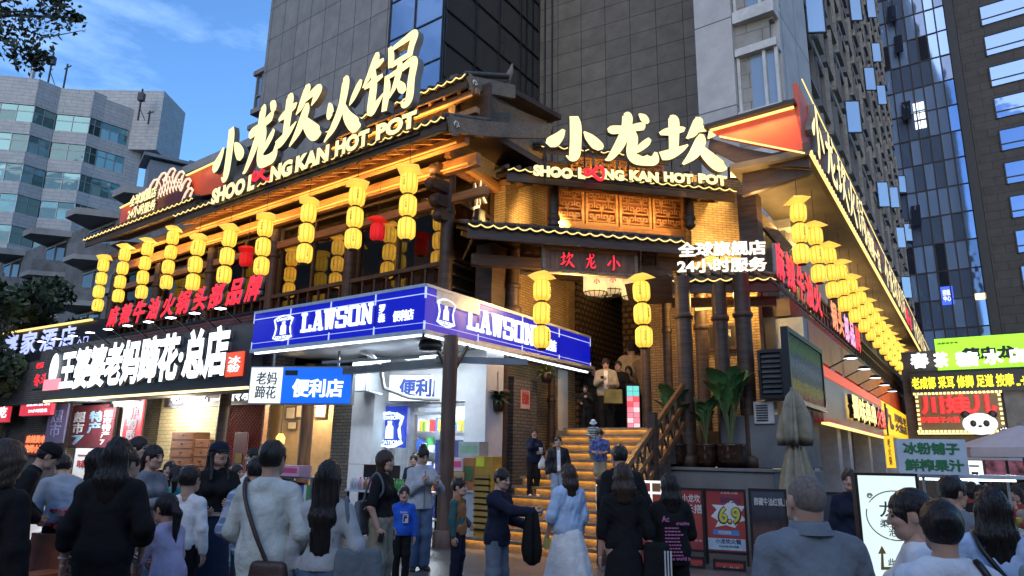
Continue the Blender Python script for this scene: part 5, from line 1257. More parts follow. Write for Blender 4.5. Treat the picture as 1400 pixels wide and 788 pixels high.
# picture panel
def poster_mat(name,bands,em=.5,scale=9):
    """a printed picture: loose colour bands broken by noise, printed on the panel"""
    m,n,b=_new(name);lk=n.links.new
    tc=n.nodes.new('ShaderNodeTexCoord');nz=n.nodes.new('ShaderNodeTexNoise');nz.inputs['Scale'].default_value=scale;nz.inputs['Detail'].default_value=6;lk(tc.outputs['Generated'],nz.inputs['Vector'])
    sp=n.nodes.new('ShaderNodeSeparateXYZ');lk(tc.outputs['Generated'],sp.inputs[0])
    ad=n.nodes.new('ShaderNodeMath');ad.operation='MULTIPLY_ADD';lk(nz.outputs['Fac'],ad.inputs[0]);ad.inputs[1].default_value=.5;lk(sp.outputs[2],ad.inputs[2])
    sb=n.nodes.new('ShaderNodeMath');sb.operation='SUBTRACT';lk(ad.outputs[0],sb.inputs[0]);sb.inputs[1].default_value=.25
    rp=n.nodes.new('ShaderNodeValToRGB');e=rp.color_ramp.elements
    while len(e)<len(bands):e.new(.5)
    for k,(pos,c)in enumerate(bands):e[k].position=pos;e[k].color=(*c,1)
    lk(sb.outputs[0],rp.inputs[0]);lk(rp.outputs[0],b.inputs['Base Color']);lk(rp.outputs[0],b.inputs['Emission Color']);b.inputs['Emission Strength'].default_value=em*EM;b.inputs['Roughness'].default_value=.6;b.inputs['Specular IOR Level'].default_value=.2  # emission adds a glow of its own to the printed colours
    return m
pp=tframe('street_poster','large framed street poster on the wall under the red railing characters','poster',FX)
y=.02
p=[FX.uz(a,b,y)for a,b in((1075,444),(1122,492),(1124,562),(1079,536))]
u0,u1=p[0][0],p[1][0];zt0=(p[0][1]+p[1][1])/2;zb0=(p[2][1]+p[3][1])/2
bx('panel',poster_mat('market_picture',[(.0,(.22,.02,.03)),(.22,(.35,.27,.04)),(.36,(.07,.08,.09)),(.55,(.16,.18,.2)),(.68,(.06,.08,.1)),(.8,(.09,.17,.03)),(1,(.03,.05,.03))],.1,16),pp,u0,u1,y,y+.06,zb0,zt0)
MB().box(u0-.07,u1+.07,y-.03,y+.1,zt0,zt0+.09).box(u0-.07,u1+.07,y-.03,y+.1,zb0-.09,zb0).box(u0-.08,u0,y-.03,y+.1,zb0,zt0).box(u1,u1+.08,y-.03,y+.1,zb0,zt0).build('frame',m_black,pp)
# skewer shop sign
ss=tframe('skewer_shop_sign','slanting cream and red shop sign with raised yellow characters right of the picture panel','shop sign',FX)
y=.1
u0,u1=FX.u(1123,540,y),FX.u(1207,580,y);zt0,zb0=FX.z(1150,515,y),FX.z(1150,583,y)
bx('panel',poster_mat('cream_sign_face',[(.0,(.35,.02,.02)),(.2,(.34,.24,.16)),(.6,(.36,.32,.26)),(1,(.30,.30,.28))],.15,4),ss,u0,u1,y,y+.2,zb0,zt0-.25)
bx('red_band',emit('red_sign_band',(.75,.06,.03),.8),ss,u0,u1,y-.02,y+.2,zt0-.248,zt0)
yel=emit('yellow_letter',(1,.75,.2),1.5)
lettering(ss,'蜀味串串',FX.u(1156,560,y),FX.u(1190,570,y),zb0+.22,zt0-.4,y-.05,yel,m_black,bold=.04,depth=.12)
lettering(ss,'火锅',FX.u(1191,570,y),FX.u(1204,580,y),zb0+.22,zt0-.4,y-.05,emit('red_letter',(.9,.05,.03),1.1),m_black,bold=.04,depth=.12)
MB().box(u0,u1,y-.1,y+.05,zb0-.05,zb0-.005).build('foot_light',m_led,ss)
for i in range(5):
    u=u0+(u1-u0)*(i+.5)/5;MB().bar((u,y,zt0),(u,y-.5,zt0+.25),.03).lathe([(.16,-.04),(.12,.03),(.02,.05)],(u,y-.5,zt0+.25),10).build('lamp_arm',m_black,ss);MB().lathe([(0,-.045),(.15,-.045)],(u,y-.5,zt0+.25),10).build('lamp_lens',emit('shop_flood',(.95,.95,1),4),ss)
ys=tframe('yellow_shop_sign','yellow sign with one big black character and rows of small ones after the skewer shop','shop sign',FX)
u0,u1=FX.u(1207,580,y),FX.u(1241,590,y);zt0,zb0=FX.z(1222,558,y),FX.z(1222,596,y)
m_yp=emit('yellow_sign_panel',(1,.55,.02),1.0)
bx('panel',m_yp,ys,u0,u1,y,y+.2,zb0,zt0)
w=u1-u0;lettering(ys,'九',u0+.04*w,u0+.36*w,zb0+.2,zt0-.2,y,m_dgrey_e,bold=.03,depth=.03);lettering(ys,'川味老\n火锅店',u0+.42*w,u0+.95*w,zb0+.2,zt0-.2,y,m_dgrey_e,bold=.02,depth=.03)
FV=Frame(at(1216,615,22)[:2],122.0)
vs_=tframe('vertical_yellow_sign','small upright yellow sign with three stacked black characters','sign',FV)
a=FV.box(1208,596,1225,640);bx('panel',m_yp,vs_,a[0],a[1],0,.12,a[2],a[3]);lettering(vs_,'老\n火\n锅',a[0]+.08,a[1]-.08,a[2]+.08,a[3]-.08,-.001,m_dgrey_e,bold=.03,depth=.02)
MB().bar(((a[0]+a[1])/2,.06,a[3]),((a[0]+a[1])/2,.06,a[3]+1.0),.05).build('hanger',m_black,vs_)
# ------------------------------------------------------------------ building closing the street with its stacked signs
FS2=Frame(at(1310,540,31)[:2],AZL)
eb=tframe('street_end_building','low dark building at the end of the right street carrying stacked shop signs','building',FS2)
e0,e1=FS2.u(1150,540,.5),FS2.u(1400,540)+8
bx('wall',mat('brown_dark_wall',(.07,.055,.05),.7,var=.3,stain=.3),eb,FS2.u(1236,540,.5),e1,.5,8,0,FS2.z(1300,478,.5))
bx('grey_panel',m_con,eb,FS2.u(1375,560,.4),e1,.35,.5,FS2.z(1380,612,.4),FS2.z(1380,531,.4))
gs=tframe('lime_billboard','bright lime green billboard with black characters at the top of the street end','billboard',FS2)
y=.4
a=FS2.box(1277,464,1400,503,y)
bx('panel',emit('lime_panel',(.35,.85,.03),1.05),gs,a[0],a[1]+6,y,y+.2,a[2],a[3])
lettering(gs,'德忠龙',FS2.u(1316,490,y),FS2.u(1390,490,y),FS2.z(1350,492,y),FS2.z(1350,474,y),y,m_black,bold=.05,depth=.05)
lettering(gs,'成都老字号',FS2.u(1281,470,y),FS2.u(1310,470,y),FS2.z(1295,471,y),FS2.z(1295,468,y),y,m_black,depth=.02)
ds=tframe('dessert_shop_sign','big white glowing characters standing in front of the lime billboard','shop sign',FS2)
y=-.1
for ch,p0,p1,b0,t0 in(('春',1244,1270,504,483),('茶',1276,1297,503,482),('糖',1306,1338,502,481),('水',1344,1372,499,478),('店',1379,1402,497,476)):
    lettering(ds,ch,FS2.u(p0,490,y),FS2.u(p1,490,y),FS2.z((p0+p1)/2,b0,y),FS2.z((p0+p1)/2,t0,y),y,m_glow_w,m_side,bold=.05,depth=.1,name='character')
bx('rail',m_black,ds,FS2.u(1238,500,0),FS2.u(1410,500,0),0,.1,FS2.z(1320,507,0),FS2.z(1320,505,0))
ms=tframe('massage_sign','black strip sign with yellow characters under the white dessert letters','sign',FS2)
y=.05
a=FS2.box(1243,511,1400,534,y);bx('board',m_brown_frame,ms,a[0],a[1]+5,y,y+.3,a[2],a[3])
ylw=emit('yellow_led_text',(.95,.85,.03),1.5)
lettering(ms,'老成都 采耳 修脚 足道 按摩',FS2.u(1246,520,y),FS2.u(1386,518,y),a[2]+.18,a[3]-.18,y,ylw,bold=.03,depth=.04)
lettering(ms,'...→',FS2.u(1389,520,y),FS2.u(1402,518,y),a[2]+.2,a[3]-.3,y,ylw,bold=.03,depth=.04)
ps=tframe('panda_sign','red lettered hot pot sign with a panda head and a border of bulbs','shop sign',FS2)
y=.1
a=FS2.box(1250,537,1376,592,y)
bx('board',mat('bronze_board',(.16,.11,.05),.5),ps,a[0],a[1],y,y+.2,a[2],a[3])
bulb=emit('bulb_yellow',(1,.82,.3),1.7)
mb=MB()
nb=22
for i in range(nb+1):
    x=a[0]+(a[1]-a[0])*i/nb;mb.box(x-.05,x+.05,y-.06,y-.001,a[3]-.12,a[3]-.02).box(x-.05,x+.05,y-.06,y-.001,a[2]+.02,a[2]+.12)
for j in range(1,9):
    z=a[2]+(a[3]-a[2])*j/9;mb.box(a[0]+.02,a[0]+.12,y-.06,y-.001,z-.05,z+.05).box(a[1]-.12,a[1]-.02,y-.06,y-.001,z-.05,z+.05)
mb.box(a[0]-.04,a[1]+.04,y-.03,y+.22,a[3],a[3]+.05).box(a[0]-.04,a[1]+.04,y-.03,y+.22,a[2]-.05,a[2])
mb.build('bulb_border',bulb,ps)
redl=emit('red_sign_letter',(.95,.03,.03),1.25)
lettering(ps,'川娃儿',FS2.u(1258,550,y),FS2.u(1362,550,y),FS2.z(1310,567,y),FS2.z(1310,540,y),y-.002,redl,bold=.05,depth=.08)
lettering(ps,'砂锅饭子火锅',FS2.u(1258,575,y),FS2.u(1312,575,y),FS2.z(1290,579,y),FS2.z(1290,570,y),y-.002,redl,bold=.03,depth=.04)
pc_=(FS2.u(1340,580,y),FS2.z(1340,580,y));we=emit('panda_white',(.8,.88,.92),1.0);bk=m_black
mb=MB().ball((pc_[0],y-.08,pc_[1]),.52,12,sc=(1.25,.2,.9));mb.build('panda_face',we,ps)
mb=MB()
mb.ball((pc_[0],y-.2,pc_[1]-.1),.06,6,sc=(1.3,.4,.8));MB().ball((pc_[0]+.85,y-.1,pc_[1]-.3),.2,8,sc=(1.1,.3,.9)).build('panda_paw',bk,ps);[MB().ball((pc_[0]+sx*.5,y-.07,pc_[1]+.42),.17,8,sc=(1,.3,1)).build('panda_ear',bk,ps)for sx in(-1,1)];[MB().ball((pc_[0]+sx*.24,y-.19,pc_[1]+.02),.12,8,sc=(1,.3,1.2)).build('panda_eye',bk,ps)for sx in(-1,1)];mb.build('panda_nose',bk,ps)
mb=MB()
for k in range(4):mb.ball((pc_[0]+.72+k*.09,y-.18,pc_[1]-.24+.05*math.sin(k)),.035,5)
mb.build('panda_paw_pads',we,ps)
# ================================================================== louvre box, air conditioner, umbrellas
lv=tframe('louvre_box','dark metal louvre box on the wall left of the picture panel','vent box',FZ,FZ.u(1036,500,.6),.6,FZ.z(1050,545,.6))
lw_=FZ.u(1071,500,.6)-FZ.u(1036,500,.6);lh=FZ.z(1050,478,.6)-FZ.z(1050,545,.6)
mb=MB().box(0,lw_,.08,.7,0,lh).box(0,lw_,0,.08,lh-.06,lh).box(0,lw_,0,.08,0,.06).box(0,.05,0,.08,.06,lh-.06).box(lw_-.05,lw_,0,.08,.06,lh-.06);mb.build('case',m_black,lv)
mb=MB()
for k in range(8):z=.1+k*(lh-.16)/8;mb.add([(.06,.0,z),(lw_-.06,.0,z),(lw_-.06,.07,z+.09),(.06,.07,z+.09)],[(0,1,2,3),(3,2,1,0)])
mb.build('slats',m_grey,lv)
ac=tframe('air_conditioner','white outdoor air conditioner unit below the louvre box','air conditioner',FZ,FZ.u(1030,565,.75),.75,FZ.z(1045,580,.75))
aw=FZ.u(1058,565,.75)-FZ.u(1030,565,.75);ah=FZ.z(1045,549,.75)-FZ.z(1045,580,.75)
bx('case',mat('white_enamel',(.5,.5,.48),.5,stain=.2),ac,0,aw,.0,.3,0,ah,bevel=.02)
mb=MB()
for k in range(7):mb.box(aw*.15,aw*.72,-.02,-.001,ah*(.14+k*.11),ah*(.14+k*.11)+.02)
mb.build('grille',m_black,ac)
m_khaki=mat('khaki_canvas',(.26,.24,.17),.85,var=.25,bump=.2)
FU=Frame(at(1088,600,11.6)[:2],AZL)
um=tframe('folded_parasol','folded khaki parasol standing closed beside the concrete plinth','parasol',FU)
zt_u=FU.z(1088,538);MB().tube([(0,0,0),(0,0,zt_u+.1)],.03,8).build('pole',m_grey,um);MB().lathe([(.0,0),(.3,0),(.3,.08),(.06,.12)],n=16).build('base',m_conc,um)
def folds(prof,n=40,k=8,d=.25,seed=0):
    r=random.Random(seed);ph=[r.uniform(0,6)for _ in range(3)];vs=[];fs=[]
    for(rad,z)in prof:
        for j in range(n):
            t=2*math.pi*j/n;rr_=rad*(1+d*math.sin(k*t+ph[0])*.6+d*.5*math.sin((k//2+1)*t+ph[1]+z*2));vs.append((rr_*math.cos(t),rr_*math.sin(t),z))
    for i in range(len(prof)-1):
        for j in range(n):fs.append((i*n+j,i*n+(j+1)%n,(i+1)*n+(j+1)%n,(i+1)*n+j))
    return MB().add(vs,fs,0,True)
h=zt_u
folds([(.33,h*.2),(.30,h*.3),(.21,h*.5),(.12,h*.66),(.08,h*.72),(.09,h*.76)],n=64,k=11,d=.4,seed=2).build('canopy',m_khaki,um)
folds([(.08,h*.74),(.17,h*.68),(.19,h*.74),(.17,h*.84),(.13,h*.92),(.09,h*.98),(.02,h*1.02)],n=64,k=7,d=.7,seed=5).build('canopy_top',m_khaki,um)
MB().lathe([(.10,h*.655),(.115,h*.67),(.10,h*.685)],n=20).build('strap',m_dgrey_e,um)
# open white parasols on the right with the eating crowd beneath
m_canvas=mat('white_canvas',(.45,.46,.5),.8,var=.05)
def open_parasol(label,X,Y,zt,r):
    t=thing('open_parasol',label,'parasol',(X,Y,0),0,'white parasols over the diners');n=8
    vs=[(0,0,zt+.55)];
    for j in range(n):a=2*math.pi*j/n+.2;vs.append((r*math.cos(a),r*math.sin(a),zt))
    for j in range(n):a=2*math.pi*j/n+.2;vs.append((r*math.cos(a),r*math.sin(a),zt-.22))
    fs=[(0,1+j,1+(j+1)%n)for j in range(n)]+[(1+j,1+n+j,1+n+(j+1)%n,1+(j+1)%n)for j in range(n)]
    MB().add(vs,fs).build('canopy',m_canvas,t);MB().tube([(0,0,0),(0,0,zt+.6)],.04,8).build('pole',m_grey,t)
    mb=MB()
    for j in range(n):a=2*math.pi*j/n+.2;mb.bar((0,0,zt+.5),(r*math.cos(a),r*math.sin(a),zt-.03),.03)
    mb.build('ribs',m_grey,t)
for px,py,Y,r,lb in((1395,590,17,1.5,'near white parasol at the right edge over the diners'),(1372,603,23,1.9,'farther white parasol behind the near one over the diners')):
    p=at(px,py,Y);open_parasol(lb,float(p[0]),float(p[1]),float(p[2])-.4,r)
# ================================================================== boards, posters and the placard
m_paper_w=emit('lit_white_board',(.76,.92,.90),.85)
FM=Frame(at(1218,720,5.3)[:2],101.0)
lbx=tframe('white_light_box','tall white glowing floor sign with dark characters and a gold bent arrow','floor sign',FM)
a=FM.box(1172,650,1266,790)
z0=.05;zt0=a[3];u0,u1=a[0],a[1]
bx('case',m_black,lbx,u0-.02,u1+.02,.0,.1,0,zt0+.02);bx('panel',m_paper_w,lbx,u0,u1,-.006,-.001,z0,zt0)
dk_=mat('brown_grey_ink',(.07,.065,.05),.6);gold_=mat('gold_ink',(.30,.19,.05),.5)
def on(px,py):return FM.uz(px,py)
def tx(parent,fr,s,px0,py0,px1,py1,m,y=-.007,bold=.01,depth=.004,name='lettering'):
    xm=(px0+px1)/2;return lettering(parent,s,fr.u(px0,(py0+py1)/2,y),fr.u(px1,(py0+py1)/2,y),fr.z(xm,py1,y),fr.z(xm,py0,y),y,m,bold=bold,depth=depth,name=name)
tx(lbx,FM,'龙泉',1202,686,1252,708,dk_);tx(lbx,FM,'柔式SPA',1203,711,1250,722,dk_);tx(lbx,FM,'泡澡',1215,723,1238,734,dk_);tx(lbx,FM,'此处',1214,764,1236,774,dk_)
cx_,cz_=on(1224,705);ry=cz_-on(1224,739)[1]
MB().tube([(cx_+ry*1.15*math.cos(t),-.01,cz_+ry*math.sin(t))for t in np.linspace(-1.0,2.6,24)],.004,5).tube([(cx_+ry*1.15*math.cos(t),-.01,cz_+ry*math.sin(t))for t in np.linspace(2.9,4.9,16)],.004,5).build('ring_line',dk_,lbx)
p=[on(1204,779),on(1204,757),on(1200,757),on(1205,746),on(1211,757),on(1207,757),on(1208,775),on(1228,775),on(1228,779)];MB().prism(p,-.012,-.007).build('arrow',gold_,lbx)
MB().tube([(on(1188,676)[0]+.02*math.cos(t)*(1-t/14),-.01,on(1188,678)[1]+.02*math.sin(t)*(1-t/14))for t in np.linspace(0,10,24)],.004,5).build('cloud_curl',dk_,lbx)
FPl=Frame(at(1276,625,6.6)[:2],101.0)
pk=tframe('juice_placard','pale placard with two lines of green characters raised on a pole over the juice cart','placard',FPl)
a=FPl.box(1225,600,1326,650)
bx('board',mat('pale_blue_card',(.55,.64,.70),.7),pk,a[0],a[1],0,.03,a[2],a[3])
gr=mat('green_ink',(.03,.20,.07),.6)
lettering(pk,'冰粉铺子',a[0]+.05,a[1]-.06,(a[2]+a[3])/2+.02,a[3]-.03,-.001,gr,bold=.035,depth=.006);lettering(pk,'鲜榨果汁',a[0]+.05,a[1]-.04,a[2]+.03,(a[2]+a[3])/2-.02,-.001,gr,bold=.035,depth=.006)
MB().tube([(a[1]-.1,.05,0),(a[1]-.1,.05,a[3]-.05)],.022,8).build('pole',m_grey,pk)
cart=tframe('juice_cart','juice cart with a lit glass case of fruit behind the placard pole','cart',FPl,FPl.u(1262,700,.3),.25)
cw_=1.05
bx('cabinet',mat('brown_cart',(.2,.13,.08),.6),cart,0,cw_,0,.7,.1,.95,bevel=.01);MB().box(0,cw_,0,.7,.951,.975).build('worktop',m_lawn,cart)
MB().box(.02,.04,.02,.04,.975,1.45).box(cw_-.04,cw_-.02,.02,.04,.975,1.45).box(.02,.04,.62,.64,.975,1.45).box(cw_-.04,cw_-.02,.62,.64,.975,1.45).box(0,cw_,0,.66,1.45,1.48).build('case_frame',m_lawn,cart)
bx('case_glass',m_pane,cart,.04,cw_-.04,.02,.025,.98,1.45);bx('case_light',emit('cool_tube',(.75,.88,1),5.0),cart,.1,cw_-.1,.3,.34,1.42,1.44)
mb=MB();r_=random.Random(3)
for k in range(46):mb.ball((r_.uniform(.1,cw_-.1),r_.uniform(.1,.55),1.0+r_.uniform(0,.1)),.045,6,r_.randrange(3))
o=mb.build('fruit',[mat('fruit_'+c,k,.4)for c,k in(('yellow',(.6,.42,.04)),('red',(.5,.05,.03)),('green',(.2,.4,.05)))],cart);tag(o,kind='stuff')
bx('blue_cloth',mat('blue_cloth_strip',(.04,.10,.4),.7),cart,.05,cw_-.05,-.02,-.002,.75,.94)
FP1=Frame(at(990,710,11.3)[:2],112.0)
def board(name,label,px0,py0,px1,py1,face,parts,y=0.0,legs=True,fr=FP1,grp=None):
    t=tframe(name,label,'poster board',fr,group=grp);a=fr.box(px0,py0,px1,py1,y);zb_=max(a[2],.04)
    bx('panel',face,t,a[0],a[1],y,y+.03,zb_,a[3])
    MB().box(a[0]-.035,a[0],y-.015,y+.045,0,a[3]+.035).box(a[1],a[1]+.035,y-.015,y+.045,0,a[3]+.035).box(a[0],a[1],y-.015,y+.045,a[3],a[3]+.035).box(a[0],a[1],y-.015,y+.045,zb_-.035,zb_).build('frame',m_black,t)
    for s,q0,q1,q2,q3,m,b in parts:tx(t,fr,s,q0,q1,q2,q3,m,y-.002,b,.006)
    return t
pw=mat('poster_white',(.55,.52,.5),.6);pink_=mat('poster_pink',(.5,.2,.25),.6);yl_=mat('poster_yellow',(.55,.50,.05),.6)
m_dred=poster_mat('dark_red_poster',[(0,(.10,.02,.025)),(.5,(.16,.03,.03)),(1,(.12,.02,.025))],.35,3)
m_dblk=poster_mat('black_poster',[(0,(.02,.02,.03)),(.35,(.05,.03,.03)),(.55,(.015,.015,.02)),(1,(.03,.04,.06))],.3,4)
board('dark_red_poster_board','dark red poster board with two lines of white brush characters left of the price poster',930,670,962,752,m_dred,[('小龙坎',932,676,957,687,pw,.02),('禾搭',936,690,961,702,pw,.02),('会员',950,738,960,741,pw,.0)],y=-.1)
pb=board('price_poster_board','colourful price poster reading 6.9 in yellow on a white burst, leaning on the plinth',965,671,1021,756,m_dred,[('高校学生认证',985,680,1013,688,mat('poster_navy',(.02,.03,.1),.6),.02),('小龙坎火锅',978,737,1013,744,mat('poster_navy',(.02,.03,.1),.6),.03),('欢迎光临 每日特惠',983,746,1010,749,mat('poster_navy',(.02,.03,.1),.6),.01),('小龙坎·火锅',985,673,1008,676,pw,.01)])
y=-.006
bs_=[FP1.uz(a_,b_,y)for a_,b_ in((973,690),(980,697),(972,706),(982,712),(978,721),(992,718),(1005,722),(1010,714),(1020,712),(1012,702),(1019,692),(1008,692),(1000,684),(990,691))]
MB().prism(bs_,y,y+.005).build('white_burst',mat('burst_white',(.6,.63,.62),.6),pb)
tx(pb,FP1,'6.9',981,692,1014,718,mat('poster_navy',(.02,.03,.1),.6),-.0075,.07,.004);tx(pb,FP1,'6.9',983,694,1012,716,yl_,-.012,.03,.004)
a=FP1.box(966,735,1020,754,-.004);MB().box(a[0],a[1],-.0045,-.0005,a[2],a[3]).build('pale_field',mat('poster_pale_blue',(.35,.48,.58),.6),pb)
a=FP1.box(975,724,1011,733,-.006);MB().box(a[0],a[1],-.01,-.005,a[2],a[3]).build('blue_button',mat('poster_blue',(.06,.2,.5),.6),pb);tx(pb,FP1,'美团搜索',982,726,1000,731,pw,-.011,.02,.003)
board('low_red_board','low dark red board with white brush characters under the price poster',978,768,1018,800,m_dred,[('小龙坎',986,775,1014,786,pw,.01)],y=-.55)
board('low_red_board','low dark red board half hidden beside the woman in the printed hoodie',944,764,962,800,m_dred,[('坎',948,773,956,784,pw,.01)],y=-.55)
board('black_poster_board','black hot pot poster with white characters right of the 6.9 poster',1026,671,1078,762,m_dblk,[('醇藏牛油红锅上',1031,681,1076,692,pw,.02),('99',1028,745,1044,757,pink_,.03)],y=-.25)
board('black_poster_board','dark poster with a red heading and white characters behind the bald man',1120,676,1165,775,m_dblk,[('必省',1134,696,1162,713,pw,.04),('新店开业',1138,681,1160,686,pink_,.02)],y=-.9)
mbx=tframe('menu_stand','glowing white menu stand with rows of dish pictures by the newel post','menu stand',FP1,FP1.u(876,690,-.3),-.3)
FMn=FP1;a=FP1.box(875,657,906,700,-.3);w=a[1]-a[0]
pnl=bx('panel',emit('menu_white',(.9,.93,.85),1.0),mbx,0,w,0,.04,a[2]-.25,a[3])
mb=MB();r_=random.Random(5)
for i in range(2):
    for j in range(4):
        x=w*(.08+i*.47);z=a[2]-.2+j*(a[3]-a[2]+.2)/4;mb.box(x,x+w*.38,-.006,-.001,z,z+.13,(i+j)%3)
mb.build('dish_picture',[mat('dish_'+c,k,.6)for c,k in(('red',(.45,.06,.03)),('brown',(.35,.15,.05)),('pale',(.5,.38,.25)))],pnl)
MB().bar((w/2,.02,0),(w/2,.02,a[2]-.25),.05).box(w*.1,w*.9,-.15,.2,0,.02).build('stand',m_black,mbx)
m2=tframe('menu_stand','second glowing menu stand tilted low beside the lit stairs','menu stand',FP1,FP1.u(815,690,-.5),-.5);w=.34
bx('panel',emit('menu_white',(.9,.93,.85),1.0),m2,0,w,0,.04,.75,1.25);MB().bar((w/2,.02,0),(w/2,.02,.75),.05).build('stand',m_black,m2)
rst=tframe('red_stand','red fabric covered stand between the two women in black','stand',FP1,FP1.u(884,740,-.2),-.2)
folds([(.26,0),(.25,.4),(.22,.75),(.16,.82),(.0,.83)],d=.08).build('cover',mat('red_cloth',(.40,.02,.03),.7),rst)
# ================================================================== plants
m_leafb=mat('banana_leaf',(.06,.15,.045),.4,var=.35,scale=4);m_stem=mat('plant_stem',(.10,.12,.04),.6);m_pot=mat('brown_glazed_pot',(.035,.018,.012),.15,var=.3,scale=8,spec=.7);m_soil=mat('soil',(.03,.02,.015),.9)
def big_plant(label,px,Y_,hgt,n,seed,pr=.24,zb=1.42):
    u=FZ.u(px,615,Y_);t=tframe('potted_plant',label,'plant',FZ,u,Y_,zb,'potted plants on the plinth');r=random.Random(seed)
    MB().lathe([(.0,0),(pr*.7,0),(pr*.95,.12),(pr*1.05,.26),(pr*.98,.38),(pr*1.08,.42),(pr*1.0,.44),(pr*.9,.40),(0,.39)],n=20).build('pot',m_pot,t);MB().lathe([(0,-.04),(pr*1.2,-.04),(pr*1.25,-.0),(0,.0)],n=18).build('saucer',m_conc,t)
    for i in range(n):
        az=r.uniform(0,6.28);ln=hgt*r.uniform(.55,1.0);le=r.uniform(.38,.62)*hgt*.62;wd_=le*r.uniform(.24,.33);out=r.uniform(.15,.5)
        d=Vector((math.cos(az),math.sin(az),0));b=Vector((0,0,.38));tip=b+Vector((0,0,ln*.62))+d*out*ln*.3
        MB().tube([b,(b+tip)/2+d*-.02,tip],.012,5).build('stem',m_stem,t)
        sd_=d.cross(Vector((0,0,1)));vs=[];fs=[];k=10
        for j in range(k+1):
            f=j/k;c=tip+(Vector((0,0,1))*(le*f*(1-.55*f*out*1.6))+d*(le*f*f*out*1.3));ww=wd_*math.sin(math.pi*min(1,f*.92+.06))**.8
            rip=1+.12*math.sin(j*2.7+i)
            vs+=[c+sd_*ww*rip+d*ww*.18,c,c-sd_*ww*(2-rip)+d*ww*.18]
        for j in range(k):q=3*j;fs+=[(q,q+1,q+4,q+3),(q+1,q+2,q+5,q+4)]
        MB().add(vs,fs,0,True).build('leaf',m_leafb,t)
big_plant('left broad leaved plant in a brown pot on the plinth',922,.3,1.5,20,1)
big_plant('middle smaller plant in a brown pot on the plinth',966,.3,1.15,20,2,.2)
big_plant('tallest banana plant with upright leaves in a brown pot, right on the plinth',1000,.35,1.75,22,3,.27)
def leaf_cloud(centers,n,size,seed,squash=.8):
    r=np.random.default_rng(seed);vs=[];fs=[]
    for c,rad in centers:
        m_=int(n)
        p=r.normal(size=(m_,3));p/=np.linalg.norm(p,axis=1)[:,None];p*=(r.random((m_,1))**.45)*rad;p[:,2]*=squash;p+=c
        for q in p:
            a=r.normal(size=3);a/=np.linalg.norm(a);b=np.cross(a,r.normal(size=3));b/=np.linalg.norm(b)+1e-9;s=size*r.uniform(.6,1.3);k=len(vs)
            vs+=[q-a*s,q+b*s*.55,q+a*s*1.1,q-b*s*.55];fs.append((k,k+1,k+2,k+3))
    return MB().add(vs,fs)
m_fern=mat('dark_fern',(.03,.06,.02),.5,var=.4);m_fl=mat('pale_yellow_green_leaf',(.22,.25,.06),.5,var=.3)
def spiky(name,label,fr,px,py,y,m,n,ln,basket,seed):
    u,z=fr.uz(px,py,y);t=tframe(name,label,'plant',fr,u,y,z);r=random.Random(seed);mb=MB()
    for i in range(n):
        a=r.uniform(0,6.28);e=r.uniform(-.2,1.2);d=Vector((math.cos(a),math.sin(a),0));s=d.cross(Vector((0,0,1)))*ln*.09;p1=d*ln*.5*math.cos(e)+Vector((0,0,ln*.5*math.sin(e)));p2=d*ln*math.cos(e*.5)+Vector((0,0,ln*(math.sin(e)*.8-.25)))
        mb.add([(0,0,0),p1+s,p2,p1-s],[(0,1,2,3)])
    mb.build('leaves',m,t);MB().lathe([(0,-.22),(.1,-.22),(.15,0),(0,-.01)],n=12).build('pot',basket,t)
    MB().tube([(0,0,0),(0,.02,.6)],.008,4).build('hanger',m_black,t)
spiky('hanging_plant','hanging plant with pale leaves lit yellow under the end of the blue fascia',FR,747,510,.0,m_fl,40,.36,m_wood,1)
spiky('wall_plant','dark spiky plant on the timber wall right of the store',FR,681,548,.05,m_fern,46,.4,m_wood,2)
spiky('small_plant','small green plant beside the timber post in the dining room',FA,381,614,2.6,m_fern,36,.3,m_pot,4)
# ------------------------------------------------------------------ street trees
m_leafd=mat('street_tree_leaf',(.032,.05,.018),.6,var=.5,scale=1.5);m_bark=mat('plane_bark',(.12,.10,.075),.85,var=.4,scale=5,bump=.4)
def street_tree(label,X,Y_,h,r,seed,n=420,sz=.16,blobs=9,name='street_tree',limbs=None,centers=None):
    t=thing(name,label,'tree',(X,Y_,0));rr_=random.Random(seed)
    mb=MB().tube([(0,0,0),(.1,.05,h*.3),(.0,.1,h*.55),(.15,0,h*.85)],[r*.11,r*.09,r*.07,r*.02],9)
    cs_=[]
    for i in range(blobs):
        a=rr_.uniform(0,6.28);d=rr_.uniform(.25,.8)*r;z=h*rr_.uniform(.52,.98);p=(d*math.cos(a),d*math.sin(a),z);cs_.append((np.array(p),r*rr_.uniform(.28,.42)))
        mb.tube([(0,.05,h*rr_.uniform(.35,.55)),(p[0]*.5,p[1]*.5,z*.85),p],[r*.05,r*.03,r*.012],6)
    if centers:cs_=centers
    if limbs:mb=limbs
    mb.build('trunk',m_bark,t);leaf_cloud(cs_,n,sz,seed).build('crown',m_leafd,t);return t
for i,(px,Yq,h,r)in enumerate(((20,27,8.0,2.6),(75,30,8.2,2.6),(-40,25,7.8,2.8),(112,33,7.4,2.0))):
    p=at(px,430,Yq);street_tree(['dark street tree above the hotel sign, nearest the left edge','dark street tree between hotel sign and housing block','dark street tree reaching in from the left edge','dark street tree farthest along the left pavement'][i],float(p[0]),float(p[1]),h,r,20+i,sz=.17,n=380)
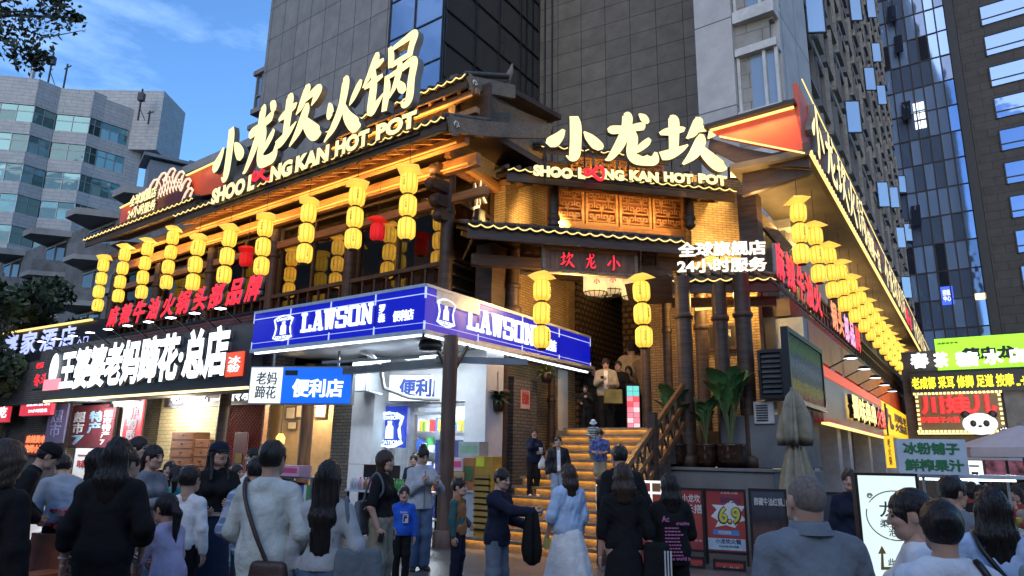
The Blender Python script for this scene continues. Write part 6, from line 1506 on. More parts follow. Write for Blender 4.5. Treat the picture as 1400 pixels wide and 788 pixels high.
# overhanging plane tree: trunk outside the picture on the left, one limb reaching over the pavement
tp=at(-330,500,8.0);base=Vector((float(tp[0]),float(tp[1]),0))
ends=[at(a,b,d)for a,b,d in((10,20,8.2),(45,45,8.0),(70,15,8.4),(88,25,8.3),(20,60,7.9),(40,78,8.0),(105,24,8.3),(-40,20,8.2),(55,80,8.1),(-30,60,8.0),(62,-12,8.3),(20,-15,8.0))]
lim=MB().tube([(0,0,0),(.1,0,2.5),(.2,.1,4.6),(.6,.2,6.2)],[.24,.2,.17,.1],10)
E3=[Vector(map(float,e))-base for e in ends]
hub=Vector((E3[7].x-.2,E3[7].y,E3[7].z-.1));lim.tube([(.2,.1,4.6),((hub.x+.2)/2,(hub.y+.1)/2,(hub.z+4.9)/2+.2),hub],[.13,.08,.045],8)
for e in E3:lim.tube([hub,(hub+e)/2+Vector((0,0,.06)),e],[.03,.018,.006],5)
lim.tube([E3[1],E3[1]+Vector((.2,0,-.06)),Vector(map(float,at(118,41,8.3)))-base],[.012,.009,.004],5)
cts=[(np.array(e),.30)for e in E3[:6]]+[(np.array(E3[i]),.22)for i in(7,9,10,11)]+[(np.array(E3[8]),.15),(np.array(E3[6]),.07)]
street_tree('plane tree limb with sparse dark leaves overhanging the top left corner',base.x,base.y,8,2,55,n=120,sz=.042,name='plane_tree',limbs=lim,centers=cts)
# ================================================================== left pavement: posters, stalls, goods
def flat_sign(name,label,fr,px0,py0,px1,py1,y,face,texts,cat='poster',depth=.05,sk=0):
    t=tframe(name,label,cat,fr);a=fr.box(px0,py0,px1,py1,y);bx('panel',face,t,a[0],a[1],y,y+depth,a[2],a[3])
    for s,f0,f1,g0,g1,m,b in texts:
        w=a[1]-a[0];h=a[3]-a[2];lettering(t,s,a[0]+w*f0,a[0]+w*f1,a[2]+h*g0,a[2]+h*g1,y-.002,m,bold=b,depth=.012)
    MB().box(a[0]-.03,a[1]+.03,y+depth,y+depth+.03,a[2]-.03,a[3]+.03).build('frame',m_black,t)
    return t,a
m_red_p=mat('red_poster',(.30,.03,.04),.5,var=.15);m_brown_p=mat('maroon_poster',(.13,.025,.03),.5,var=.15)
lite=mat('pale_lettering',(.6,.6,.58),.6);cyan=mat('pale_blue_lettering',(.25,.45,.55),.6);ink_red=mat('red_ink',(.4,.04,.03),.6)
flat_sign('market_poster','maroon market poster with big pale and blue characters between the shop piers',FA,100,556,140,612,1.45,m_brown_p,[('超\n市',.08,.42,.32,.86,lite,.03),('特\n产',.52,.92,.32,.86,cyan,.03),('7',.1,.45,.04,.28,cyan,.05)])
flat_sign('market_poster','narrow maroon poster with a column of small characters beside the big market poster',FA,141,558,151,612,1.4,m_brown_p,[('超\n市\n特\n产\n7',.15,.85,.06,.94,lite,.02)])
flat_sign('dish_board','white standing board with red characters and a bowl of noodles',FA,104,613,142,690,.9,poster_mat('noodle_board',[(0,(.3,.32,.2)),(.2,(.45,.40,.12)),(.42,(.55,.52,.42)),(.6,(.6,.6,.58)),(1,(.6,.6,.58))],.35,3),[('一碗八\n味道巴',.1,.9,.62,.95,ink_red,.03)],'poster board')
flat_sign('red_banner','upright red banner with white characters under the trotter signboard',FA,174,545,189,606,1.2,emit('red_banner',(.75,.03,.05),.75),[('一\n非\n物\n质',.2,.8,.05,.95,lite,.03)],'banner')
flat_sign('red_light_sign','small red light box sign with white characters below the hotel sign',FA,31,540,68,567,.7,emit('red_light_panel',(.75,.03,.06),.8),[('卤菜香锅',.22,.95,.42,.72,m_white_e,.03),('24小时营业',.3,.9,.12,.28,m_white_e,.02)],'shop sign',.12)
flat_sign('purple_banner','tall faded purple banner on the pier left of the market poster',FA,69,553,85,606,1.0,mat('faded_purple',(.13,.10,.17),.6),[('超\n市',.2,.8,.15,.85,mat('violet_ink',(.3,.28,.45),.6),.02)],'banner')
flat_sign('red_neon_menu','orange red glowing menu panel in the dark doorway at far left',FA,35,594,60,622,1.3,emit('dim_red_panel',(.12,.01,.005),.6),[('麻辣烫串',.08,.95,.55,.95,emit('orange_red_neon',(1,.18,.06),1.6),.03),('烧烤小面',.08,.95,.08,.48,emit('orange_red_neon',(1,.18,.06),1.6),.03)],'menu sign')
flat_sign('edge_red_sign','cropped red and white sign at the very left edge',FA,-30,553,8,577,.8,emit('red_light_panel',(.75,.03,.06),.8),[('小吃',.5,.98,.2,.8,m_white_e,.03)],'shop sign',.12)
t=tframe('red_neon_characters','two small red neon characters left of the trotter shop emblem','sign',FA);y=.2
lettering(t,'冬斗',FA.u(48,520,y),FA.u(65,520,y),FA.z(56,529,y),FA.z(56,511,y),y,m_red_led,m_side,bold=.03,depth=.04);lettering(t,'老街',FA.u(51,500,y),FA.u(61,500,y),FA.z(56,504,y),FA.z(56,496,y),y,m_red_led,m_side,bold=.03,depth=.04);bx('bracket',m_black,t,FA.u(46,520,y),FA.u(67,520,y),y,y+.03,FA.z(56,533,y),FA.z(56,531,y))
light('POINT',row,(FA.u(110,600,.6),.4,2.9),150,(.9,.92,1),.2,name='stall_light');light('POINT',row,(FA.u(250,640,1.6),1.4,2.8),110,(1,.85,.65),.2,name='stall_light')
# brown stacked cabinets and the wooden door at the back of the trotter shop
m_cab=mat('brown_cabinet_wood',(.13,.06,.035),.5,var=.3,scale=3,stretch=(1,1,5))
for px0,px1,py,lb in((231,262,591,'taller brown drawer cabinet against the lit brick bay'),(264,284,601,'shorter brown drawer cabinet right of the tall one')):
    y=2.4;u0,u1=FA.u(px0,630,y),FA.u(px1,630,y);z1=FA.z(px0,py,y);t=tframe('drawer_cabinet',lb,'cabinet',FA,u0,y,0,'brown drawer cabinets')
    bx('case',m_cab,t,0,u1-u0,0,.5,0,z1,bevel=.01)
    n=int(z1/.26)
    for k in range(n):d=bx('drawer',m_cab,t,.03,u1-u0-.03,-.02,-.001,.04+k*z1/n,(k+1)*z1/n-.02);MB().box((u1-u0)/2-.06,(u1-u0)/2+.06,-.04,-.021,.04+(k+.45)*z1/n,.06+(k+.45)*z1/n).build('handle',m_black,d)
dr=tframe('red_door','dark red wooden door leaf with a small brass plate before the lattice panel','door',FA,FA.u(316,640,1.75),1.75)
w=FA.u(334,640,1.75)-FA.u(316,640,1.75);bx('leaf',mat('dark_red_wood',(.14,.02,.02),.5),dr,0,w,0,.05,0,2.05,bevel=.01);bx('plate',mat('brass_plate',(.4,.25,.06),.4,metal=.6),dr,w*.25,w*.75,-.01,-.001,1.25,1.5)
# tables with cloth, stools, dishes
m_cloth=mat('pale_blue_tablecloth',(.42,.50,.56),.8,var=.15,scale=5,bump=.15)
m_bluep=mat('blue_plastic',(.02,.07,.32),.35);m_teal=mat('teal_plastic',(.12,.42,.40),.35)
def table(label,px,Yd,w,d,h=.72,m=m_cloth,drop=.45,name='table'):
    p=at(px,660,Yd);t=thing(name,label,'table',(float(p[0]),float(p[1]),0),FA.rot,'tables on the left pavement')
    MB().box(-w/2,w/2,-d/2,d/2,h-.03,h).build('top',m_lawn,t)
    c=folds([(1.0,h-drop),(.98,h-drop*.5),(.96,h),(.9,h+.012),(0.001,h+.013)],n=48,k=14,d=.03,seed=int(px));c.v=[(x*w*.53*(1 if abs(x)<.75 else 1),y*d*.53,z)for x,y,z in c.v];c.build('cloth',m,t)
    for sx in(-1,1):
        for sy in(-1,1):MB().tube([(sx*w*.42,sy*d*.4,0),(sx*w*.42,sy*d*.4,h-.03)],.02,6).build('leg',m_grey,t)
    return t
table('table under a pale blue cloth beside the woman in the cap',322,8.6,1.0,.8)
table('table under a pale blue cloth between the seated diners at left',243,9.0,1.3,.8)
table('farther table under a blue cloth near the cabinets',285,10.2,1.1,.7,m=mat('blue_table_cloth',(.05,.12,.35),.8))
def stool(label,px,py,Yd,m):
    p=at(px,py,Yd);t=thing('plastic_stool',label,'stool',(float(p[0]),float(p[1]),0),.5,'plastic stools')
    MB().box(-.15,.15,-.15,.15,.43,.46).box(-.16,.16,-.16,.16,.38,.43).build('seat',m,t,bevel=.015)
    for sx in(-1,1):
        for sy in(-1,1):MB().bar((sx*.17,sy*.17,0),(sx*.13,sy*.13,.4),.045).build('leg',m,t)
    MB().box(-.15,.15,-.155,-.14,.18,.21).box(-.15,.15,.14,.155,.18,.21).build('stretcher',m,t)
stool('teal plastic stool standing below the pale blue tablecloth',318,735,7.9,m_teal);stool('blue plastic stool between the two cloth covered tables',262,720,8.6,m_bluep)
# food stall with red packets
p=at(92,720,7.4);stl=thing('snack_stall','low snack stall heaped with red packets and pink flowers at left','stall',(float(p[0]),float(p[1]),0),FA.rot+.2)
bx('counter',mat('brown_red_counter',(.22,.07,.04),.6,var=.3),stl,-.55,.55,0,.6,0,.72,bevel=.01);r_=random.Random(9)
mb=MB()
for k in range(140):
    x,yy=r_.uniform(-.52,.5),r_.uniform(.02,.56);z=.73+r_.uniform(0,.22);s=r_.uniform(.03,.06);mb.box(x-s,x+s,yy-s*.6,yy+s*.6,z,z+s,r_.choice([0,0,1,2]))
tag(mb.build('packets',[mat('packet_red',(.45,.04,.05),.4),mat('packet_pink',(.6,.3,.32),.5),mat('packet_white',(.6,.55,.52),.5)],stl),kind='stuff')
for k in range(3):bx('crate',mat('orange_crate',(.40,.12,.04),.5),stl,-.5+k*.35,-.2+k*.35,-.32,-.02,0 if k else.0,.3+.1*(k%2))
# display table of drinks outside the store
dt=tframe('drinks_table','long table stacked with bottled drinks and cartons in front of the store pilaster','display table',FL,FL.u(470,690,.3),.3)
wt=FL.u(566,690,.3)-FL.u(470,690,.3)
MB().box(0,wt,0,.7,.86,.9).box(0,wt,.0,.7,.4,.43).build('top',m_lawn,dt)
for x in(.04,wt-.04):
    for yy in(.05,.65):MB().box(x-.02,x+.02,yy-.02,yy+.02,0,.86).build('leg',m_black,dt)
bx('dark_skirt',m_black,dt,.05,wt-.05,.3,.33,.43,.86)
bm={}
def bottle_mesh(nm,col,lid):
    return MB().lathe([(0,0),(.035,0),(.036,.13),(.03,.16),(.013,.19),(.013,.2)],n=9,mi=0).lathe([(.015,.2),(.015,.22),(0,.22)],n=8,mi=1).mesh('bottle',[mat('drink_'+nm,col,.1),mat('lid_'+lid[0],lid[1],.4)])
bts=[bottle_mesh('clear',(.45,.5,.52),('white',(.6,.6,.6))),bottle_mesh('green',(.06,.32,.07),('green',(.03,.2,.05))),bottle_mesh('pink',(.6,.25,.3),('red',(.4,.03,.03))),bottle_mesh('tea',(.3,.14,.04),('white',(.6,.6,.6)))]
names=['clear','green','pink','brown']
r_=random.Random(2)
for k in range(22):
    for rrow in range(2):
        ty=1 if.62<k/22<.85 else r_.choice([0,0,2,3])
        b=place('bottle',bts[ty],None,FL.pt(FL.u(470,690,.3)+.08+k*(wt-.16)/22,.3+.1+rrow*.14,.9),(0,0,0));tag(b,'%s drink bottle standing in the rows on the drinks table'%names[ty],'bottle','%s bottles on the drinks table'%names[ty])
def carton(label,fr,px0,py0,px1,py1,y,d,m,name='carton',cat='box',z_floor=None,band=None):
    a=fr.box(px0,py0,px1,py1,y);t=tframe(name,label,cat,fr,a[0],y,a[2]if z_floor is None else z_floor);w=a[1]-a[0];h=a[3]-t.location.z
    bx('body',m,t,0,w,0,d,0,h,bevel=.006)
    MB().box(w*.1,w*.9,-.004,-.001,h*.3,h*.75).build('print',band or mat('print_brown',(.18,.10,.05),.6),t)
    return t
m_card=mat('cardboard',(.36,.23,.12),.8,var=.12)
carton('open brown cardboard box on the drinks table',FL,472,634,503,658,.75,.3,m_card,z_floor=.9+.45)
for b_ in():pass
bx('riser',m_black,dt,.0,.75,.45,.7,.9,1.35)
carton('pink and white drink pack on the low shelf beside the dining room',FL,380,636,408,655,-.1,.3,mat('pink_pack',(.6,.35,.42),.5),band=mat('pack_rose',(.55,.06,.2),.5),name='drink_pack',z_floor=1.1)
sh=tframe('goods_shelf','low shelf crowded with snack boxes between the dining room and the store','shelf',FL,FL.u(372,700,.0),-.05)
ws2=FL.u(425,700,0)-FL.u(372,700,0)
MB().box(0,ws2,0,.5,1.06,1.1).box(0,ws2,0,.5,.6,.63).box(0,ws2,0,.5,.15,.18).box(0,.03,0,.5,0,1.06).box(ws2-.03,ws2,0,.5,0,1.06).build('frame',m_grey,sh)
mb=MB();r_=random.Random(12)
for lv in(.185,.635):
    x=.05
    while x<ws2-.15:w_=r_.uniform(.08,.16);mb.box(x,x+w_*.92,.03,.4,lv,lv+r_.uniform(.2,.36),r_.randrange(5));x+=w_
tag(mb.build('snack_boxes',[mat('pack_'+c,(0,0,0))for c in('red','white','green','yellow','blue')],sh),kind='stuff')
bb=tframe('blue_bin','bright blue plastic bin under the goods shelf','bin',FL,FL.u(418,720,-.35),-.35);folds([(0,0),(.15,0),(.19,.4),(.2,.42),(.17,.42)],d=.0).build('body',mat('bright_blue_plastic',(.02,.20,.62),.35),bb);MB().box(-.06,.06,-.215,-.19,.12,.22).build('sticker',lite,bb)
xs_=FL.u(617,660,1.6)
hs=tframe('window_ledge','shelf of cartons and shrink wrapped bottles against the store window right of the post','shelf',FL,xs_,1.6);wl=FL.u(660,660,1.6)-xs_
MB().box(0,wl,0,.5,.88,.92).build('ledge',m_lawn,hs);bx('plinth',m_lawn,hs,.02,wl-.02,.05,.45,0,.879)
carton('pink and white carton on the store window shelf',FL,617,626,632,645,1.55,.3,mat('pale_pink_carton',(.6,.45,.45),.5),band=mat('pack_rose',(.55,.06,.2),.5))
carton('brown carton under the pink one on the window shelf',FL,617,645,634,660,1.55,.3,m_card,z_floor=.92)
carton('green and orange carton on the store window shelf beside the pink one',FL,634,626,648,658,1.6,.3,mat('orange_brown_carton',(.36,.14,.05),.5),band=mat('dull_green_print',(.06,.14,.05),.5),z_floor=.92)
carton('shrink wrapped pack of water bottles inside the store window',FL,627,604,655,626,1.9,.3,mat('water_pack',(.28,.33,.34),.15),name='water_pack',cat='water pack',band=mat('water_label',(.15,.3,.2),.4))
yd=tframe('yellow_display','tall yellow cardboard display stand with rows of hooks beside the steps','display stand',FL,FL.u(648,680,1.0),1.0)
w=FL.u(672,680,1.0)-FL.u(648,680,1.0);zt5=FL.z(660,624,1.0)
bx('board',mat('yellow_card',(.40,.24,.03),.6),yd,0,w,0,.3,0,zt5,bevel=.008);bx('header',mat('lime_header',(.6,.65,.05),.6),yd,w*.08,w*.55,-.01,-.001,zt5-.18,zt5-.02)
mb=MB()
for k in range(9):z=.3+k*(zt5-.6)/9;mb.box(w*.06,w*.94,-.05,-.001,z,z+.02);mb.box(w*.1,w*.9,-.045,-.02,z+.03,z+.1,1)
mb.build('hooks',[m_black,mat('small_packets',(.35,.22,.05),.5)],yd)
cnt_=MB().box(0,w*.8,.35,.6,0,.1)
ap=tframe('pink_notice','small pink paper notice pasted on the grey brick pier by the steps','notice',FR,0,0);a=FR.box(712,533,724,560,.29);bx('sheet',mat('pink_paper',(.6,.35,.36),.8),ap,a[0],a[1],.285,.292,a[2],a[3]);lettering(ap,'招聘',a[0]+.04,a[1]-.04,a[3]-.3,a[3]-.08,.284,ink_red,bold=.03,depth=.004);lettering(ap,'服务员\n传菜员',a[0]+.05,a[1]-.05,a[2]+.1,a[2]+.4,.284,ink_red,bold=.01,depth=.004)
bn=tframe('black_notice_board','dark framed board with white writing on the lit brick wall behind the columns','notice board',FZ);y=2.5;a=FZ.box(970,448,1006,474,y);bx('board',m_black,bn,a[0],a[1],y,y+.05,a[2],a[3]);MB().box(a[0]-.06,a[1]+.06,y-.02,y+.06,a[3],a[3]+.06).box(a[0]-.06,a[1]+.06,y-.02,y+.06,a[2]-.06,a[2]).box(a[0]-.06,a[0],y-.02,y+.06,a[2],a[3]).box(a[1],a[1]+.06,y-.02,y+.06,a[2],a[3]).build('frame',m_wood,bn);lettering(bn,'营业时间',a[0]+.1,a[1]-.1,a[3]-.25,a[3]-.08,y-.001,lite,bold=.02,depth=.004)
# stained glass glow in the stair side
sgz=thing('stained_glass_lamp','column of pink and turquoise stained glass glowing behind the stair railing','lamp',(float(at(866,570,16.6)[0]),16.6,ZL-.05));mb=MB();r_=random.Random(4)
for k in range(9):
    for j in range(2):mb.box(-.14+j*.15,-.005+j*.15,-.02,.02,.02+k*.125,.135+k*.125,r_.choice([0,0,1,2])if k<7 else 3)
mb.build('panes',[emit('pink_glass',(1,.3,.4),.8),emit('red_glass',(.9,.08,.1),1.2),emit('pale_pink_glass',(1,.7,.72),.9),emit('turquoise_glass',(.2,.8,.8),.7)],sgz);MB().box(-.17,.17,.021,.05,0,1.2).build('back',m_black,sgz)
# ================================================================== people: bodies grown as one smooth surface from a posed skeleton
def grid(lo,hi,h):
    ax=[np.arange(lo[i],hi[i]+h,h,dtype=np.float32)for i in range(3)]
    return np.meshgrid(*ax,indexing='ij')
def rc(G,p,q,r1,r2,sy=1.0):
    """cone with round ends"""
    px,py,pz=G;ax,ay,az=p;bx_,by_,bz_=(q[0]-ax,(q[1]-ay)*sy,q[2]-az);L2=bx_*bx_+by_*by_+bz_*bz_+1e-9
    X=px-ax;Y=(py-ay)*sy;Z=pz-az
    t=np.clip((X*bx_+Y*by_+Z*bz_)/L2,0,1)
    return np.sqrt((X-t*bx_)**2+(Y-t*by_)**2+(Z-t*bz_)**2)-(r1+(r2-r1)*t)
def ell(G,c,r):
    X=(G[0]-c[0])/r[0];Y=(G[1]-c[1])/r[1];Z=(G[2]-c[2])/r[2]
    return(np.sqrt(X*X+Y*Y+Z*Z)-1)*min(r)
def su(a,b,k):
    h=np.clip(.5+.5*(b-a)/k,0,1);return b+(a-b)*h-k*h*(1-h)
def nets(f,o,h):
    """surface nets: one vertex per crossed cell, one quad per crossed edge"""
    s=f<0;n=np.array(f.shape);acc=np.zeros(tuple(n-1)+(3,),np.float32);cnt=np.zeros(tuple(n-1),np.float32)
    for a in range(3):
        b,c=[i for i in range(3)if i!=a]
        for ob in(0,1):
            for oc in(0,1):
                s0=[None]*3;s0[a]=slice(0,n[a]-1);s0[b]=slice(ob,n[b]-1+ob);s0[c]=slice(oc,n[c]-1+oc);s1=list(s0);s1[a]=slice(1,n[a])
                v0=f[tuple(s0)];v1=f[tuple(s1)];cr=s[tuple(s0)]!=s[tuple(s1)]
                t=np.where(cr,v0/np.where(cr,v0-v1,1),0);acc[...,a]+=t;acc[...,b]+=cr*ob;acc[...,c]+=cr*oc;cnt+=cr
    m=cnt>0;idx=np.full(cnt.shape,-1,np.int64);idx[m]=np.arange(m.sum());I=np.argwhere(m)
    V=(I+acc[m]/cnt[m][:,None])*h+np.array(o);F=[]
    for a in range(3):
        b,c=(a+1)%3,(a+2)%3
        s0=[slice(None)]*3;s1=[slice(None)]*3;s0[a]=slice(0,n[a]-1);s1[a]=slice(1,n[a]);s0[b]=s1[b]=slice(1,n[b]-1);s0[c]=s1[c]=slice(1,n[c]-1)
        A=s[tuple(s0)];B=s[tuple(s1)];e=np.argwhere(A!=B)
        if not len(e):continue
        fl=A[A!=B];e[:,b]+=1;e[:,c]+=1
        def ci(db,dc):k=e.copy();k[:,b]-=db;k[:,c]-=dc;return idx[k[:,0],k[:,1],k[:,2]]
        q=np.stack([ci(1,1),ci(0,1),ci(0,0),ci(1,0)],1);q[~fl]=q[~fl][:,::-1];F.append(q)
    return V,np.vstack(F)
def np_mesh(name,parts,mats):
    """parts: list of (V, F, material index) -> one mesh"""
    V=np.vstack([p[0]for p in parts]);k=0;F=[];mi=[]
    for v,f,m in parts:F.append(f+k);mi+=[m]*len(f);k+=len(v)
    F=np.vstack(F);me=bpy.data.meshes.new(name);me.vertices.add(len(V));me.vertices.foreach_set('co',V.astype(np.float32).ravel())
    me.loops.add(F.size);me.loops.foreach_set('vertex_index',F.ravel().astype(np.int32));me.polygons.add(len(F));me.polygons.foreach_set('loop_start',np.arange(0,F.size,4,dtype=np.int32))
    for m in mats:me.materials.append(m)
    me.polygons.foreach_set('material_index',np.array(mi,np.int32));me.polygons.foreach_set('use_smooth',np.ones(len(F),bool));me.update(calc_edges=True);me.validate();return me
def wob(G,amp,fr,rs):
    a=0
    for k in range(4):
        d=rs.normal(size=3)*fr*(1+.5*k);a=a+(.55-np.abs(np.sin(.5*(G[0]*d[0]+G[1]*d[1]+G[2]*d[2]*.6)+rs.uniform(0,6)))).astype(np.float32)*1.5/(1+.3*k)
    return a*amp/2.2
m_skin=mat('skin',(.50,.30,.21),.5,var=.05,scale=20);m_skin.node_tree.nodes['Principled BSDF'].inputs['Subsurface Weight'].default_value=0.0
m_eye=mat('eye_dark',(.02,.012,.01),.2);m_lip=mat('lip',(.36,.10,.09),.45);m_hair=mat('black_hair',(.012,.009,.008),.38,var=.6,scale=22,stretch=(6,6,.5),bump=.8,bscale=16,spec=.4)
m_hairb=mat('brown_hair',(.04,.02,.011),.42,var=.6,scale=22,stretch=(6,6,.5),bump=.8,bscale=16);m_hairg=mat('grey_stubble',(.17,.14,.12),.8,var=.3,scale=60)
m_sole=mat('white_shoe',(.45,.45,.44),.6);m_shoe=mat('black_shoe',(.015,.015,.016),.5)
def cloth(name,col,rough=.88,bump=.35):return mat(name,col,rough,var=.16,scale=7,bump=min(1,bump*2.2),bscale=13,spec=.25)
def ring4(V,F):return V,F
def hand_template(curl):
    h=.0045;lo=(-.05,-.085,-.2);hi=(.06,.06,.03);G=grid(lo,hi,h)
    f=rc(G,(0,-.018,-.015),(0,-.022,-.075),.018,.017);f=su(f,rc(G,(0,.016,-.015),(0,.022,-.07),.018,.016),.02);f=su(f,rc(G,(0,0,.03),(0,0,-.02),.024,.02),.02)
    for i,(y,L_)in enumerate(((-.030,.070),(-.010,.080),(.010,.074),(.029,.058))):
        a=np.array((0,y,-.082+abs(y)*.2));c1=curl;d1=np.array((math.sin(c1),y*1.5,-math.cos(c1)));b=a+d1*L_*.48;c2=curl*2.1;d2=np.array((math.sin(c2),y*.6,-math.cos(c2)));c=b+d2*L_*.34;c3=curl*2.9;e=c+np.array((math.sin(c3),0,-math.cos(c3)))*L_*.26
        for p,q,r1,r2 in((a,b,.0092,.0085),(b,c,.0085,.0075),(c,e,.0075,.0062)):f=su(f,rc(G,p,q,r1,r2),.004)
    f=su(f,rc(G,(.004,-.03,-.02),(.018,-.055,-.052),.013,.0105),.01);f=su(f,rc(G,(.018,-.055,-.052),(.028,-.056,-.085),.0105,.008),.004)
    return nets(f,lo,h)
HANDS={'relax':hand_template(.32),'grip':hand_template(.85)}
def rot_to(d):
    return np.array(Vector((0,0,-1)).rotation_difference(Vector(d)).to_matrix())
def shoe_mesh(m):
    h=.012;lo=(-.07,-.2,-.01);hi=(.07,.11,.12);G=grid(lo,hi,h)
    f=rc(G,(0,.045,.035),(0,-.10,.03),.042,.038);f=su(f,rc(G,(0,.04,.05),(0,.045,.1),.04,.036),.03);f=su(f,rc(G,(0,-.1,.03),(.004,-.15,.025),.038,.028),.03);f=np.maximum(f,-G[2]+.002)
    V,F=nets(f,lo,h);return np_mesh('shoe',[(V,F,0)],[m])
SHOES={'black':shoe_mesh(m_shoe),'white':shoe_mesh(m_sole)}
NP=[0]
def person(label,px,py,Y,face,zf=0.0,male=False,kid=False,top=None,bottom=None,hair=('long',.3),arms=('down','down'),lean=0,head=(0,0),legs=((0,0),(0,0)),sit=False,shoes='black',group=None,res=.016,facing=True,hcol=None,jacket=None,lx=0,bulk=1.0,hm=1.0,hat=None,seat_h=.45,H=None):
    NP[0]+=1;rs=np.random.default_rng(NP[0]*7+1)
    P=at(px,py,Y);tall=float(P[2])-zf
    la=R(lean);drop=.42 if sit else 0.0
    kh=1.22 if kid else 1.0
    pole=math.cos(la)*.80+.92-drop
    s=(H or tall)/(pole if not H else 1.72)
    if H:zf=tall+zf-s*pole
    def up(p): # lean the upper body forward about the hips, then lower it onto the seat
        x,y,z=p
        if z>.92:dz=z-.92;y,z=y*math.cos(la)-dz*math.sin(la),.92+dz*math.cos(la)+y*math.sin(la);x+=lx*dz
        return(x,y,z-drop)
    sh=(.180 if male else.152)*(1.0 if not kid else.92)*bulk;hw=.085
    S=[up((-sh,.005,1.35)),up((sh,.005,1.35))];arm=[]
    for i,sd in enumerate((-1,1)):
        T=arms[i]
        if T=='down':T=(sd*(sh+.075),-.03,.84-drop)
        elif T=='phone':T=up((sd*.07,-.30,1.17))
        elif T=='hold':T=up((sd*.12,-.27,1.05))
        elif T=='strap':T=up((sd*.12,-.14,1.22))
        elif T=='face':T=up((sd*.05,-.16,1.42))
        elif T=='table':T=up((sd*.14,-.36,1.12))
        elif T=='back':T=(sd*(sh+.06),.10,.86-drop)
        Sv=np.array(S[i]);Tv=np.array(T,float);l1,l2=(.275,.245);d=Tv-Sv;D=np.linalg.norm(d);
        if D>l1+l2-.004:Tv=Sv+d/D*(l1+l2-.004);D=l1+l2-.004;d=Tv-Sv
        d/=D;a_=(l1*l1-l2*l2+D*D)/(2*D);hh=math.sqrt(max(l1*l1-a_*a_,0));hint=np.array((sd*.55,.45,-.7));hint-=d*(hint@d);hint/=np.linalg.norm(hint)+1e-9
        E=Sv+d*a_+hint*hh;arm.append((Sv,E,Tv))
    leg=[]
    for i,sd in enumerate((-1,1)):
        Hp=np.array((sd*hw,0,.90-drop));dx,dy=legs[i]
        if sit:K=np.array((sd*(hw+.03),-.42,.50));A=np.array((sd*(hw+.04),-.40,.09))
        else:
            A=np.array((sd*(hw+.005)+dx,.02+dy,.09));K=(Hp+A)/2+np.array((sd*.005,-.03-abs(dy)*.25,.01))
        leg.append((Hp,K,A))
    allp=np.vstack([np.vstack(arm),np.vstack(leg),np.array([up((0,0,1.5))])])
    flare=bottom[3]if bottom and bottom[0]=='skirt' else 0
    lo=np.minimum(allp.min(0)-.13,[-.3-flare,-.24-flare,0 if not sit else-.02]);hi=np.maximum(allp.max(0)+.13,[.3+flare,.24+flare,1.5-drop]);h=res
    G=grid(lo,hi,h)
    def torso(t=0.0,hemx=0.0):
        b=bulk;w=.012 if male else 0
        f=rc(G,up((-.06,.0,.93)),up((.06,.0,.93)),.112*b+t*.8,.112*b+t*.8,1.22)
        f=su(f,rc(G,up((0,0,.97)),up((0,0,1.14)),(.118+w)*b+t+hemx,(.104+w*1.5)*b+t,1.22),.07)
        f=su(f,rc(G,up((-.055-w,.0,1.25)),up((.055+w,.0,1.25)),.102*b+t*.8,.102*b+t*.8,1.2),.07)
        for sd in(-1,1):f=su(f,rc(G,up((sd*.02,.014,1.405)),up((sd*(sh-.035),.012,1.345)),.052+t*.6,.054+t*.8),.05)
        if not male and not kid:
            for sd in(-1,1):f=su(f,rc(G,up((sd*.066,-.075,1.235)),up((sd*.066,-.085,1.235)),.055+t,.05+t),.04)
        return f
    def armf(i,t,frac=1.0,cuff=0.0):
        Sv,E,T=arm[i];L1=np.linalg.norm(E-Sv);L2=np.linalg.norm(T-E);tot=(L1+L2)*frac
        f=rc(G,Sv,Sv+(E-Sv)*min(1,tot/L1),.050+t*.6,.039+t*.6+(cuff if frac<.55 else cuff*.4))
        if tot>L1:f=su(f,rc(G,E,E+(T-E)*min(1,(tot-L1)/L2),.039+t*.6+cuff*.4,.039+(.027-.039)*min(1,(tot-L1)/L2)+t*.6+cuff*.8),.03)
        return f
    def legf(i,t,wide=0.0,end=1.0):
        Hp,K,A=leg[i];f=rc(G,Hp,K,.088+t,.057+t+wide*.6)
        if end>0:f=su(f,rc(G,K,K+(A-K)*end,.056+t+wide*.6,.040+t+wide),.04)
        return f
    # ---- skin: torso, limbs, neck in one field
    f=torso()
    for i in(0,1):f=su(f,armf(i,0),.035);f=su(f,legf(i,0),.04)
    nk=up((0,.012,1.40));hc=np.array(up((0,-.012,1.585 if not kid else 1.60)))
    f=su(f,rc(G,nk,(nk+(hc-nk)*.75),(.054 if not male else.062)*bulk,(.05 if not male else.056)*bulk),.04)
    V,F=nets(f,lo,h);parts=[(V,F,0)]
    HR=np.array((Matrix.Rotation(-R(head[0]),3,'Z')@Matrix.Rotation(la*.5+R(head[1]),3,'X')))
    hs=kh*hm*(1.03 if male else 1.0)
    hl=(-.11,-.14,-.14);hh_=(.11,.14,.15);hr=.0062 if facing else.009
    GH=grid(hl,hh_,hr)
    g=ell(GH,(0,.014,.022),(.075,.094,.096));g=su(g,ell(GH,(0,-.018,-.025),(.063,.074,.092)),.03);g=su(g,rc(GH,(-.03,-.045,-.075),(.03,-.045,-.075),.03,.03),.03);g=su(g,rc(GH,(0,-.068,-.09),(0,-.068,-.094),.02,.018),.02)
    g=su(g,rc(GH,(0,.03,-.06),(0,.03,-.14),.05*bulk,.05*bulk),.02)
    for sd in(-1,1):
        g=np.maximum(g,-ell(GH,(sd*.031,-.103,.006),(.021,.017,.013))-.0)if facing else g
        g=su(g,ell(GH,(sd*.074,.012,-.008),(.009,.019,.031)),.006);g=su(g,ell(GH,(sd*.036,-.062,-.025),(.022,.02,.018)),.02)
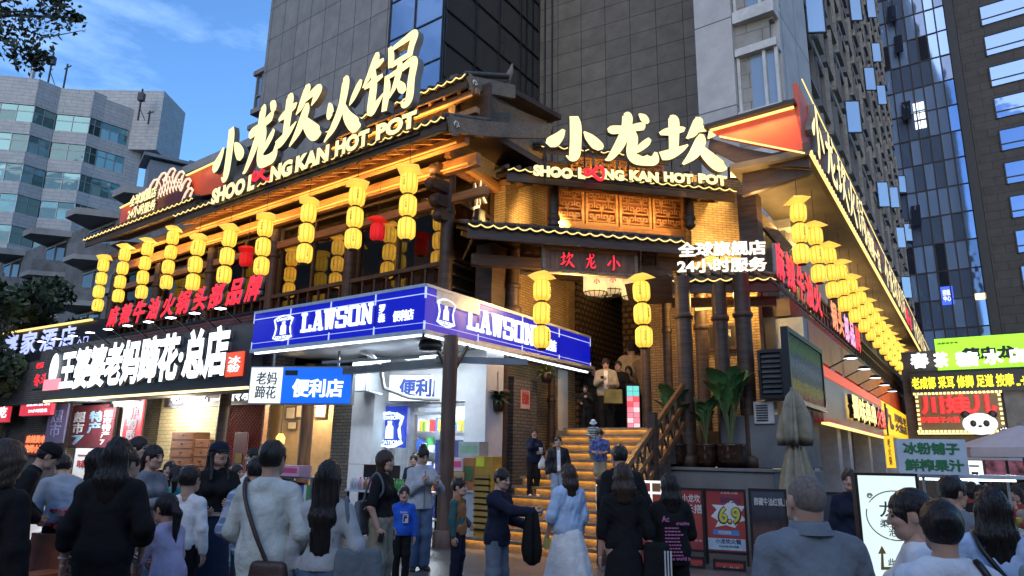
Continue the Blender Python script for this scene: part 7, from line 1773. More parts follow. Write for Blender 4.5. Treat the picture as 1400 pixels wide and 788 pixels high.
    if facing:
        g=su(g,rc(GH,(0,-.088,.012),(0,-.106,-.026),.008,.012),.012);g=su(g,rc(GH,(-.012,-.094,-.03),(.012,-.094,-.03),.008,.008),.008)
    v,q=nets(g,hl,hr);parts.append(((v*hs)@HR.T+hc,q,0))
    if facing:
        for sd in(-1,1):
            e=MB().ball((sd*.031,-.083,.006),.0125,8,sc=(1.25,.8,.62));b_=MB().box(sd*.031-.019,sd*.031+.019,-.094,-.086,.024,.030)
            for o_ in(e,b_):parts.append(((np.array(o_.v)*hs)@HR.T+hc,np.array(o_.f),1))
        l_=MB().ball((0,-.088,-.055),.021,8,sc=(1.05,.42,.36));parts.append(((np.array(l_.v)*hs)@HR.T+hc,np.array(l_.f),2))
    for i in(0,1):
        Sv,E,T=arm[i];d=(T-E)/np.linalg.norm(T-E);bent=arms[i]not in('down','back');hv,hq=HANDS['grip' if bent else 'relax'];hv=hv.copy()
        if i==1:hv[:,0]*=-1;hq=hq[:,::-1]
        parts.append(((hv*(.95 if not male else 1.05))@rot_to(d).T+T+d*.012,hq,0))
    for p_ in parts:p_[0][:]=p_[0]*s
    me=np_mesh('person',parts,[m_skin,m_eye,m_lip])
    off=np.array([hc[0],hc[1]])*s;a=R(face);c_,s_=math.cos(a),math.sin(a)
    o=bpy.data.objects.new('person',me);COL.objects.link(o);o.location=(float(P[0])-(c_*off[0]-s_*off[1]),float(P[1])-(s_*off[0]+c_*off[1]),zf);o.rotation_euler=(0,0,a);tag(o,label,'person',group)
    def child(name,parts_,mats_):
        for p_ in parts_:p_[0][:]=p_[0]*s
        return place(name,np_mesh(name,parts_,mats_),o)
    # ---- upper garment: name, colour material, thickness, sleeve fraction, hem height, flare
    for gi,T in enumerate([top,jacket]):
        if not T:continue
        nm,m_,t,sl_,hem,fl=T
        f=torso(t,fl)
        if hem<.90:f=su(f,rc(G,up((0,.0,1.2 if hem<.82 else.92)),(0,0,hem-drop*.4),(.118 if male else.104)*bulk+t,(.120 if male else.106)*bulk+t+fl,1.18),.06)
        if sl_>0:
            for i in(0,1):f=su(f,armf(i,t*.9,sl_,.008+fl*.35),.035)
        f=f+wob(G,.009+t*.15,21,rs)
        Z=G[2]-(hem-drop)
        ax_=np.array(up((0,0,1.5)))-np.array(up((0,0,.92)));ax_/=np.linalg.norm(ax_)
        hp=np.array(up((0,0,.92)));above=(G[0]-hp[0])*ax_[0]+(G[1]-hp[1])*ax_[1]+(G[2]-hp[2])*ax_[2]+.92-hem
        fa=None
        tors=np.maximum(f,-above)
        if sl_>.3:
            for i in(0,1):fa=armf(i,t*.9,sl_,.008+fl*.35)+wob(G,.0055,26,rs)if fa is None else np.minimum(fa,armf(i,t*.9,sl_,.008+fl*.35)+wob(G,.0055,26,rs))
            tors=su(tors,fa,.012)
        nz_=np.array(up((0,0,1.462 if gi==0 else 1.475)));tors=np.maximum(tors,(G[0]-nz_[0])*ax_[0]+(G[1]-nz_[1])*ax_[1]+(G[2]-nz_[2])*ax_[2])if sl_==0 or max(arm[0][2][2],arm[1][2][2])<nz_[2]else tors
        if gi==1 and nm!='front_panel':tors=np.maximum(tors,-np.maximum(np.abs(G[0])-.045,G[1]+.02))
        v,q=nets(tors,lo,h);child(nm,[(v,q,0)],[m_])
    if bottom:
        if bottom[0]=='skirt':
            _,m_,hem,fl=bottom[:4];zt_=1.0-drop;tt=np.clip((zt_-G[2])/(zt_-hem),0,1);ang=np.arctan2(G[1],G[0]);rad=.135*bulk+(fl+.02)*tt**.8+.012*fl*8*tt*np.sin(ang*9+rs.uniform(0,6))*.6
            f=(np.sqrt(G[0]**2+(G[1]*1.12)**2)-rad)*.8;f=np.maximum(f,G[2]-zt_);f=np.maximum(f,hem-G[2]);v,q=nets(f+wob(G,.004,14,rs),lo,h);child('skirt',[(v,q,0)],[m_])
        else:
            _,m_,wide,end=bottom[:4];f=np.maximum(rc(G,up((-.06,.0,.93)),up((.06,.0,.93)),.122*bulk,.122*bulk,1.2),G[2]-(1.02-drop))
            for i in(0,1):f=su(f,legf(i,.012,wide,end),.035)
            f=f+wob(G,.008,22,rs);v,q=nets(f,lo,h);child('trousers' if end>.5 else 'shorts',[(v,q,0)],[m_])
    for i in(0,1):
        Hp,K,A=leg[i];sc_=s*(1 if not kid else.95);place('shoe',SHOES[shoes],o,(A[0]*s,(A[1]-.015)*s,max(0,(A[2]-.09)*s)),(0,0,R(-8 if i==0 else 8))).scale=(sc_,)*3
    # ---- hair, in head space
    if hair:
        kind,ln=hair[0],hair[1];hl2=[-.16,-.16,-.16];hh2=[.16,.22,.20]
        if kind in('long','pony'):hl2[2]=-.16-ln
        hr2=.0075 if kind not in('long',)else.009;GK=grid(hl2,hh2,hr2);x,y,z=GK;hm_=hcol or m_hair
        th={'buzz':.002,'short':.011,'curly':.028}.get(kind,.012)
        g=ell(GK,(0,.016,.024),(.076+th,.096+th,.097+th));
        cut=ell(GK,(0,-.115,-.055),(.064 if kind not in('long','bob','curly')else.054,.085,.112 if kind!='buzz' else.13))
        nape={'short':-.05,'buzz':-.045,'bun':-.07,'pony':-.075,'cap':-.05}.get(kind,-.11)
        g=np.maximum(g,nape-z+np.where(y<.0,.03,0)*(1 if kind in('short','buzz','bun','pony')else 0))
        if kind in('short','bun','pony','buzz'):g=np.maximum(g,-(np.maximum(np.abs(np.abs(x)-.075)-.02,np.maximum(np.abs(y-.0)-.022,z-.02))))
        if kind=='long':
            w_=rc((x/1.55,y,z),(0,.05,-.02),(0,.07,-ln*.55),.066,.064);w_=su(w_,rc((x/1.6,y,z),(0,.07,-ln*.55),(0,.078,-ln),.064,.05),.04);g=su(g,w_,.03)
            if hair[2:]and hair[2]=='front':
                for sd in(-1,1):g=su(g,rc(GK,(sd*.075,-.02,.0),(sd*.085,-.07,-ln*.8),.022,.018),.02)
        if kind=='bob':g=su(g,rc((x/1.35,y,z),(0,.03,-.02),(0,.04,-ln),.068,.064),.03)
        if kind=='curly':g=su(g,rc((x/1.35,y,z),(0,.03,-.0),(0,.045,-ln),.088,.082),.03)
        if kind=='pony':g=su(g,rc(GK,(0,.11,.03),(0,.15,-.05),.028,.036),.02);g=su(g,rc(GK,(0,.15,-.05),(0,.13,-ln),.036,.016),.02)
        if kind=='bun':g=su(g,ell(GK,(0,hair[2],hair[3]),(.052,.05,.045)),.012)
        g=np.maximum(g,-cut)
        ang=np.arctan2(x,y+.001)
        g=g+(.003*np.sin(ang*38+z*9)+.003*np.sin(ang*17-z*14)if kind in('long','bob','pony')else(wob(GK,.0075,70,rs)if kind=='curly' else(0 if kind=='buzz' else wob(GK,.004,60,rs))))
        v,q=nets(g,hl2,hr2);v=(v*hs)@HR.T+hc;child('hair',[(v,q,0)],[hm_])
    if hat:
        kind,m_=hat;mb=MB()
        if kind=='cap':mb.lathe([(.001,.135),(.05,.128),(.085,.10),(.1,.05),(.101,.03),(.098,.03)],(0,.012,0),18,sy=1.12);mb.add([(-.075,-.07,.04),(.075,-.07,.04),(.06,-.16,.02),(-.06,-.16,.02),(0,-.18,.025),(0,-.08,.055)],[(0,5,4,3),(5,1,2,4),(3,4,5,0),(4,2,1,5)])
        else:mb.lathe([(.001,.14),(.07,.135),(.095,.11),(.104,.05),(.11,.035),(.16,.0),(.162,-.004),(.108,.03)],(0,.01,0),20,sy=1.08)
        mb.v=[tuple(((np.array(p_)*hs)@HR.T+hc)*s)for p_ in mb.v];mb.build('hat',m_,o)
    o['hc']=[float(k)for k in hc*s];
    o['hands']=[float(k)for k in(arm[0][2]*s)]+[float(k)for k in(arm[1][2]*s)]
    o['unit']=float(s);return o
def wp(o,p): # a point in a person's own space, in the world
    return Matrix.Translation(o.location)@Matrix.Rotation(o.rotation_euler.z,4,'Z')@Vector(p)
def hand_pt(o,i,d=(0,0,0)):
    k=o['hands'][3*i:3*i+3];return wp(o,(k[0]+d[0],k[1]+d[1],k[2]+d[2]))
def phone(label,o,i,name='phone',d=(0,-.06,.03),col=None,sz=(.075,.15,.009),tilt=50):
    t=thing(name,label,'phone' if name=='phone' else name.replace('_',' '),hand_pt(o,i,d),o.rotation_euler.z)
    b=MB().box(-sz[0]/2,sz[0]/2,-sz[2]/2,sz[2]/2,-sz[1]/2,sz[1]/2).build('body',col or m_black,t,bevel=.003);b.rotation_euler=(R(tilt),0,0)
    if name=='phone':s_=MB().box(-sz[0]/2+.004,sz[0]/2-.004,sz[2]/2+.0005,sz[2]/2+.001,-sz[1]/2+.005,sz[1]/2-.005).build('screen',emit('phone_screen',(.6,.75,.9),.7),b)
    return t
def bag(name,label,o,p,w,hgt,d,m,strap=None,rot=0.0,soft=.3,print_=None):
    """soft bag hanging at a point in the wearer's space, with strap points in that space"""
    c=wp(o,p);t=thing(name,label,'bag',c,o.rotation_euler.z+rot)
    h_=.014;lo=(-w/2-.05,-d/2-.05,-hgt-.05);hi=(w/2+.05,d/2+.05,.06);G=grid(lo,hi,h_);tt=np.clip(-G[2]/hgt,0,1)
    X=np.abs(G[0])-w/2*(.8+.2*tt)+.03;Yq=np.abs(G[1])-d/2*(.45+.55*tt)+.03;Zq=np.abs(G[2]+hgt/2)-hgt/2+.03
    f=np.sqrt(np.maximum(X,0)**2+np.maximum(Yq,0)**2+np.maximum(Zq,0)**2)+np.minimum(np.maximum(X,np.maximum(Yq,Zq)),0)-.03+wob(G,.01*soft*2,16,np.random.default_rng(int(abs(p[0])*1000)))
    v,q=nets(f,lo,h_);place('body',np_mesh('body',[(v,q,0)],[m]),t)
    if strap:
        inv=Matrix.Rotation(-(o.rotation_euler.z+rot),4,'Z')@Matrix.Translation(-c)
        pts=[inv@wp(o,k)for k in strap];mb=MB()
        sp_=_spline([tuple(k)for k in pts],5)if len(pts)>2 else pts
        mb.tube([tuple(k)for k in sp_],.014,6);mb.build('strap',m,t)
    if print_:
        lettering(t,print_[0],-w*.3,w*.3,-hgt*.6,-hgt*.42,-d/2-.012,print_[1],bold=.03,depth=.004)
    return t
dn='down'
c_black=cloth('black_cotton',(.010,.010,.011));c_navy=cloth('navy_cotton',(.012,.016,.035));c_white=cloth('white_cotton',(.74,.75,.74));c_grey=cloth('grey_knit',(.20,.22,.24));c_lgrey=cloth('light_grey_knit',(.40,.42,.43))
c_jean=cloth('blue_denim',(.08,.13,.21));c_ljean=cloth('light_denim',(.22,.30,.40));c_djean=cloth('dark_denim',(.02,.03,.06));c_khaki=cloth('khaki_twill',(.24,.22,.16));c_sage=cloth('pale_sage_linen',(.55,.60,.56),bump=.6);c_olive=cloth('dark_olive_twill',(.07,.075,.055))
c_lav=cloth('lavender_cotton',(.60,.50,.64));c_blue=cloth('royal_blue_cotton',(.02,.10,.50));c_lblue=cloth('pale_blue_knit',(.44,.58,.76),bump=.8);c_shirtb=cloth('sky_blue_shirt',(.40,.54,.76));c_bgrey=cloth('blue_grey_shirt',(.17,.205,.235),bump=.5);c_beige=cloth('beige_jacket',(.33,.29,.22));c_tan=cloth('tan_coat',(.22,.15,.09));c_teal=cloth('teal_sleeve',(.04,.10,.10));c_rust=cloth('rust_cotton',(.30,.13,.045));c_puff=cloth('black_puffer',(.014,.014,.016),.45,.8);c_ivory=cloth('ivory_skirt',(.78,.79,.76),bump=.7)
m_plaid=brick('blue_plaid',(.10,.17,.34),(.22,.30,.45),(.45,.50,.56),bw=.06,bh=.06,ms=.008,offset=0,rough=.85,bump=.1)
m_stripe=brick('striped_knit',(.45,.47,.45),(.45,.47,.45),(.06,.10,.10),bw=8,bh=.045,ms=.012,offset=0,rough=.85,bump=.1)
m_hawaii=mat('blue_floral_print',(.06,.09,.24),.8,var=.9,scale=22)
# ---------------- near left
p1=person('person with curly brown hair in a black top, cropped by the left edge',14,603,4.3,165,male=False,top=('top',c_black,.025,1.0,.80,.02),bottom=('trousers',c_black,.03,1),hair=('curly',.12),hcol=m_hairb,facing=False,bulk=1.12,res=.014)
bag('patterned_tote','white tote bag with small blue green print hanging at the left edge',p1,(.30,-.02,.92),.34,.40,.12,mat('print_canvas',(.55,.56,.55),.8,var=.5,scale=26),strap=[(.30,-.02,.9),(.22,-.04,1.25),(.19,.0,1.42),(.22,.06,1.2),(.30,.02,.9)])
p2=person('long haired woman in a loose black top with wide sleeves, seen from behind',166,597,5.0,188,top=('top',c_black,.03,.72,.72,.02),bottom=('trousers',c_black,.02,1),hair=('long',.30),arms=((-.20,-.14,.92),(.27,-.05,.86)),facing=False,bulk=.96,res=.013)
t=thing('bracelet','pale bangle on the wrist of the woman in the loose black top','bracelet',hand_pt(p2,1,(0,0,.03)),0);MB().lathe([(.036,-.008),(.042,0),(.036,.008),(.032,0),(.036,-.008)],n=16).build('ring',m_sole,t)
p2b=person('person in a pale yellow white t shirt mostly hidden behind the woman in black',178,612,5.6,150,male=True,top=('t_shirt',cloth('cream_cotton',(.56,.57,.48)),.03,.42,.82,.03),bottom=('trousers',c_djean,.02,1),hair=('short',0),arms=('down','hold'),facing=False)
person('man in a black cap and black jacket leaning over the snack stall',70,607,7.3,120,male=True,top=('jacket',c_black,.03,1,.84,.01),bottom=('trousers',c_black,.02,1),hair=('short',0),hat=('cap',c_black),arms=('hold','hold'),lean=28,head=(0,12))
person('person in a pale grey jacket with arm raised beside the capped man',88,622,7.9,230,male=True,top=('jacket',cloth('pale_blue_grey_jacket',(.36,.41,.46)),.03,1,.86,.01),bottom=('trousers',c_black,.02,1),hair=('short',0),arms=('face','hold'),lean=22,facing=False)
person('dark haired person close behind the long haired woman, facing the noodle board',140,612,5.8,150,top=('top',c_black,.02,1,.85,.0),bottom=('trousers',c_black,.02,1),hair=('bob',.12),facing=False)
person('young man in a pale blue t shirt turned right near the red banner',193,596,7.4,80,male=True,top=('t_shirt',cloth('ice_blue_cotton',(.46,.54,.60)),.025,.42,.86,.01),bottom=('trousers',c_djean,.02,1),hair=('short',0),arms=(dn,'hold'))
q=person('woman in a grey knit top with tied back hair looking at her phone, turned right',213,608,7.2,68,top=('knit_top',c_grey,.025,1,.88,.01),bottom=('trousers',c_ljean,.02,1),hair=('pony',.28),arms=('phone','hold'),lean=6)
phone('phone held by the woman in the grey knit top',q,0)
person('seated woman in black facing out from the table by the cabinets',233,630,10.6,10,top=('top',c_black,.02,1,.9,0),bottom=('trousers',c_black,.02,1),hair=('long',.2),sit=True,arms=('table','table'),H=1.66)
p7=person('boy in a white shirt and black trousers, seen from behind',262,641,6.7,172,male=True,kid=True,top=('raglan_shirt',c_white,.022,1,.86,.01),bottom=('trousers',c_black,.015,1),hair=('short',0),facing=False)
k=p7['unit']
p8=person('girl in a lavender jacket with a long ponytail leaning to the left',228,680,5.6,245,kid=True,top=('jacket',c_lav,.025,1,.80,.02),bottom=('trousers',cloth('pale_pink_trousers',(.48,.40,.40)),.01,1),hair=('pony',.3),arms=((-.16,-.38,1.0),(.14,-.42,.98)),lean=14,facing=False)
person('child in a teal jacket between the diners at the cloth covered table',243,640,8.4,200,kid=True,top=('jacket',cloth('turquoise_jacket',(.06,.36,.36)),.025,1,.85,.01),bottom=('trousers',c_djean,.01,1),hair=('pony',.18),facing=False)
p9=person('tall woman in a dark cap, cropped black top and long navy skirt, holding her phone',302,603,7.2,22,top=('crop_top',c_black,.018,.45,1.02,.0),bottom=('skirt',c_djean,.06,.09),hair=('long',.32,'front'),hat=('cap',c_navy),arms=((-.10,-.14,1.04),(.16,-.34,1.12)),head=(-20,-4),shoes='black',res=.013)
phone('phone in the hand of the woman in the dark cap',p9,1,tilt=20)
bx('belt',m_sole,p9,-.14*p9['unit'],.14*p9['unit'],-.135*p9['unit'],-.12*p9['unit'],.985*p9['unit'],1.0*p9['unit'])
person('seated diner in a white top right of the woman in the cap',326,634,10.2,60,top=('top',c_white,.02,.5,.9,0),bottom=('trousers',c_djean,.02,1),hair=('bun',.1,.09,.05),sit=True,arms=('table','table'),H=1.66)
person('woman in a white top standing before the red lattice panel',347,612,10.0,300,top=('top',c_white,.02,.45,.86,.01),bottom=('trousers',c_djean,.02,1),hair=('pony',.2),arms=(dn,'hold'))
person('person in a blue plaid shirt bending behind the man with the brown bag',352,624,6.0,215,male=True,top=('plaid_shirt',m_plaid,.025,1,.76,.015),bottom=('trousers',c_djean,.02,1),hair=('short',0),arms=((-.3,-.2,1.05),'hold'),lean=14,facing=False)
p13=person('man in a pale sage linen shirt with a brown shoulder bag, seen from behind',376,601,4.95,170,male=True,top=('linen_shirt',c_sage,.025,.95,.78,.015),bottom=('trousers',c_olive,.03,1),hair=('short',0),arms=((-.23,-.14,.94),(.20,-.2,.94)),facing=False,res=.013)
u_=p13['unit']
bag('shoulder_bag','dark brown leather crossbody bag on the back of the man in the linen shirt',p13,(-.14*u_,.17*u_,.93*u_),.30,.28,.12,mat('brown_leather',(.05,.024,.018),.5,var=.3,bump=.2),strap=[(-.12*u_,.17*u_,.92*u_),(-.02*u_,.19*u_,1.12*u_),(.10*u_,.14*u_,1.33*u_),(.155*u_,.05*u_,1.45*u_),(.17*u_,-.08*u_,1.36*u_)])
p15=person('very long haired woman in a grey top and loose jeans, seen from behind',452,628,4.9,178,top=('long_sleeved_top',c_lgrey,.016,1,.93,.0),bottom=('trousers',c_jean,.045,1),hair=('long',.52),arms=((-.20,-.08,.92),(.25,-.01,.84)),facing=False,res=.013)
u_=p15['unit'];phone('phone in the lowered hand of the long haired woman in grey',p15,1,d=(.0,-.02,-.10),tilt=5,col=lite)
bag('tote_bag','grey denim tote bag with black letters on the shoulder of the woman in grey',p15,(-.29*u_,.09*u_,1.10*u_),.36,.42,.10,cloth('grey_denim_bag',(.13,.16,.18)),strap=[(-.24*u_,.08*u_,1.1*u_),(-.18*u_,.07*u_,1.33*u_),(-.155*u_,.02*u_,1.44*u_),(-.19*u_,-.05*u_,1.3*u_),(-.32*u_,.05*u_,1.1*u_)],rot=R(195),print_=('DAY',m_black))
p16=person('woman in a black t shirt and khaki trousers with a grey shoulder bag, turned right',528,615,7.9,75,top=('t_shirt',c_black,.02,.45,.97,.0),bottom=('trousers',c_khaki,.055,1),hair=('bob',.22),hcol=m_hairb,arms=((-.2,-.06,.86),dn),shoes='white',res=.013)
u_=p16['unit'];bag('canvas_bag','grey canvas bag on the back of the woman in the black t shirt',p16,(-.12*u_,.20*u_,1.15*u_),.30,.36,.14,cloth('slate_canvas',(.11,.13,.14)),strap=[(-.14*u_,.18*u_,1.1*u_),(-.15*u_,.10*u_,1.36*u_),(-.15*u_,.0,1.45*u_),(-.17*u_,-.08*u_,1.25*u_),(-.17*u_,.14*u_,1.05*u_)])
phone('dark camera held low by the woman in khaki trousers',p16,0,name='camera',d=(0,-.04,-.09),sz=(.06,.09,.04),tilt=10)
p17=person('boy in a royal blue sweatshirt with white lettering and logo, facing the camera',553,667,9.4,12,male=True,kid=True,top=('sweatshirt',c_blue,.025,1,.84,.01),bottom=('trousers',c_black,.015,1),hair=('short',0),res=.012)
u_=p17['unit'];yq=-.175*u_
lettering(p17,'Outdoor',-.07*u_,.08*u_,1.255*u_,1.30*u_,yq,lite,bold=.02,depth=.006,name='print')
bx('logo_patch',lite,p17,-.01*u_,.09*u_,yq-.008,yq+.03,1.08*u_,1.235*u_);bx('logo_mark',m_lan if False else mat('logo_navy',(.01,.015,.06),.6),p17,.0,.065*u_,yq-.013,yq-.009,1.17*u_,1.20*u_);bx('logo_bar',mat('logo_red',(.5,.03,.03),.6),p17,.0,.065*u_,yq-.013,yq-.009,1.21*u_,1.225*u_);bx('logo_stem',mat('logo_navy',(.01,.015,.06),.6),p17,.0,.025*u_,yq-.0125,yq-.009,1.10*u_,1.17*u_)
p18=person('woman in a grey zip hoodie and flared jeans reading her phone',579,611,10.3,25,top=('hoodie',c_lgrey,.03,.95,.84,.01),bottom=('trousers',c_jean,.03,1),hair=('bun',.1,.06,.125),arms=((-.06,-.22,1.22),(.14,-.30,1.20)),head=(-8,24),res=.012)
phone('phone read by the woman in the grey hoodie',p18,1,d=(-.03,-.05,.05),tilt=30,col=lite)
MB().box(-.005,.005,-.165*p18['unit'],-.15*p18['unit'],.86*p18['unit'],1.38*p18['unit']).build('zip',m_grey,p18)
person('shop assistant with dark hair behind the glass door of the store',566,621,15.4,0,top=('top',c_navy,.02,1,.86,.01),bottom=('trousers',c_black,.02,1),hair=('bun',.1,.06,.12),res=.02)
p20=person('boy in a rust and teal shirt turned right, standing by the brown post',629,656,9.0,70,male=True,kid=True,top=('raglan_shirt',c_teal,.02,1,.85,.005),jacket=('front_panel',c_rust,.028,0,.84,.005),bottom=('trousers',c_navy,.015,1),hair=('short',0),arms=('down',(.26,-.10,.98)),res=.012)
p21=person('man in a dark navy jacket and grey jeans stretching out an arm, turned right',687,640,7.5,62,male=True,top=('jacket',c_navy,.03,1,.82,.015),bottom=('trousers',cloth('grey_denim',(.13,.16,.20)),.035,1),hair=('short',0),arms=((-.06,-.50,1.22),(.16,-.30,1.05)),head=(10,8),lean=4,res=.013)
u_=p21['unit'];jk=thing('held_jacket','black jacket hanging from the outstretched hand of the man in navy','jacket',hand_pt(p21,0,(0,0,0)),.4);folds([(.02,.05),(.05,.0),(.07,-.15),(.085,-.35),(.07,-.46),(.02,-.5)],n=28,k=6,d=.4,seed=8).build('cloth',c_black,jk)
# ---------------- on the stairs and landing
def stair_z(Yw,Xw):
    v=np.array([Xw,Yw])-FS.P;y_=-(v@FS.n);return max(0.0,min(NST,math.floor(y_/TRD)+1))*RISE if y_>0 else 0.0
def sp(px,py,Y):P=at(px,py,Y);return stair_z(Y,float(P[0]))
def lets(label,px,py,Y,face,**k):return person(label,px,py,Y,face,zf=sp(px,py,Y),**k)
q=lets('woman in dark clothes on the stairs sipping a drink, left of the puffer jacket',730,585,13.6,10,top=('top',c_navy,.025,1,.84,.01),bottom=('trousers',c_black,.02,1),hair=('bob',.1),arms=('face',(.12,-.22,1.08)),shoes='white')
t=thing('drink_cup','pale drink cup in the hand of the woman on the stairs','cup',hand_pt(q,1,(0,-.07,-.02)),0);MB().lathe([(0,0),(.028,0),(.038,.11),(.038,.12),(0,.12)],n=12).build('cup',lite,t)
t=thing('shopping_bag','small white bag held on the stairs beside the drinking woman','bag',hand_pt(q,1,(.05,.0,-.10)),0);folds([(.01,.06),(.03,0),(.07,-.1),(.075,-.17),(.02,-.2)],d=.3).build('body',lite,t)
lets('person in a black puffer jacket and light jeans stepping down the stairs',763,596,12.9,5,male=True,jacket=('puffer_jacket',c_puff,.05,1,.84,.01),top=('t_shirt',c_white,.02,.3,.88,0),bottom=('trousers',c_ljean,.03,1),hair=('short',0),shoes='white',legs=((0,-.10),(0,.06)))
p25=person('woman in a fluffy pale blue cardigan and long ivory skirt, seen half from behind',776,633,8.0,208,top=('cardigan',c_lblue,.04,.62,.86,.01),bottom=('skirt',c_ivory,.10,.22),hair=('long',.24),hcol=m_hairb,arms=(dn,(.22,-.12,.88)),facing=False,shoes='white',res=.013)
phone('yellow drink pouch in the hand of the woman in the ivory skirt',p25,1,name='drink_pouch',d=(0,-.02,-.12),sz=(.07,.12,.03),tilt=0,col=mat('yellow_pouch',(.5,.42,.12),.5))
def land(label,px,py,Y,face,**k):return person(label,px,py,Y,face,zf=ZL,**k)
lets('man in black lowering a white mask while descending near the top of the stairs',800,527,15.3,330,male=True,top=('jacket',c_black,.03,1,.82,.01),bottom=('trousers',c_black,.025,1),hair=('short',0),arms=('hold',(.16,-.3,1.2)),lean=10,legs=((0,-.1),(0,.08)))
q=land('man in an open beige jacket with a paper bag at the stair head',828,490,16.3,350,male=True,top=('t_shirt',c_white,.02,.3,.88,0),jacket=('beige_jacket',c_beige,.045,1,.82,.01),bottom=('trousers',c_black,.025,1),hair=('short',0),arms=('phone','hold'),head=(0,22))
phone('phone read by the man in the beige jacket',q,0)
pb2=thing('paper_bag','olive yellow paper shopping bag held by the man in the beige jacket','bag',hand_pt(q,1,(.05,-.06,-.42)),.2);MB().box(-.2,.2,-.07,.07,0,.32).build('body',mat('olive_paper',(.22,.19,.06),.7,var=.25),pb2,bevel=.01);MB().tube([(-.08,0,.32),(-.05,0,.42),(.05,0,.42),(.08,0,.32)],.006,5).build('handles',m_black,pb2)
land('man in black just behind the beige jacket at the stair head',845,493,16.9,340,male=True,top=('jacket',c_black,.03,1,.82,.01),bottom=('trousers',c_black,.025,1),hair=('short',0),res=.02)
land('person in a brown coat third in the group at the stair head',859,500,17.3,335,top=('coat',cloth('dim_brown_coat',(.12,.08,.05)),.035,1,.7,.02),bottom=('trousers',c_black,.02,1),hair=('bob',.1),res=.02)
land('person in a cream puffer seen from behind on the landing',863,468,17.9,185,male=True,top=('puffer_jacket',cloth('cream_puffer',(.45,.36,.22),.6,.8),.06,1,.82,.02),bottom=('trousers',c_black,.025,1),hair=('short',0),facing=False,res=.02)
land('person in a tan coat raising both arms to a phone on the landing',882,474,17.4,170,male=True,top=('coat',c_tan,.045,1,.74,.02),bottom=('trousers',c_black,.025,1),hair=('short',0),arms=('face','face'),facing=False,res=.02)
land('dark figure in the passage left of the beige jacket',812,500,18.0,0,top=('top',c_black,.03,1,.82,.01),bottom=('trousers',c_black,.02,1),hair=('long',.2),res=.02)
lets('woman in a pale bucket hat and striped top coming down the steps',811,574,14.0,350,top=('striped_top',m_stripe,.03,1,.86,.01),bottom=('trousers',c_khaki,.02,1),hair=('bob',.12),hat=('bucket',cloth('pale_blue_hat',(.42,.52,.58))),arms=('hold',(.42,-.15,1.2)),head=(0,25))
lets('man in a blue floral shirt looking down on the lower steps',820,587,12.9,345,male=True,top=('floral_shirt',m_hawaii,.035,.5,.82,.02),bottom=('shorts',c_khaki,.04,.1),hair=('short',0),arms=('hold','hold'),head=(0,26))
person('person with black hair in a black jacket bending toward the menu stand',846,608,8.2,195,male=True,top=('jacket',c_black,.03,1,.84,.01),bottom=('trousers',c_black,.02,1),hair=('short',0),lean=12,facing=False)
p31=person('woman with long brown hair in a plain black dress, seen from behind',851,632,6.4,178,top=('dress_top',c_black,.018,.62,.9,.0),bottom=('skirt',c_black,.20,.10),hair=('long',.22),hcol=m_hairb,arms=((-.27,.02,.84),dn),facing=False,res=.013)
u_=p31['unit'];bb_=bag('striped_bag','black bag with three white stripes hanging between the two women in black',p31,(-.30*u_,.05,.98*u_),.26,.46,.14,c_black,strap=[(-.28*u_,.05,.96*u_),(-.20*u_,.03,1.3*u_),(-.15*u_,.0,1.43*u_),(-.21*u_,-.05,1.25*u_),(-.31*u_,.0,.97*u_)],rot=R(180))
MB().box(.05,.062,-.092,-.08,-.40,-.06).box(.075,.087,-.092,-.08,-.40,-.06).box(.10,.112,-.092,-.08,-.40,-.06).build('stripes',lite,bb_)
p32=person('woman with long black hair in a black hoodie printed with pink writing on the back',914,646,6.5,186,top=('hoodie',c_black,.035,.95,.80,.02),bottom=('trousers',c_black,.03,1),hair=('long',.24),arms=('hold','hold'),facing=False,res=.013)
u_=p32['unit'];pr=thing('print_tmp',None,None);bpy.data.objects.remove(pr)
m_pinkp=mat('pink_print',(.50,.16,.34),.7);bp=place('back_print',None,p32,(0,.165*u_,0),(0,0,math.pi))
lettering(bp,'Ac',-.15*u_,-.07*u_,1.23*u_,1.29*u_,0,m_pinkp,depth=.006);lettering(bp,'creative',.0,.14*u_,1.20*u_,1.235*u_,0,m_pinkp,depth=.006)
mb=MB();r_=random.Random(6)
for k in range(9):
    x=-.12
    while x<.03+.012*(k%3):w_=r_.uniform(.012,.035);mb.box(x*u_,(x+w_)*u_,-.006,0,(1.165-k*.033)*u_,(1.178-k*.033)*u_);x+=w_+.008
mb.build('printed_lines',m_pinkp,bp)
lettering(bp,'The world is',-.10*u_,.14*u_,.86*u_,.895*u_,.0,m_pinkp,depth=.006)
# ---------------- near right
p33=person('bald grey stubbled man in a blue grey shirt, seen close from behind',1098,648,3.35,182,male=True,top=('shirt',c_bgrey,.028,.95,.76,.02),bottom=('trousers',c_navy,.02,1),hair=('buzz',0),hcol=m_hairg,facing=False,bulk=1.2,hm=1.08,res=.012,head=(-6,-6))
sx_=.05;col_=MB().lathe([(.105,-.02),(.095,0),(.084,.034),(.078,.038),(.074,0)],n=24,sy=.92);o=col_.build('collar',c_bgrey,p33);o.location=Vector(p33['hc'])*1-Vector((0,-.022,.138*p33['unit']))
p34b=person('dark haired woman in a white blouse holding a phone, left of the bun',1246,667,3.2,108,top=('blouse',c_white,.03,.95,.85,.01),bottom=('trousers',c_black,.02,1),hair=('bun',.1,.08,.03),arms=((-.10,-.32,1.22),'hold'),res=.012,head=(0,8))
p34b.rotation_euler.z=R(-112)
phone('dark phone held up in front of the white light box',p34b,0,d=(-.02,-.08,.05),tilt=75)
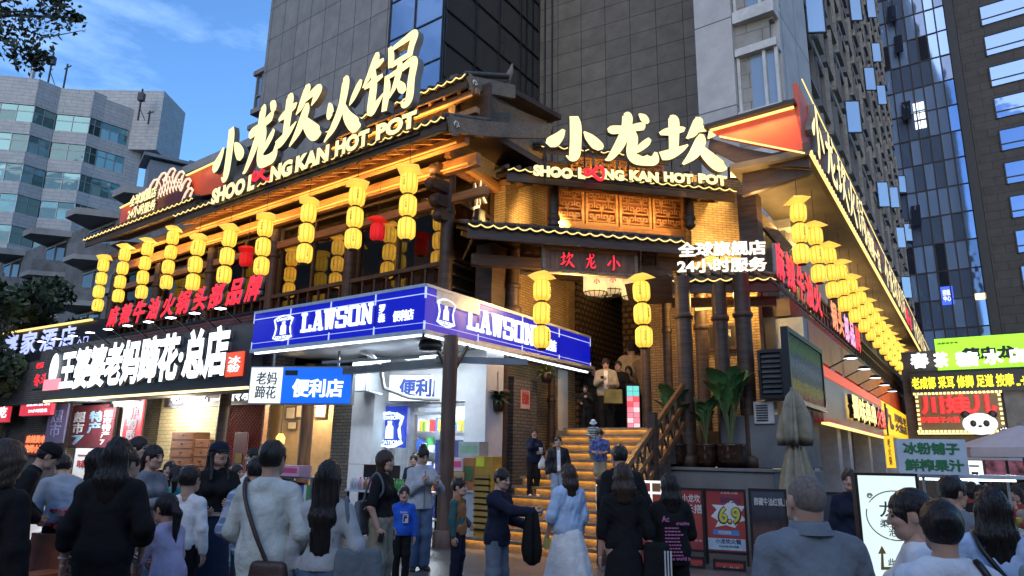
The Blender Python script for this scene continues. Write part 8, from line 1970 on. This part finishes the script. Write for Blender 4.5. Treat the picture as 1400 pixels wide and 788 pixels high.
p34=person('woman with a loose black bun in a white shirt, lower right',1282,680,2.85,160,top=('white_shirt',cloth('cool_white_shirt',(.62,.68,.74),bump=.5),.035,.95,.8,.02),bottom=('trousers',c_navy,.02,1),hair=('bun',.1,.10,.045),facing=False,res=.012)
u_=p34['unit'];bag('black_bag','black bag with a thin strap on the shoulder of the woman in the white shirt',p34,(-.34*u_,.02,.95*u_),.26,.24,.1,m_black,strap=[(-.30*u_,.02,.92*u_),(-.20*u_,.10*u_,1.25*u_),(-.11*u_,.05*u_,1.45*u_),(-.17*u_,-.1*u_,1.3*u_),(-.33*u_,-.04,.95*u_)])
person('man in a grey jacket beside the juice cart, turned right',1300,650,5.0,120,male=True,top=('jacket',c_grey,.03,1,.82,.01),bottom=('trousers',c_black,.02,1),hair=('short',0),facing=False,head=(20,10))
p36=person('long haired woman in a sky blue shirt with a black crossbody strap',1352,664,3.9,150,top=('blue_shirt',c_shirtb,.03,.95,.80,.02),bottom=('trousers',c_djean,.03,1),hair=('long',.30),facing=False,res=.012,arms=('hold','hold'))
u_=p36['unit'];bag('crossbody_bag','black crossbody bag of the woman in the sky blue shirt',p36,(-.22*u_,.10,.95*u_),.24,.18,.09,m_black,strap=[(-.2*u_,.12*u_,.95*u_),(-.08*u_,.17*u_,1.1*u_),(.08*u_,.14*u_,1.33*u_),(.12*u_,.03*u_,1.44*u_),(.1*u_,-.15*u_,1.3*u_)])
person('person in a teal grey top at the extreme right edge',1424,690,3.3,200,top=('top',cloth('teal_grey_top',(.17,.27,.29)),.04,.9,.8,.02),bottom=('trousers',c_navy,.02,1),hair=('long',.2),facing=False)
person('shop worker in a dark apron and white cap behind the dark poster',1160,641,8.0,330,top=('top',c_navy,.03,.9,.84,.01),bottom=('trousers',c_black,.02,1),hair=('bun',.1,.06,.1),H=1.62)
person('worker in pale clothes beside the right shop doorway',1171,655,8.8,300,male=True,top=('top',cloth('pale_worker_top',(.4,.38,.32)),.03,.9,.84,.01),bottom=('trousers',c_black,.02,1),hair=('short',0),H=1.66)
# ---------------- diners at the far right and their tables
GD='diners seated under the white parasols'
base_d=[]
dl=['diner in a red top seated under the parasols','diner in a black top seated under the parasols','diner in a pale top seated under the parasols','diner in a tan top seated under the parasols']
rowsd=[(1325,640,13.5,0),(1344,630,15,1),(1357,632,14,2),(1371,640,12,3),(1385,645,11,0),(1396,636,13,1),(1362,640,17,3),(1379,632,18,2),(1393,628,17,1),(1336,645,11.5,1),(1350,626,20,1),(1369,625,21,1),(1388,622,22,1),(1402,625,15,1),(1405,650,10,2),(1340,634,18,1)]
mats_d=[cloth('brick_red_top',(.38,.06,.05)),c_black,cloth('pale_top',(.45,.40,.36)),c_tan]
done={}
for i,(px,py,Yd,ty)in enumerate(rowsd):
    if ty not in done:
        o=person(dl[ty],px,py,Yd,random.choice([20,60,-40,150]),top=('top',mats_d[ty],.025,.8,.86,.01),bottom=('trousers',c_djean,.02,1),hair=(['long','short','pony','bob'][ty],.16),sit=True,arms=('table','face'),group=GD,H=1.66,male=(ty==1));o.location.z=0;done[ty]=o
    else:
        o=copy_tree(done[ty]);P=at(px,py,Yd);o.location=(float(P[0]),float(P[1]),0);o.rotation_euler=(0,0,R(random.uniform(0,360)))
for i,(px,Yd)in enumerate(((1352,12.6),(1378,13.2),(1340,16),(1398,11.8))):
    P=at(px,690,Yd);t=thing('dining_table',['folding table of dishes nearest the juice cart','folding table of dishes under the near parasol','folding table of dishes farthest up the right street','folding table of dishes at the right edge'][i],'table',(float(P[0]),float(P[1]),0),.3*i,'folding tables under the parasols')
    MB().box(-.5,.5,-.4,.4,.70,.73).build('top',mat('table_wood',(.35,.24,.13),.5),t)
    for sx in(-1,1):
        for sy in(-1,1):MB().tube([(sx*.42,sy*.33,0),(sx*.42,sy*.33,.7)],.02,6).build('leg',m_grey,t)
    for k in range(4):MB().lathe([(0,0),(.06,0),(.1,.05),(.09,.05),(0,.02)],(-.3+.2*k,.1*(-1)**k,.731),12).build('dish',lite,t)
mw=tframe('pink_mural','dark pink blossom mural on the wall behind the diners','mural',FS2);a=FS2.box(1345,615,1400,690,1.0)
lb2=tframe('street_light_box','small white light box with dark lines standing behind the diners','floor sign',FS2,FS2.u(1322,650,-4),-4,FS2.z(1330,664,-4));w=FS2.u(1345,650,-4)-FS2.u(1322,650,-4);h=FS2.z(1333,630,-4)-FS2.z(1333,664,-4)
bx('panel',emit('cool_white_box',(.75,.88,1),1.1),lb2,0,w,0,.15,0,h);MB().box(w*.3,w*.7,-.02,-.001,h*.35,h*.55).build('print',m_black,lb2);bx('print_line',m_black,lb2,w*.2,w*.8,-.02,-.001,h*.75,h*.82);bx('stand',m_black,lb2,w*.4,w*.6,.02,.1,-lb2.location.z,-.001)
bx('panel',mat('blossom_print',(.20,.07,.11),.8,var=.9,scale=3),mw,a[0],a[1]+4,.3,.34,.2,a[3])
for u in(FS2.u(1335,600),FS2.u(1375,600),FS2.u(1400,600)+1):light('POINT',eb,(u,-5,3.4),50,(1,.85,.65),.2,name='street_lamp_glow')
